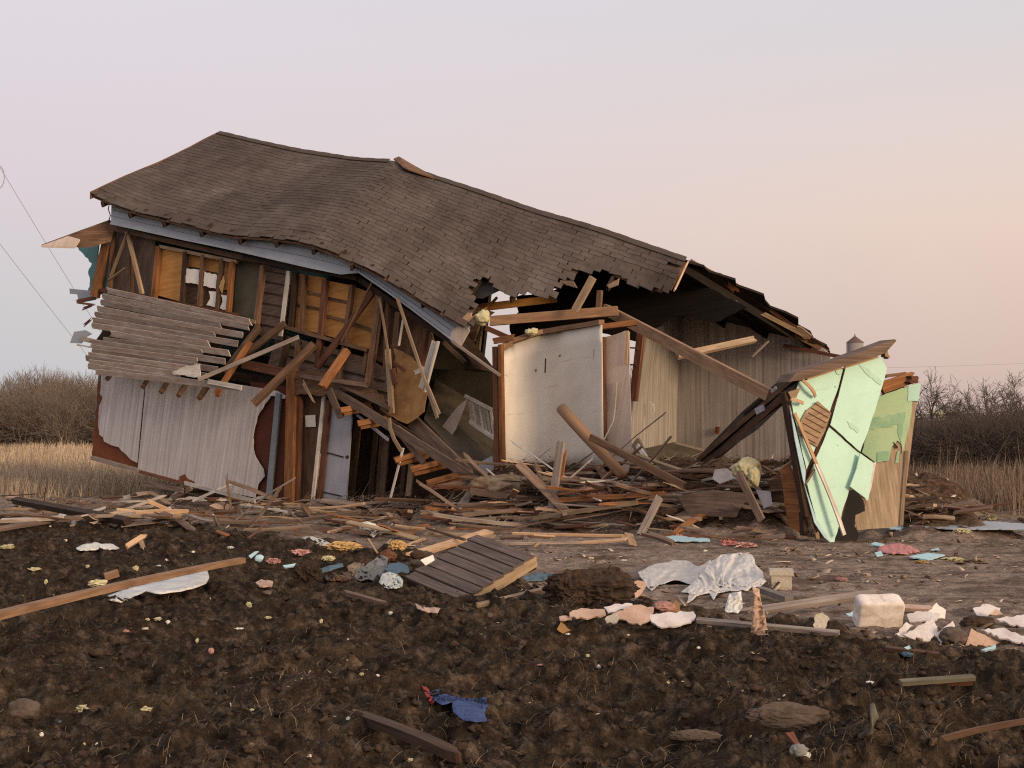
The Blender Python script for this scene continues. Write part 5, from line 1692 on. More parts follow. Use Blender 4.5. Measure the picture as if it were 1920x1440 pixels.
gb(-60, 1168, 456, 1050, 17, 'w_log', 'long_board', 'very long brown board lying over the white plastic sheet on the soil', t=0.05, l0=0.24, l1=0.20, nl=6, jag=0.05, bend=0.02)
gb(770, 1042, 918, 996, 20, 'w_fresh', 'broad_board', 'broad orange-pink board lying behind the pallet', l0=0.04, l1=0.10, jag=0.06, face=(0, -0.7, 0.7))
gb(800, 990, 872, 1012, 5, 'w_brown', 'thin_batten', 'thin brown batten across the broad orange-pink board', cat='batten', l0=0.15, l1=0.12)
gb(893, 1136, 1050, 1098, 12, 'w_tan', 'lying_plank', 'grey-tan plank half under dry roots beside the pallet', cat='plank', l0=0.02, l1=0.1, jag=0.04)
gb(641, 1110, 728, 1134, 8, 'w_lath', 'lying_plank', 'dull plank sunk in soil before the cloth heap', cat='plank', t=0.04, jag=0.1)
gb(652, 1338, 866, 1421, 22, 'w_bark', 'bark_strip', 'splintered bark slab sunk in the dark soil', cat='bark', t=0.05, l0=0.02, l1=0.06, jag=0.14, nl=5, nw=6, bend=0.015)
gb(1688, 1280, 1826, 1270, 13, 'w_moss', 'mossy_board', 'weathered greenish-grey board lying in dry grass', t=0.025, l0=0.04, l1=0.06)
gb(1700, 1284, 1824, 1280, 6, 'w_red', 'mossy_board', 'reddish board edge under the weathered greenish-grey board', t=0.03, l0=0.0, l1=0.02)
gb(1300, 1162, 1580, 1188, 13, 'w_grey', 'grey_plank', 'long grey plank lying in front of the plastic film heap', cat='plank', t=0.03, l0=0.05, l1=0.04, nl=4, jag=0.04)
timber('grey_plank', V(1315, 1160, 12.75), V(1646, 1112, 12.9), 0.075, 0.04, 'w_grey', 'long grey plank rising to the white foam block', 'plank', face=(0, -0.5, 0.8), nl=4, jag=0.04)
gb(1425, 1105, 1480, 1124, 16, 'w_grey', 'grey_plank', 'short thick grey plank beside the concrete block', cat='plank', t=0.05, l0=0.06, l1=0.08)
gb(1640, 1136, 1745, 1142, 18, 'p_gypsum', 'flat_sheet', 'pinkish flat sheet behind the white foam block', cat='sheet', l0=0.03, l1=0.06)
gb(1745, 1392, 1990, 1345, 5, 'w_bark', 'dead_branch', 'thin brown dead branch on the dry grass', cat='branch', t=0.03, l0=0.06, l1=0.12, nl=6, bend=0.02)
gb(1480, 1376, 1500, 1405, 16, 'w_red', 'broken_shingle', 'rusty triangular scrap beside a dark clod near the bottom edge', cat='scrap', t=0.02, l0=0.08, l1=0.03, taper=0.4)
gb(232, 1028, 274, 1002, 10, 'w_fresh', 'bent_splinter', 'orange splintered wood chunk standing on the dark soil', cat='splinter', l0=0.05, l1=0.15, jag=0.08, face=(0, -1, .3))
gb(262, 1008, 270, 1030, 8, 'w_tan', 'bent_splinter', 'tan chip under the orange splintered wood chunk', cat='splinter', l0=0.12, l1=0.02, jag=0.05, face=(0, -1, .3))
gb(196, 1082, 222, 1074, 11, 'w_log', 'wood_block', 'small brown block on soil above the long brown board', cat='block', t=0.06)
gb(404, 996, 428, 1004, 9, 'w_orange', 'wood_chip', 'orange chip lying alone on dark soil before the panelling', cat='chip', t=0.02, jag=0.03)
gb(618, 998, 672, 984, 9, 'w_fresh', 'raw_board', 'yellowish raw board beside the white paper scrap', l0=0.03, l1=0.06, jag=0.06)
gb(690, 975, 745, 966, 6, 'w_fresh', 'raw_lath', 'pale raw lath before the dark stair opening', cat='lath', jag=0.1)
gb(726, 962, 746, 980, 7, 'w_fresh', 'raw_lath', 'short pale lath standing crosswise before the dark stair opening', cat='lath', l0=0.12, jag=0.05)
gb(690, 1010, 708, 1038, 4, 'w_tan', 'thin_stick', 'thin tan stick standing by the dark cloth heap', cat='stick', t=0.015, l0=0.10)
gb(764, 1022, 796, 1010, 6, 'w_fresh', 'raw_lath', 'small pale lath above the broad orange-pink board', cat='lath')
gb(1660, 1215, 1760, 1228, 9, 'w_bark', 'dark_plank', 'dark reddish plank sunk in soil below the drywall pieces', cat='plank', t=0.03)
gb(1010, 975, 1070, 970, 4, 'w_fresh', 'raw_lath', 'pale thin lath at the rubble foot', cat='lath', jag=0.05)
gb(950, 1000, 1180, 1005, 5, 'w_fresh', 'long_raw_lath', 'very long pale lath lying along the rubble foot', cat='lath', jag=0.12, nl=4)
gb(940, 1020, 1120, 1016, 4, 'w_grey', 'long_grey_lath', 'long thin grey lath on the bare dirt behind the pallet', cat='lath', nl=4)


def gblob(x, y, wpx, hpx, mat, name, label, cat, amp=0.3, freq=1.6, ridged=0.3, sub=4, seed=None, depth=0.7, rot=0.0, group=None, lift=None, smooth=True, extra=()):
    """lumpy thing sitting on the ground; x,y = its foot centre in the photo, size in photo pixels"""
    c = hit(x, y)
    k = c.y / FPX
    rx, rz = 0.5 * wpx * k, 0.5 * hpx * k
    m = MB()
    m.blob(c + Vector((0, rx * depth * 0.6, rz * 0.75 if lift is None else lift)), (rx, rx * depth, rz), sub, amp, freq, ridged, seed if seed is not None else rnd.randint(0, 99), rot)
    for (ex, ey, ew, eh) in extra:
        e = hit(ex, ey)
        m.blob(e + Vector((0, 0, 0.4 * eh * k)), (0.5 * ew * k, 0.35 * ew * k, 0.5 * eh * k), sub, amp, freq, ridged, rnd.randint(0, 99))
    return tag(m.build(name, mat, None, smooth), label, cat, group)


def nearest(px, py, poly):
    best = None
    for i in range(len(poly)):
        ax, ay = poly[i]
        bx, by = poly[(i + 1) % len(poly)]
        dx, dy = bx - ax, by - ay
        t = max(0.0, min(1.0, ((px - ax) * dx + (py - ay) * dy) / (dx * dx + dy * dy + 1e-9)))
        qx, qy = ax + dx * t, ay + dy * t
        q = (qx - px) ** 2 + (qy - py) ** 2
        if best is None or q < best[0]:
            best = (q, qx, qy)
    return best[1], best[2]


def film(name, outline, lay, mat, label, cat, n=46, fold=0.05, thick=0.012, seed=1, freq=7.0, group=None, parent=None, over=None):
    """crumpled sheet lying on or heaped over the ground: a real closed surface with sharp folds; lay = how flat it lies"""
    xs = [p[0] for p in outline]
    ys = [p[1] for p in outline]
    x0, x1, y0, y1 = min(xs), max(xs), min(ys), max(ys)
    cxm = (x0 + x1) / 2
    Yb = hit(cxm, y1 - 1).y - 0.02 if over is None else over
    back = max(0.0, hit(cxm, y0).y - Yb) * lay
    ny = max(6, int(n * (y1 - y0) / (x1 - x0) * 1.3))
    P = {(i, j): (x0 + (x1 - x0) * i / n, y0 + (y1 - y0) * j / ny) for i in range(n + 1) for j in range(ny + 1)}
    ins = {(i, j): inpoly((P[i, j][0] + P[i + 1, j + 1][0]) / 2, (P[i, j][1] + P[i + 1, j + 1][1]) / 2, outline) for i in range(n) for j in range(ny)}
    cnt = {}
    for (i, j), v in ins.items():
        if v:
            for q in ((i, j), (i + 1, j), (i, j + 1), (i + 1, j + 1)):
                cnt[q] = cnt.get(q, 0) + 1
    used = sorted(cnt)
    for u in used:
        if cnt[u] < 4:
            P[u] = nearest(P[u][0], P[u][1], outline)
    sx = np.array([P[u][0] for u in used]) / 100.0 * freq / 7
    sy = np.array([P[u][1] for u in used]) / 100.0 * freq / 7
    wx = sx + 0.35 * vnoise(sx * 2.1 + seed, sy * 2.1)
    wy = sy + 0.35 * vnoise(sx * 2.3, sy * 2.3 + seed)
    rg = 1 - 2 * np.abs(fbm(wx * 4.6 + seed * 7.7, wy * 6.5, o=4, g=0.55))
    lo = fbm(sx * 1.4 + seed, sy * 1.9, o=2)
    m = MB()
    id_ = {}
    sc_ = min(1.0, (y1 - y0) / 60.0)
    for q, u in enumerate(used):
        v = (P[u][1] - y0) / (y1 - y0)
        e = 1.0 if cnt[u] == 4 else 0.4
        Yp = Yb + back * (1 - v) - fold * rg[q] * e - 0.10 * sc_ * lo[q]
        p = V(P[u][0], P[u][1], Yp)
        for _ in range(30):
            if all(w.z > gz1(w.x, w.y) + 0.012 for w in (V(P[u][0], P[u][1], Yp - 0.12 * k_) for k_ in range(7))):
                break
            Yp -= 0.05
        p = V(P[u][0], P[u][1], Yp)
        id_[u] = q
        m.v.append(p)
    nv = len(used)
    m.v += [p + Vector((0, thick * 1.6, -thick * 0.4)) for p in m.v[:nv]]
    r = rnd.random()
    uvq = lambda u: (P[u][0] * 0.01, P[u][1] * 0.01)
    for (i, j), v in ins.items():
        if not v:
            continue
        q = [(i, j), (i, j + 1), (i + 1, j + 1), (i + 1, j)]
        m.face(tuple(id_[u] for u in q), tuple(uvq(u) for u in q), r)
        m.face(tuple(nv + id_[u] for u in q[::-1]), tuple(uvq(u) for u in q[::-1]), r)
        for a, b, nb in ((0, 1, (i - 1, j)), (1, 2, (i, j + 1)), (2, 3, (i + 1, j)), (3, 0, (i, j - 1))):
            if not ins.get(nb, False):
                A, B = id_[q[a]], id_[q[b]]
                m.face((B, A, nv + A, nv + B), ((0, 0), (.1, 0), (.1, .02), (0, .02)), r)
    o = m.build(name, mat, parent, True)
    return tag(o, label, cat, group) if label else o


film('plastic_film', torn([(1196, 1072), (1226, 1058), (1262, 1050), (1292, 1052), (1310, 1062), (1332, 1048), (1334, 1060), (1322, 1072), (1310, 1078), (1322, 1086), (1300, 1096), (1262, 1088), (1236, 1096), (1222, 1108), (1212, 1100), (1206, 1088)], 2, 9),
     0.75, 'f_plastic', 'crumpled translucent white plastic film spread on the dirt beside the dirt mound', 'plastic film', n=70, fold=0.06, seed=3)
o = film('plastic_film', torn([(1300, 1090), (1318, 1072), (1334, 1052), (1352, 1040), (1384, 1036), (1410, 1040), (1416, 1058), (1430, 1072), (1437, 1090), (1420, 1104), (1410, 1100), (1402, 1108), (1368, 1108), (1346, 1112), (1338, 1126), (1330, 1112), (1306, 1118), (1284, 1136), (1292, 1112), (1276, 1110), (1290, 1100)], 2, 9),
         0.55, 'f_plastic', 'heaped bundle of crumpled white plastic film beside the concrete block', 'plastic film', n=80, fold=0.085, seed=8)
film('hanging_film', torn([(1410, 1100), (1424, 1104), (1428, 1130), (1436, 1160), (1441, 1190), (1425, 1192), (1408, 1186), (1412, 1150), (1414, 1120)], 1, 7), 0.0, 'p_gypsum', 'pinkish twisted plastic tail hanging from the film bundle', 'plastic', n=18, fold=0.018, seed=4)
film('pale_sheet', torn([(1368, 1112), (1390, 1108), (1392, 1140), (1384, 1150), (1358, 1150), (1362, 1130)], 1, 7), 0.1, 'f_tarp', 'pale folded sheet standing under the plastic film bundle', 'sheet', n=16, fold=0.04, seed=6)
film('white_tarp', torn([(196, 1120), (230, 1106), (262, 1098), (300, 1090), (340, 1080), (362, 1076), (374, 1066), (388, 1068), (392, 1082), (386, 1094), (360, 1104), (330, 1110), (300, 1114), (272, 1108), (250, 1118), (226, 1130), (204, 1126)], 1.2, 8),
     0.75, 'f_tarp', 'white crumpled plastic sheet half buried in soil under the long brown board', 'plastic sheet', fold=0.03, seed=5, freq=4)
film('blue_garment', torn([(806, 1298), (820, 1292), (842, 1296), (860, 1308), (882, 1310), (912, 1308), (916, 1320), (908, 1336), (914, 1352), (892, 1354), (868, 1350), (850, 1336), (848, 1316), (828, 1322), (814, 1314)], 1.5, 7),
     0.8, 'f_blue', 'crumpled dark blue cloth lying in the dark soil', 'cloth', n=44, fold=0.022, seed=9, freq=9)
film('red_rag', torn([(790, 1284), (800, 1288), (808, 1300), (814, 1318), (808, 1320), (798, 1304)], 1, 5), 0.7, 'f_red', 'narrow dark red rag beside the crumpled dark blue cloth', 'rag', n=10, fold=0.02, seed=2)
# cloth and bag heap left of the pallet
film('cloth_heap', torn([(660, 1084), (668, 1068), (684, 1062), (700, 1050), (716, 1040), (728, 1046), (726, 1062), (716, 1078), (706, 1088), (690, 1086), (676, 1090)], 1.5, 7), 0.3, 'f_greycloth', 'dark grey-green crumpled cloth heap beside the pallet', 'cloth', n=34, fold=0.05, seed=31, freq=12)
film('blue_cloth', torn([(722, 1068), (730, 1056), (748, 1054), (764, 1060), (768, 1072), (760, 1080), (746, 1078), (730, 1076)], 1, 6), 0.4, 'f_teal', 'dull blue cloth bundle against the pallet', 'cloth', n=26, fold=0.05, seed=32, freq=12)
film('white_bag', torn([(710, 1092), (716, 1076), (730, 1072), (748, 1078), (756, 1088), (754, 1100), (740, 1104), (722, 1102)], 1, 6), 0.2, 'f_ltcloth', 'round whitish bag at the near corner of the pallet', 'bag', n=26, fold=0.05, seed=33, freq=12)
film('tan_bag', torn([(650, 1062), (664, 1054), (684, 1056), (676, 1070), (662, 1082), (654, 1078)], 1, 6), 0.3, 'f_insul', 'small tan sacking scrap in the cloth heap', 'sack', n=20, fold=0.05, seed=36, freq=12)
gblob(725, 1052, 30, 22, 'w_red', 'rusty_scrap', 'reddish torn scrap on top of the grey cloth heap', 'scrap', 0.4, 1.7, 0.6)
gblob(782, 1068, 26, 18, 'w_dark', 'dark_clod', 'round dark lump on the corner of the pallet', 'lump', 0.2, 1.5, 0.2, lift=0.16)
gslab('white_plate', [(788, 1050), (812, 1040), (815, 1050), (798, 1060)], 'p_paper', 'small white plate standing at the back edge of the pallet', 'plate', z=0.2, nrm=(0.1, -1, 0.6), amp=0.3)
gblob(575, 1088, 46, 36, 'f_soil', 'fibre_clump', 'brown fibrous clump beside the fabric heap', 'clump', 0.45, 2.6, 0.4, sub=5, smooth=False)
film('cloth_strip', torn([(600, 1066), (618, 1060), (642, 1056), (644, 1062), (620, 1070), (604, 1074)], 1, 6), 0.5, 'f_teal', 'blue-grey cloth strip in the soil', 'cloth', n=22, fold=0.04, seed=34, freq=12)
film('sacking', torn([(606, 1078), (630, 1070), (656, 1074), (660, 1086), (640, 1090), (612, 1088)], 1.5, 6), 0.5, 'w_bark', 'brown sacking in front of the grey cloth heap', 'sack', n=26, fold=0.05, seed=35, freq=12)
film('blue_sheet', torn([(965, 1086), (985, 1080), (1010, 1074), (1034, 1074), (1038, 1082), (1020, 1088), (1000, 1090), (972, 1093)], 1, 6), 0.8, 'f_blue', 'bright dark-blue sheet between pallet and dirt mound', 'tarp', n=20, fold=0.04, seed=7)
bpy.data.objects['blue_sheet'].data.materials[0] = _M['f_teal']
# dirt mound with roots
gblob(1112, 1132, 164, 72, 'f_soil', 'dirt_mound', 'dark uprooted clod mound between the pallet and the plastic film', 'dirt mound', 0.30, 2.4, 0.3, sub=6, seed=21, depth=0.6, extra=((1076, 1126, 76, 58), (1140, 1124, 84, 66)), lift=0.10, smooth=False)
# cinder block, foam block
cb = root('concrete_block', hit(1468, 1108), 'square cream concrete block standing beside the plastic film bundle', 'block')
c = hit(1468, 1107)
MB().box(c + Vector((0, 0.1, 0.075)), 0.20, 0.2, 0.16, -0.12).build('body', 'p_cinder', cb)
MB().box(c + Vector((0.0, 0.1, 0.175)), 0.235, 0.23, 0.055, -0.12).build('cap', 'p_cinder', cb)
fc = hit(1652, 1176)
fm = bmesh.new()
bmesh.ops.create_icosphere(fm, subdivisions=5, radius=1.0)
fb = MB()
Rm = Matrix.Rotation(0.10, 3, 'Z') @ Matrix.Rotation(0.42, 3, 'X')
for v in fm.verts:
    u = v.co.normalized()
    k = (abs(u.x) ** 9 + abs(u.y) ** 9 + abs(u.z) ** 9) ** (-1 / 9.0)
    u = u * k * (1 + 0.02 * float(fbm(np.array([u.x * 3]), np.array([u.y * 3]), np.array([u.z * 3]))[0]))
    fb.v.append(fc + Rm @ Vector((u.x * 0.185, u.y * 0.085, u.z * 0.125)) + Vector((0, 0.08, 0.11)))
for f in fm.faces:
    fb.face(tuple(v.index for v in f.verts), tuple((v.co.x * .4, v.co.z * .3) for v in f.verts), 0.5)
fm.free()
tag(fb.build('foam_block', 'p_foam', None, True), 'big rounded dirty white foam block lying on the planks', 'foam block')
# drywall pieces
DW = [([(1068, 1148), (1090, 1140), (1134, 1143), (1136, 1152), (1100, 1160), (1068, 1156)], 'p_gypsum', 'thin pinkish plasterboard piece nearest the dirt mound', (0, -0.5, 1)),
      ([(1132, 1138), (1160, 1132), (1186, 1132), (1182, 1140), (1140, 1148)], 'p_drywall', 'white paper-faced plasterboard strip between pinkish pieces', (0, -0.5, 1)),
      ([(1162, 1128), (1176, 1100), (1196, 1088), (1212, 1094), (1204, 1112), (1196, 1130)], 'p_gypsum', 'tan plasterboard piece standing against the plastic film', (0.1, -1, 0.6)),
      ([(1150, 1150), (1190, 1134), (1226, 1138), (1224, 1158), (1200, 1172), (1160, 1160)], 'p_gypsum', 'broad pinkish plasterboard piece beside the white flat one', (0.05, -0.7, 1)),
      ([(1134, 1160), (1150, 1150), (1162, 1156), (1156, 1168), (1138, 1168)], 'p_cinder', 'small curled beige piece under the pinkish plasterboard', (0.05, -0.9, 1)),
      ([(1218, 1152), (1250, 1148), (1300, 1146), (1305, 1154), (1296, 1166), (1268, 1174), (1240, 1176), (1222, 1166)], 'p_drywall', 'white flat plasterboard slab lying on the soil', (0, -0.55, 1)),
      ([(1255, 1148), (1268, 1124), (1280, 1148)], 'p_cardboard', 'tan triangular scrap standing behind the white flat slab', (0, -1, 0.3)),
      ([(1048, 1156), (1062, 1154), (1072, 1160), (1050, 1162)], 'p_gypsum', 'small pink sliver beside the pinkish plasterboard', (0, -0.4, 1)),
      ([(1694, 1190), (1750, 1158), (1758, 1182), (1744, 1202), (1716, 1202)], 'p_drywall', 'large white plasterboard piece beside the foam block', (0.1, -0.8, 1)),
      ([(1752, 1190), (1786, 1164), (1794, 1186), (1766, 1205)], 'p_drywall', 'squarish white plasterboard piece leaning on the larger one', (0.2, -0.8, 1)),
      ([(1740, 1146), (1756, 1130), (1774, 1144), (1772, 1160), (1756, 1160)], 'p_foam', 'bright white plasterboard piece on top of the stack by the foam block', (0.1, -1, 0.7)),
      ([(1700, 1152), (1724, 1146), (1762, 1150), (1756, 1162), (1706, 1166)], 'p_drywall', 'grey-white plasterboard piece under the bright one', (0, -0.5, 1)),
      ([(1676, 1194), (1700, 1166), (1712, 1172), (1690, 1200)], 'p_foam', 'narrow white strip at the corner of the foam block', (0.1, -0.8, 1)),
      ([(1810, 1210), (1822, 1178), (1852, 1194), (1878, 1204), (1862, 1212)], 'p_gypsum', 'brown-pink board piece standing in the soil near the frame edge', (0.1, -1, 0.5)),
      ([(1840, 1180), (1880, 1178), (1920, 1192), (1960, 1204), (1940, 1210), (1880, 1196)], 'p_drywall', 'long pinkish white piece near the frame edge', (0, -0.4, 1)),
      ([(1868, 1160), (1920, 1152), (1970, 1160), (1950, 1176), (1900, 1172)], 'p_drywall', 'pinkish white piece behind the long one near the frame edge', (0, -0.4, 1)),
      ([(1824, 1140), (1850, 1132), (1876, 1140), (1868, 1152), (1832, 1154)], 'p_drywall', 'grey-white broken piece on the dirt behind the plasterboard stack', (0, -0.7, 1)),
      ([(1854, 1152), (1866, 1142), (1880, 1152)], 'p_gypsum', 'tiny tan piece behind the plasterboard stack', (0, -1, 0.7)),
      ([(1840, 1218), (1866, 1208), (1868, 1214), (1848, 1220)], 'p_ltblue', 'pale blue sliver below the brown-pink board piece', (0, -0.5, 1)),
      ([(1695, 1214), (1705, 1210), (1712, 1213), (1702, 1218)], 'p_ltblue', 'pale blue chip below the large white plasterboard', (0, -0.5, 1)),
      ([(1586, 1150), (1606, 1146), (1608, 1152), (1590, 1154)], 'p_ltblue', 'pale blue strip beside the foam block', (0, -0.7, 1)),
      ([(1524, 1172), (1530, 1152), (1542, 1148), (1556, 1160), (1546, 1180), (1530, 1180)], 'p_cinder', 'beige broken chunk standing behind the grey plank', (0, -1, 0.4)),
      ]
for poly, mt, lb, nr in DW:
    gslab('plasterboard_piece', poly, mt, lb, 'plasterboard', z=0.05, nrm=nr, thick=0.013, amp=2.0, step=6)
gblob(1790, 1208, 50, 34, 'f_rock', 'rubble_clod', 'dark grey clod between plasterboard pieces', 'clod', 0.3, 2, 0.3)
gblob(1836, 1176, 60, 22, 'f_soil', 'rubble_clod', 'dark brown clod behind the brown-pink board piece', 'clod', 0.3, 2, 0.3)
gblob(1245, 1146, 42, 18, 'f_pink', 'pink_insulation', 'red-pink insulation wad behind the white flat plasterboard slab', 'insulation', 0.4, 1.8, 0.5)
gslab('clay_shard', [(1044, 1180), (1052, 1166), (1070, 1182), (1056, 1188)], 'p_cardboard', 'brown shard stuck in soil below the pink sliver', 'shard', z=0.06, nrm=(0, -1, 0.4))
# scraps on the bare dirt
film('pink_heap', torn([(1645, 1034), (1652, 1022), (1680, 1019), (1706, 1022), (1725, 1034), (1700, 1040), (1664, 1038)], 1.5, 6), 0.8, 'f_rosy', 'rosy insulation spread on the bare dirt beside the mint wall', 'insulation', n=24, fold=0.08, seed=11)
for (x, y, w, h, mt, lb) in ((1368, 1024, 34, 20, 'f_rosy', 'rosy insulation wad before the broad orange plywood'), (1398, 1026, 44, 12, 'f_pink', 'flat pink insulation wad before the broad orange plywood'), (1273, 1014, 18, 16, 'f_pink', 'salmon wad on the light blue strip'),
                             (1578, 1090, 26, 10, 'f_pink', 'small pink wad alone on the bare dirt'), (1805, 1000, 34, 12, 'f_yellow', 'yellow wad on the long pale siding sheet'), (1860, 974, 22, 13, 'f_yellow', 'yellow wad at the tall grass edge'),
                             (1790, 1052, 44, 9, 'f_yellow', 'flat yellowish wad on the bare dirt'), (1835, 1056, 50, 9, 'f_insul', 'flat tan wad beside the yellowish wad'), (1730, 1056, 28, 7, 'f_ochre', 'small ochre wad on the bare dirt'),
                             (640, 1030, 70, 18, 'f_ochre', 'mustard yellow insulation strip near the cloth heap'), (615, 1050, 26, 10, 'f_yellow', 'small yellow wad below the mustard strip'), (565, 1042, 40, 16, 'f_pink', 'pink insulation tuft near the mustard strip'),
                             (512, 1056, 30, 12, 'f_pink', 'pale pink wad beside the light blue cup'), (744, 1030, 34, 22, 'f_ochre', 'orange-tan wad at the end of the broad board')):
    gblob(x, y, w * 0.8, h * 0.75, mt, 'insulation_wad', lb, 'insulation', 0.6, 2.6, 0.6, smooth=False)
gblob(486, 1056, 20, 18, 'p_ltblue', 'blue_cup', 'crushed light blue cup lying on the soil', 'cup', 0.15, 1.3, 0.3)
gslab('blue_strip', [(1228, 1008), (1262, 1004), (1330, 1010), (1332, 1014), (1262, 1014)], 'p_ltblue', 'light blue strip lying before the broad orange plywood', 'strip', z=0.04)
for (poly, lb) in (([(1632, 1020), (1640, 1016), (1658, 1020), (1650, 1023)], 'light blue chip beside the rosy insulation'), ([(1640, 1036), (1652, 1033), (1656, 1040), (1644, 1042)], 'grey-blue chip below the rosy insulation'),
                   ([(1704, 1043), (1740, 1036), (1772, 1040), (1740, 1050)], 'light blue sheet piece beside the rosy insulation'), ([(1745, 1030), (1760, 1027), (1762, 1032)], 'tiny blue chip beyond the rosy insulation')):
    gslab('blue_chip', poly, 'p_ltblue', lb, 'chip', z=0.03, amp=0.6)
gslab('blue_chip', [(466, 1042), (478, 1034), (485, 1033), (470, 1046)], 'p_ltblue', 'slim light blue sliver above the crushed cup', 'chip', z=0.05, nrm=(0, -0.7, 1), amp=0.3)
gslab('blue_chip', [(530, 1060), (556, 1056), (558, 1061), (534, 1064)], 'p_ltblue', 'light blue bar beside the fibrous clump', 'chip', z=0.05, nrm=(0, -0.7, 1), amp=0.3)
# white papers on soil
film('paper_scrap', torn([(674, 980), (688, 977), (710, 984), (712, 996), (700, 1008), (684, 1000), (672, 998)], 1, 6), 0.1, 'f_white', 'bright white paper scrap standing on the soil before the stairs', 'paper', n=16, fold=0.05, seed=13)
film('paper_scrap', torn([(140, 1028), (152, 1022), (178, 1016), (190, 1020), (212, 1020), (226, 1029), (206, 1031), (186, 1030), (170, 1032), (150, 1033)], 1, 5), 0.7, 'f_white', 'long white torn scrap lying on the dark soil', 'paper', n=30, fold=0.05, seed=14)
film('paper_scrap', torn([(565, 1008), (585, 1005), (606, 1012), (628, 1022), (620, 1026), (596, 1022), (578, 1014)], 1, 5), 0.7, 'f_white', 'dirty white rag scrap on the soil edge before the door', 'paper', n=22, fold=0.05, seed=15)
film('paper_scrap', torn([(776, 1128), (790, 1136), (806, 1138), (826, 1140), (820, 1150), (798, 1148), (782, 1142)], 1, 5), 0.7, 'p_gypsum', 'beige curled scrap on soil in front of the pallet', 'paper', n=16, fold=0.03, seed=16)
gslab('plasterboard_piece', [(479, 1092), (490, 1086), (512, 1090), (510, 1098), (486, 1098)], 'p_gypsum', 'pinkish piece on soil below the light blue cup', 'plasterboard', z=0.03)
# half-buried logs
for (x, y, w, h, ro, lb) in ((1478, 1362, 150, 46, 0.06, 'grey half-buried log with a hollow below it in the dark soil'), (1305, 1388, 96, 20, -0.05, 'slim grey root lying in the dark soil')):
    gblob(x, y, w, h, 'f_rock', 'buried_log', lb, 'log', 0.22, 1.9, 0.5, sub=5, depth=0.22, rot=ro, smooth=False)
tag(MB().tube([hit(1612, 1382, 0.02), hit(1632, 1370, 0.06), hit(1640, 1345, 0.08), hit(1636, 1322, 0.08)], [0.012, 0.018, 0.02, 0.012], 8).build('curved_root', 'w_moss', None, True), 'pale curved root arching out of the soil near the half-buried log', 'root')
for (x, y, w, h, mt, lb) in ((1500, 1420, 34, 26, 'f_greycloth', 'mud-smeared grey lump beside the rusty scrap'), (1512, 1424, 18, 16, 'f_ltcloth', 'small violet-white lump on the grey lump'), (40, 1345, 60, 36, 'f_rock', 'reddish brown stone in the dark soil at the frame edge'),
                             (918, 1158, 12, 10, 'f_rock', 'small grey stone in the soil in front of the pallet'), (500, 1116, 22, 10, 'f_rock', 'flat grey stone in the soil below the cup'), (1705, 1232, 30, 14, 'f_teal', 'blue-grey stone below the pale blue chip'),
                             (395, 1225, 11, 11, 'f_pink', 'small round orange-pink lump on the dark soil')):
    gblob(x, y, w, h, mt, 'stone', lb, 'stone', 0.25, 1.7, 0.3)
# foam crumbs scattered over the soil
CR = [(12, 1028, 34, 12, 'f_yellow'), (122, 1016, 9, 8, 'f_yellow'), (64, 1070, 30, 9, 'f_yellow'), (86, 1094, 9, 12, 'f_yellow'), (254, 1068, 14, 12, 'f_yellow'), (298, 1064, 10, 8, 'f_white'), (312, 1052, 9, 8, 'f_white'), (164, 1064, 9, 9, 'f_yellow'),
      (94, 988, 5, 5, 'f_white'), (432, 1028, 16, 6, 'f_white'), (362, 1036, 7, 5, 'f_white'), (182, 1098, 40, 18, 'f_yellow'), (466, 1140, 13, 20, 'f_yellow'), (502, 1160, 16, 7, 'f_yellow'), (296, 1163, 18, 9, 'f_yellow'), (276, 1164, 10, 8, 'f_yellow'),
      (315, 1170, 9, 12, 'f_white'), (236, 1186, 14, 9, 'f_pink'), (272, 1180, 26, 6, 'f_white'), (448, 1180, 18, 5, 'f_white'), (370, 1205, 8, 13, 'f_yellow'), (155, 1335, 36, 20, 'f_yellow'), (274, 1334, 30, 16, 'f_yellow'), (112, 1358, 10, 12, 'f_teal'),
      (472, 1333, 9, 8, 'f_yellow'), (602, 1168, 8, 12, 'f_yellow'), (732, 1152, 10, 9, 'f_white'), (678, 1266, 11, 8, 'f_yellow'), (708, 1268, 8, 6, 'f_white'), (652, 1200, 8, 4, 'f_white'), (770, 1428, 12, 10, 'f_yellow'), (580, 1422, 10, 12, 'f_white'),
      (1102, 1232, 9, 9, 'f_yellow'), (1252, 1282, 8, 9, 'f_yellow'), (1064, 1190, 11, 5, 'f_white'), (1122, 1252, 9, 8, 'f_white'), (1014, 1248, 15, 5, 'f_pink'), (1122, 1340, 11, 4, 'f_white'), (1310, 1216, 8, 6, 'f_white'), (1632, 1282, 16, 8, 'f_white'),
      (1754, 1390, 8, 7, 'f_white'), (1408, 1386, 6, 12, 'f_yellow'), (875, 1345, 7, 7, 'f_white'), (654, 1350, 14, 9, 'f_ltcloth'), (182, 1398, 8, 9, 'f_white'), (78, 1380, 8, 12, 'f_white'), (158, 1398, 6, 9, 'f_yellow'), (470, 1398, 16, 8, 'f_insul'),
      (100, 1432, 12, 6, 'f_white'), (1178, 1192, 7, 5, 'f_white'), (1330, 1176, 12, 5, 'f_insul'), (864, 1020, 10, 6, 'f_white'), (1108, 1048, 14, 6, 'f_yellow'), (1170, 1052, 14, 5, 'f_white'), (1322, 1034, 10, 5, 'f_white'), (970, 1062, 20, 5, 'f_white')]
CW = {'f_yellow': 'pale yellow', 'f_white': 'white', 'f_pink': 'pink', 'f_teal': 'grey-blue', 'f_ltcloth': 'grey-white', 'f_insul': 'tan'}
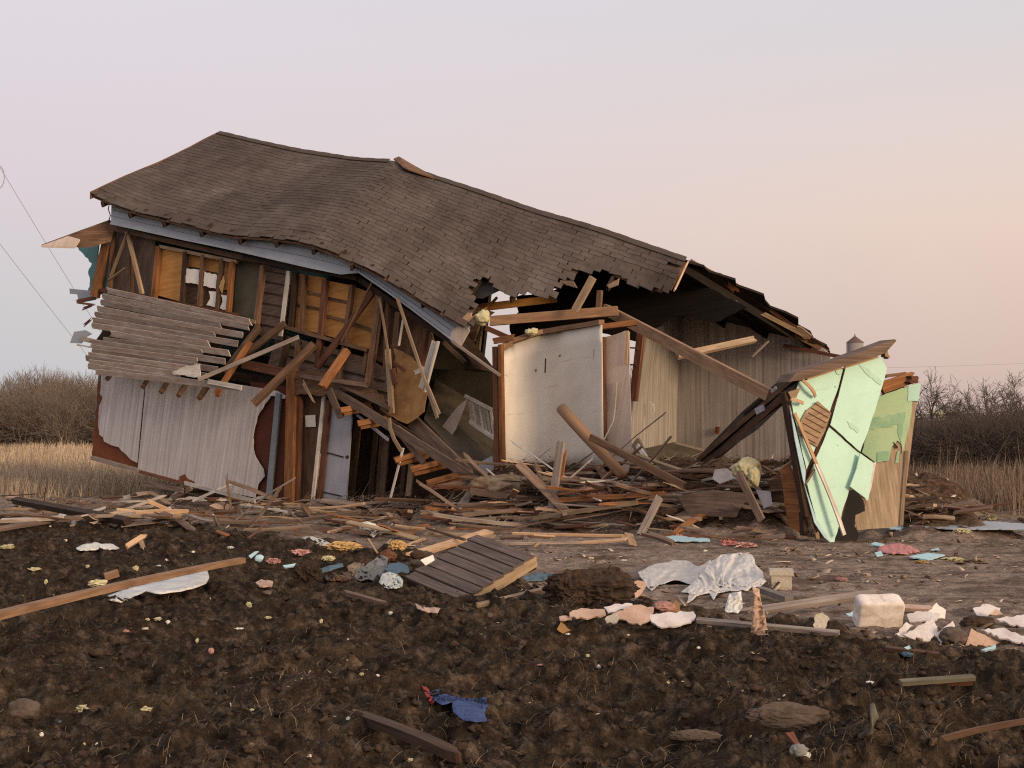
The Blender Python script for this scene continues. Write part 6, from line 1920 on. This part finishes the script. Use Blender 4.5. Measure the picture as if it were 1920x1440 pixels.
LAND2 = [('the long brown board', 250, 1090), ('the white plastic sheet', 320, 1100), ('the crushed light blue cup', 486, 1050), ('the wooden pallet', 860, 1100), ('the dark blue cloth', 860, 1325), ('the bark slab', 760, 1380),
         ('the half-buried log', 1480, 1345), ('the white flat plasterboard slab', 1262, 1160), ('the dirt mound', 1110, 1100), ('the reddish brown stone', 40, 1345), ('the orange splintered chunk', 255, 1015), ('the plastic film bundle', 1380, 1080),
         ('the greenish-grey board', 1755, 1272), ('the long torn white scrap', 180, 1026), ('the foam block', 1650, 1150)]


def rel2(px, py):
    ds = sorted((math.hypot(px - x, (py - y) * 1.5), nm, x, y) for nm, x, y in LAND2)
    d, nm, x, y = ds[0]
    side = ('beyond' if py < y - 14 else 'before' if py > y + 14 else 'level with')
    return '%s %s' % (side, nm)


for (x, y, w, h, mt) in CR:
    size = 'large' if w > 25 else 'middling' if w > 12 else 'small' if w > 8 else 'tiny'
    gblob(x, y, w * 0.7, h * 0.6, mt, 'foam_crumb', '%s %s foam crumb %s' % (size, CW[mt], rel2(x, y)), 'foam crumb', 0.75, 2.2, 0.6, sub=3, smooth=False, group='foam crumbs scattered over the soil')

# ==================================================================== SCATTERED STUFF
rs = np.random.RandomState(5)


def scatter_clods():
    bm = bmesh.new()
    bmesh.ops.create_icosphere(bm, subdivisions=2, radius=1.0)
    base = np.array([v.co[:] for v in bm.verts])
    fs = np.array([[v.index for v in f.verts] for f in bm.faces])
    bm.free()
    n = 9000
    Y = 5.0 * (25 / 5.0) ** rs.rand(n * 2)
    X = Y * rs.uniform(-0.42, 0.42, n * 2)
    m = soil_mask(X, Y)
    keep = (rs.rand(n * 2) < m * 0.9 + 0.03) & ~in_house(X, Y)
    X, Y = X[keep][:n], Y[keep][:n]
    n = len(X)
    R = 0.006 + 0.020 * rs.rand(n) ** 3.0 + 0.03 * (rs.rand(n) < 0.012) * rs.rand(n)
    Z = gz(X, Y)
    ctr = np.stack([X, Y, Z + R * 0.25], -1)
    sc3 = R[:, None] * rs.uniform(0.6, 1.25, (n, 3)) * np.array([1.1, 1.1, 0.75])
    off = rs.rand(n, 3) * 50
    P = base[None] * 1.0
    s = base[None] * 1.7 + off[:, None]
    nz = fbm(s[..., 0], s[..., 1], s[..., 2], o=2)
    P = P * (1 + 0.6 * nz)[..., None]
    a = rs.rand(n) * 6.283
    ca, sa = np.cos(a)[:, None], np.sin(a)[:, None]
    P = P * sc3[:, None]
    px = P[..., 0] * ca - P[..., 1] * sa
    py = P[..., 0] * sa + P[..., 1] * ca
    P = np.stack([px, py, P[..., 2]], -1) + ctr[:, None]
    F = fs[None] + (np.arange(n) * len(base))[:, None, None]
    np_mesh('soil_clods', P.reshape(-1, 3), F.reshape(-1, 3), np.repeat(rs.rand(n), len(fs)), 'f_soil', 'stuff')


scatter_clods()


def ribbons(name, X, Y, Z, L, W, az, el, curl, mat, rv, seg=3):
    """thin bent strips: start points, length, width, azimuth, elevation, curl"""
    n = len(X)
    t = np.linspace(0, 1, seg + 1)
    pts = []
    p = np.stack([X, Y, Z], -1)
    e = el.copy()
    pts.append(p)
    for k in range(seg):
        d = np.stack([np.cos(az) * np.cos(e), np.sin(az) * np.cos(e), np.sin(e)], -1)
        p = p + d * (L / seg)[:, None]
        pts.append(p)
        e = e - curl / seg
    pts = np.stack(pts, 1)
    side = np.stack([-np.sin(az + 0.6), np.cos(az + 0.6), np.zeros(n)], -1)
    side[:, 0] = np.where(np.abs(side[:, 0]) < 0.35, np.sign(side[:, 0] + 1e-6) * 0.6, side[:, 0])
    side /= np.linalg.norm(side, axis=1)[:, None]
    wt = (W[:, None] * (1 - 0.85 * t)[None])[..., None]
    A = pts + side[:, None] * wt * 0.5
    B = pts - side[:, None] * wt * 0.5
    verts = np.stack([A, B], 2).reshape(-1, 3)
    b = (np.arange(n) * (seg + 1) * 2)[:, None]
    k = np.arange(seg)[None] * 2
    F = np.stack([b + k, b + k + 1, b + k + 3, b + k + 2], -1).reshape(-1, 4)
    return np_mesh(name, verts, F, np.repeat(rv, seg), mat, 'stuff')


def straw():
    n = 110000
    Y = 5.0 * (23 / 5.0) ** rs.rand(n)
    X = Y * rs.uniform(-0.42, 0.42, n)
    patch = fbm(X * 0.8 + 9, Y * 0.8, o=3)
    dens = np.clip(0.30 + 0.9 * patch + 0.45 * sstep(X / Y, 0.0, 0.25), 0.05, 1) * np.clip(soil_mask(X, Y) + 0.10, 0, 1)
    keep = (rs.rand(n) < dens) & ~in_house(X, Y)
    X, Y = X[keep], Y[keep]
    n = len(X)
    Z = gz(X, Y) - 0.01
    L = 0.03 + 0.13 * rs.rand(n) ** 2
    W = 0.002 + 0.0035 * rs.rand(n)
    ribbons('straw_litter', X, Y, Z, L, W, rs.rand(n) * 6.283, rs.uniform(0.05, 1.1, n) * rs.rand(n) ** 0.7, rs.uniform(0.2, 2.2, n), 'straw', rs.rand(n) ** 1.5, 4)
    # root tangles in clusters
    cs, m = [], 50
    for k in range(m):
        y = 5.5 * (15 / 5.5) ** rs.rand()
        cs.append((y * rs.uniform(-0.36, 0.40), y))
    cs += [(hit(1090, 1120).x, hit(1090, 1120).y), (hit(1075, 1128).x, hit(1075, 1128).y), (hit(1690, 1250).x, hit(1690, 1250).y), (hit(1640, 1420).x, hit(1640, 1420).y), (hit(1120, 1290).x, hit(1120, 1290).y), (hit(1180, 1062).x, hit(1180, 1062).y)]
    X = np.concatenate([c[0] + rs.normal(0, 0.16, 60) for c in cs])
    Y = np.concatenate([c[1] + rs.normal(0, 0.2, 60) for c in cs])
    n = len(X)
    ribbons('root_tangle', X, Y, gz(X, Y), 0.05 + 0.15 * rs.rand(n), 0.002 + 0.003 * rs.rand(n), rs.rand(n) * 6.283, rs.uniform(0.1, 1.0, n), rs.uniform(0.8, 3.0, n), 'straw', 0.4 + 0.6 * rs.rand(n), 6)


straw()


def chips():
    """small flakes of plaster, wood and paper that nobody could count, over the bare dirt and the heap"""
    bx = np.array([(-1, -1, -.3), (1, -1, -.3), (1, 1, -.3), (-1, 1, -.3), (-1, -1, .3), (1, -1, .3), (1, 1, .3), (-1, 1, .3)]) * 0.5
    fq = np.array([(0, 3, 2, 1), (4, 5, 6, 7), (0, 1, 5, 4), (1, 2, 6, 5), (2, 3, 7, 6), (3, 0, 4, 7)])
    n = 16000
    Y = 7.5 * (29 / 7.5) ** rs.rand(n)
    X = Y * rs.uniform(-0.42, 0.42, n)
    d = np.clip(0.25 + 0.8 * fbm(X * 0.9, Y * 0.9 + 30, o=3), 0.02, 1) * (1 - 0.86 * soil_mask(X, Y)) * (1 - 0.8 * grass_mask(X, Y) * (heap_h(X, Y) < 0.05))
    keep = rs.rand(n) < np.clip(d + 0.6 * (heap_h(X, Y) > 0.1), 0, 1)
    X, Y = X[keep], Y[keep]
    n = len(X)
    S = 0.008 + 0.05 * rs.rand(n) ** 4 * (1 - 0.85 * soil_mask(X, Y))
    sz = S[:, None] * np.stack([rs.uniform(1, 3.5, n), rs.uniform(0.7, 1.5, n), rs.uniform(0.3, 0.8, n)], -1)
    P = bx[None] * (1 + 0.5 * rs.uniform(-1, 1, (n, 8, 3))) * sz[:, None]
    a, b = rs.rand(n) * 6.283, rs.normal(0, 0.4, n)
    x, y, z = P[..., 0], P[..., 1], P[..., 2]
    x, z = x * np.cos(b)[:, None] - z * np.sin(b)[:, None], x * np.sin(b)[:, None] + z * np.cos(b)[:, None]
    x, y = x * np.cos(a)[:, None] - y * np.sin(a)[:, None], x * np.sin(a)[:, None] + y * np.cos(a)[:, None]
    P = np.stack([x + X[:, None], y + Y[:, None], z + (gz(X, Y) + 0.01 + (heap_h(X, Y) > 0.1) * rs.rand(n) * 0.06)[:, None]], -1)
    F = fq[None] + (np.arange(n) * 8)[:, None, None]
    np_mesh('debris_chips', P.reshape(-1, 3), F.reshape(-1, 4), np.repeat(rs.rand(n) ** 1.6, 6), 'chip', 'stuff')


chips()


def slivers():
    """splinters too many to count, littering the heap and the rubble line"""
    n = 60000
    Y = rs.uniform(20.5, 31.5, n)
    X = rs.uniform(-11, 6.5, n)
    o = Y - 25.25 + 0.75 * X
    al = 0.8 * X - 0.6 * Y
    line = np.exp(-((o + 1.3) / 1.0) ** 2) * 0.55 * (al > -27) * (al < -9.2)
    d = np.clip(line + 0.9 * (heap_h(X, Y) > 0.12), 0, 1) * (0.55 + 0.6 * fbm(X * 0.8, Y * 0.8, o=2))
    keep = (rs.rand(n) < d) & (o < 4)
    X, Y = X[keep], Y[keep]
    n = len(X)
    L = 0.06 + 0.5 * rs.rand(n) ** 2.5
    ribbons('wood_splinters', X, Y, gz(X, Y) + 0.01 + 0.10 * rs.rand(n), L, 0.008 + 0.03 * rs.rand(n) ** 2, rs.normal(-0.4, 0.9, n), rs.normal(0.0, 0.30, n), rs.uniform(-0.2, 0.2, n), 'sliver', rs.rand(n) ** 1.8, 1)


slivers()


def grass_fields():
    # open field beyond the left end of the house
    n = 150000
    Y = 27 * (130 / 27.0) ** (rs.rand(n))
    X = Y * rs.uniform(-0.55, 0.62, n)
    keep = (rs.rand(n) < grass_mask(X, Y)) & ~in_house(X, Y) & (heap_h(X, Y) < 0.05)
    X, Y = X[keep], Y[keep]
    n = len(X)
    right = sstep(X / Y, 0.10, 0.22)
    clump = fbm(X * 0.35, Y * 0.35, o=3)
    Hh = (0.26 + 0.22 * rs.rand(n) + 0.14 * clump) * (1.12 + 0.15 * right)
    Hh *= 1 + (0.5 + 0.7 * right * rs.rand(n)) * (rs.rand(n) < 0.045)
    Wd = 0.006 + 0.0008 * Y * rs.uniform(0.4, 1, n)
    sel = right > rs.rand(n)
    for nm, q, mt in (('dry_grass', ~sel, 'drygrass'), ('tall_dry_grass', sel, 'tallgrass')):
        k = q.sum()
        ribbons(nm, X[q], Y[q], gz(X[q], Y[q]) - 0.03, Hh[q], Wd[q], rs.rand(k) * 6.283, rs.uniform(1.1, 1.55, k), rs.uniform(0.0, 0.7, k), mt, np.clip(rs.rand(k) * 0.8 + 0.25 * clump[q] + 0.1, 0, 1), 2)


grass_fields()


# ------------------------------------------------------------------ bare trees and thickets
def branches(rng, base, Ht, r0, nstem, levels, kids, spread, up=0.25, trunk=1.0, lfac=0.62):
    """recursive bare branching; returns arrays p0, p1, ra, rb"""
    segs = []

    def grow(p, d, L, r, lev):
        n = 3 if lev > 0 else 4
        q, dd = p, d
        rr = r
        for k in range(n):
            dd = (dd + Vector((rng.gauss(0, .12), rng.gauss(0, .12), rng.gauss(0, .06) + up * 0.12))).normalized()
            e = q + dd * (L / n)
            r1 = rr * (0.86 if lev else 0.9)
            segs.append((q, e, rr, r1))
            if lev < levels and (k > 0 or lev > 0):
                for _ in range(kids if k < n - 1 else kids + 1):
                    az = rng.uniform(0, 6.283)
                    sp = spread * rng.uniform(0.6, 1.25)
                    a = dd.orthogonal().normalized()
                    b = dd.cross(a)
                    nd = (dd * math.cos(sp) + (a * math.cos(az) + b * math.sin(az)) * math.sin(sp) + Vector((0, 0, up * 0.4))).normalized()
                    if rng.random() < 0.85:
                        grow(e, nd, L * lfac * rng.uniform(0.7, 1.15), r1 * 0.62, lev + 1)
            q, rr = e, r1
    for k in range(nstem):
        az = rng.uniform(0, 6.283)
        t = rng.uniform(0.0, 0.45) if nstem > 1 else 0.05
        grow(Vector(base) + Vector((rng.gauss(0, .15), rng.gauss(0, .15), -0.1)) * (1 if nstem > 1 else 0), Vector((math.cos(az) * math.sin(t), math.sin(az) * math.sin(t), math.cos(t))), Ht * (0.55 if levels else 1) * trunk, r0, 0)
    return segs


def prisms(segs):
    P0 = np.array([s[0][:] for s in segs])
    P1 = np.array([s[1][:] for s in segs])
    R0 = np.array([s[2] for s in segs])
    R1 = np.array([s[3] for s in segs])
    d = P1 - P0
    d /= np.linalg.norm(d, axis=1)[:, None] + 1e-9
    h = np.where(np.abs(d[:, 2:3]) < 0.9, np.array([[0, 0, 1.0]]), np.array([[1.0, 0, 0]]))
    a = np.cross(d, h)
    a /= np.linalg.norm(a, axis=1)[:, None]
    b = np.cross(d, a)
    V_ = []
    for k in range(3):
        th = 2 * math.pi * k / 3
        V_.append(P0 + (a * math.cos(th) + b * math.sin(th)) * R0[:, None])
    for k in range(3):
        th = 2 * math.pi * k / 3
        V_.append(P1 + (a * math.cos(th) + b * math.sin(th)) * R1[:, None])
    verts = np.stack(V_, 1)
    base = (np.arange(len(segs)) * 6)[:, None]
    F = np.stack([base + np.array([[0, 1, 4, 3]]), base + np.array([[1, 2, 5, 4]]), base + np.array([[2, 0, 3, 5]])], 1)
    return verts.reshape(-1, 3), F.reshape(-1, 4)


def thicket(name, spots, protos, mat, seed):
    rg = np.random.RandomState(seed)
    VV, FF, RR = [], [], []
    n0 = 0
    for (x, y, s, sz) in spots:
        v, f = protos[rg.randint(len(protos))]
        a = rg.rand() * 6.283
        q = v * np.array([s, s, sz])
        q = np.stack([q[:, 0] * math.cos(a) - q[:, 1] * math.sin(a) + x, q[:, 0] * math.sin(a) + q[:, 1] * math.cos(a) + y, q[:, 2]], -1)
        VV.append(q)
        FF.append(f + n0)
        RR.append(np.clip(np.full(len(f), rg.rand()) * 0.7 + 0.3 * rg.rand(len(f)), 0, 1))
        n0 += len(v)
    return np_mesh(name, np.concatenate(VV), np.concatenate(FF), np.concatenate(RR), mat, 'stuff')


def fuzz(rg, n, Ht, R, r, L0, L1, zc=0.55, base=0.25):
    """fine twigs filling a crown: each points away from the foot of the shrub"""
    out = []
    while len(out) < n:
        u = Vector((rg.uniform(-1, 1), rg.uniform(-1, 1), rg.uniform(-1, 1)))
        if u.length > 1:
            continue
        p = Vector((u.x * R, u.y * R, Ht * zc + u.z * Ht * (1 - zc)))
        if p.z < 0.05:
            continue
        d_ = (p - Vector((0, 0, Ht * base))).normalized() + Vector((rg.gauss(0, .55), rg.gauss(0, .55), rg.gauss(0.1, .4)))
        d_.normalize()
        q = p + d_ * rg.uniform(L0, L1)
        out.append((p, q, r, r * 0.5))
    return out


def vegetation():
    rg = random.Random(3)
    shrubs = [prisms(branches(rg, (0, 0, 0), 4.4, 0.05, 5, 2, 1, 0.6, 0.2, lfac=0.66) + fuzz(rg, 620, 4.9, 1.9, 0.014, 0.3, 0.9)) for _ in range(5)]
    rr = np.random.RandomState(8)
    sp = []
    for k in range(430):
        y = rr.uniform(106, 150)
        x = y * rr.uniform(-0.52, 0.16)
        e = 1.0 + 0.14 * float(fbm(np.array([x * 0.12]), np.array([1.0]), o=2)[0])
        ramp_ = float(np.interp(x / y, [-0.5, -0.36, -0.32, -0.285, 0.0, 0.2], [0.82, 0.86, 1.0, 1.06, 1.15, 0.9]))
        sp.append((x, y, rr.uniform(0.85, 1.35), e * ramp_ * rr.uniform(0.58, 0.90) * (1.6 + 105 * y / 2800) / 4.9 * 1.02))
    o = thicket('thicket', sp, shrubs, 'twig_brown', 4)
    tag(o, 'brown leafless thicket beyond the open grass field', 'thicket')
    low = [prisms(branches(rg, (0, 0, 0), 1.7, 0.03, 6, 2, 1, 0.7, 0.15, lfac=0.66) + fuzz(rg, 800, 2.0, 1.5, 0.008, 0.2, 0.6, 0.5)) for _ in range(4)]
    sp = []
    for k in range(420):
        y = rr.uniform(47, 88)
        x = y * rr.uniform(0.17, 0.60)
        t = float(np.interp(x / y, [0.2, 0.27, 0.33, 0.4], [6, 3, 20, 16]))
        sp.append((x, y, rr.uniform(0.9, 1.5), (1.6 + t * y / 2800) / 2.0 * rr.uniform(0.75, 1.06)))
    o = thicket('brushwood', sp, low, 'twig_dark', 6)
    tag(o, 'dark leafless brush behind the tall dry grass', 'brush')
    # separate bare trees rising from the brush
    T = [(1752, 688, 88, 'bare tree with a forked trunk nearest the mint wall'), (1712, 715, 96, 'small bare tree half hidden behind the mint wall'), (1800, 722, 104, 'short bare tree in the gap between two taller crowns'), (1838, 690, 92, 'tall bare tree with an upright crown right of the short bare tree'),
         (1872, 694, 100, 'broad bare tree in the middle of the right-hand group'), (1905, 700, 86, 'bare tree at the right edge of the picture'), (1950, 705, 95, 'bare tree beyond the right edge'), (1780, 735, 110, 'low spindly bare tree behind the gap')]
    for i, (x, ytop, Y, lb) in enumerate(T[:6] + T[7:]):
        p = V(x, 800, Y)
        Hh = (800 - ytop) / FPX * Y + EYE
        rg2 = random.Random(40 + i)
        r = root('bare_tree', (p.x, p.y, 0), lb, 'tree', 'bare trees behind the brush')
        segs = branches(rg2, (0, 0, 0), Hh * 0.60, 0.17, 1 if i % 3 else 2, 4, 1, 0.72, 0.14, lfac=0.78)
        tips = [s for s in segs if s[2] < 0.03]
        for _ in range(450):
            s_ = rg2.choice(tips)
            q_ = s_[0].lerp(s_[1], rg2.random())
            dd_ = ((s_[1] - s_[0]).normalized() + Vector((rg2.gauss(0, .7), rg2.gauss(0, .7), rg2.gauss(0.1, .5)))).normalized()
            segs.append((q_, q_ + dd_ * rg2.uniform(0.15, 0.5), 0.010, 0.006))
        zt = max(s[1].z for s in segs)
        k = Hh / zt
        for nm, sel in (('trunk', [s for s in segs if s[2] > 0.075]), ('crown', [s for s in segs if s[2] <= 0.075])):
            if not sel:
                continue
            v, f = prisms([(a * k, b * k, max(c, 0.011), max(d, 0.007)) for a, b, c, d in sel])
            o = np_mesh(nm, v, f, np.full(len(f), 0.35) + 0.3 * np.random.RandomState(i).rand(len(f)), 'twig_dark')
            o.parent = r
    # tall weeds standing out of the right-hand grass
    # grain silo
    s0 = V(1604, 790, 340.0)
    k = 340.0 / FPX
    silo = root('grain_silo', (s0.x, 340, 0), 'grey round silo with a conical brown cap rising behind the house', 'silo')
    zt = EYE + (800 - 642) * k
    R = 15.5 * k
    mb = MB()
    ring = lambda z, r: [Vector((s0.x + r * math.cos(t), 340 + r * math.sin(t), z)) for t in np.linspace(0, 2 * math.pi, 29)[:-1]]
    for z0, z1 in zip(np.linspace(0, zt, 9)[:-1], np.linspace(0, zt, 9)[1:]):
        a, b = ring(z0, R), ring(z1, R)
        kk = len(mb.v)
        mb.v += a + b
        for i in range(28):
            j = (i + 1) % 28
            mb.face((kk + i, kk + j, kk + 28 + j, kk + 28 + i), ((i * .4, z0), (i * .4 + .4, z0), (i * .4 + .4, z1), (i * .4, z1)), 0.4)
    mb.build('body', 'p_silo', silo)
    cp = MB()
    a = ring(zt - 0.05, R * 1.1)
    kk = len(cp.v)
    cp.v += a + [Vector((s0.x, 340, zt + 13 * k))]
    for i in range(28):
        cp.face((kk + i, kk + (i + 1) % 28, kk + 28), ((i * .3, 0), (i * .3 + .3, 0), (i * .3 + .15, 1)), 0.4)
    cp.face(tuple(kk + i for i in range(28))[::-1], tuple((0, 0) for _ in range(28)), 0.4)
    cp.build('cap', 'p_silocap', silo)
    MB().tube([Vector((s0.x, 340, zt + 12.5 * k)), Vector((s0.x, 340, zt + 15.5 * k))], 0.12).build('vent_finial', 'p_silocap', silo)
    MB().tube([Vector((s0.x - R * 1.12, 339, 0)), Vector((s0.x - R * 1.12, 339, zt))], 0.10).build('ladder', 'p_silo', silo)
    # far pale sheds beyond the trees
    for (x0, x1, y0, y1, Y, lb) in ((1752, 1800, 768, 784, 420, 'long pale yellow shed far behind the bare trees'), (1722, 1738, 776, 790, 430, 'small pale shed far behind the forked bare tree')):
        sh = root('farm_shed', V((x0 + x1) / 2, 800, Y), lb, 'shed')
        a, b = V(x0, y1, Y), V(x1, y1, Y)
        h = (y1 - y0) * Y / FPX
        w = (b - a).x
        MB().box(Vector(((a.x + b.x) / 2, Y + 6, (a.z + h * 0.55) / 2)), w, 12, a.z + h * 0.55).build('wall', 'p_cinder', sh)
        z = a.z + h * 0.55
        MB().slab([Vector((a.x - 1, Y - 1, z - 0.1)), Vector((b.x + 1, Y - 1, z - 0.1)), Vector((b.x + 1, Y + 6, z + h * 0.45)), Vector((a.x - 1, Y + 6, z + h * 0.45))], 0.2, Vector((0, 0.3, -1))).build('roof', 'f_yellow', sh)


vegetation()

# ------------------------------------------------------------------ power lines
def wire(pts, r, label, sag=0.0):
    q = []
    n = 24
    a, b = pts
    for i in range(n + 1):
        t = i / n
        p = a.lerp(b, t)
        p.z -= sag * 4 * t * (1 - t)
        q.append(p)
    return tag(MB().tube(q, r, 5).build('power_line', 'wire'), label, 'power line')


wire((V(-260, -130, 50), V(190, 625, 60)), 0.010, 'upper thin power line crossing the sky beside the torn porch roof', 0.15)
wire((V(-260, 110, 52), V(200, 712, 62)), 0.010, 'lower thin power line sloping down behind the hanging siding', 0.15)
wire((V(1630, 690, 230), V(2400, 650, 260)), 0.022, 'faint power line low in the sky above the bare trees', 0.6)
loop = []
for i in range(13):
    t = -1.5 + 3.0 * i / 12
    loop.append(V(-4 + 12 * math.cos(t), 332 + 22 * math.sin(t), 49.5))
tag(MB().tube(loop, 0.014, 5).build('cable_loop', 'wire'), 'loop of cable hanging at the upper power line by the picture edge', 'cable')
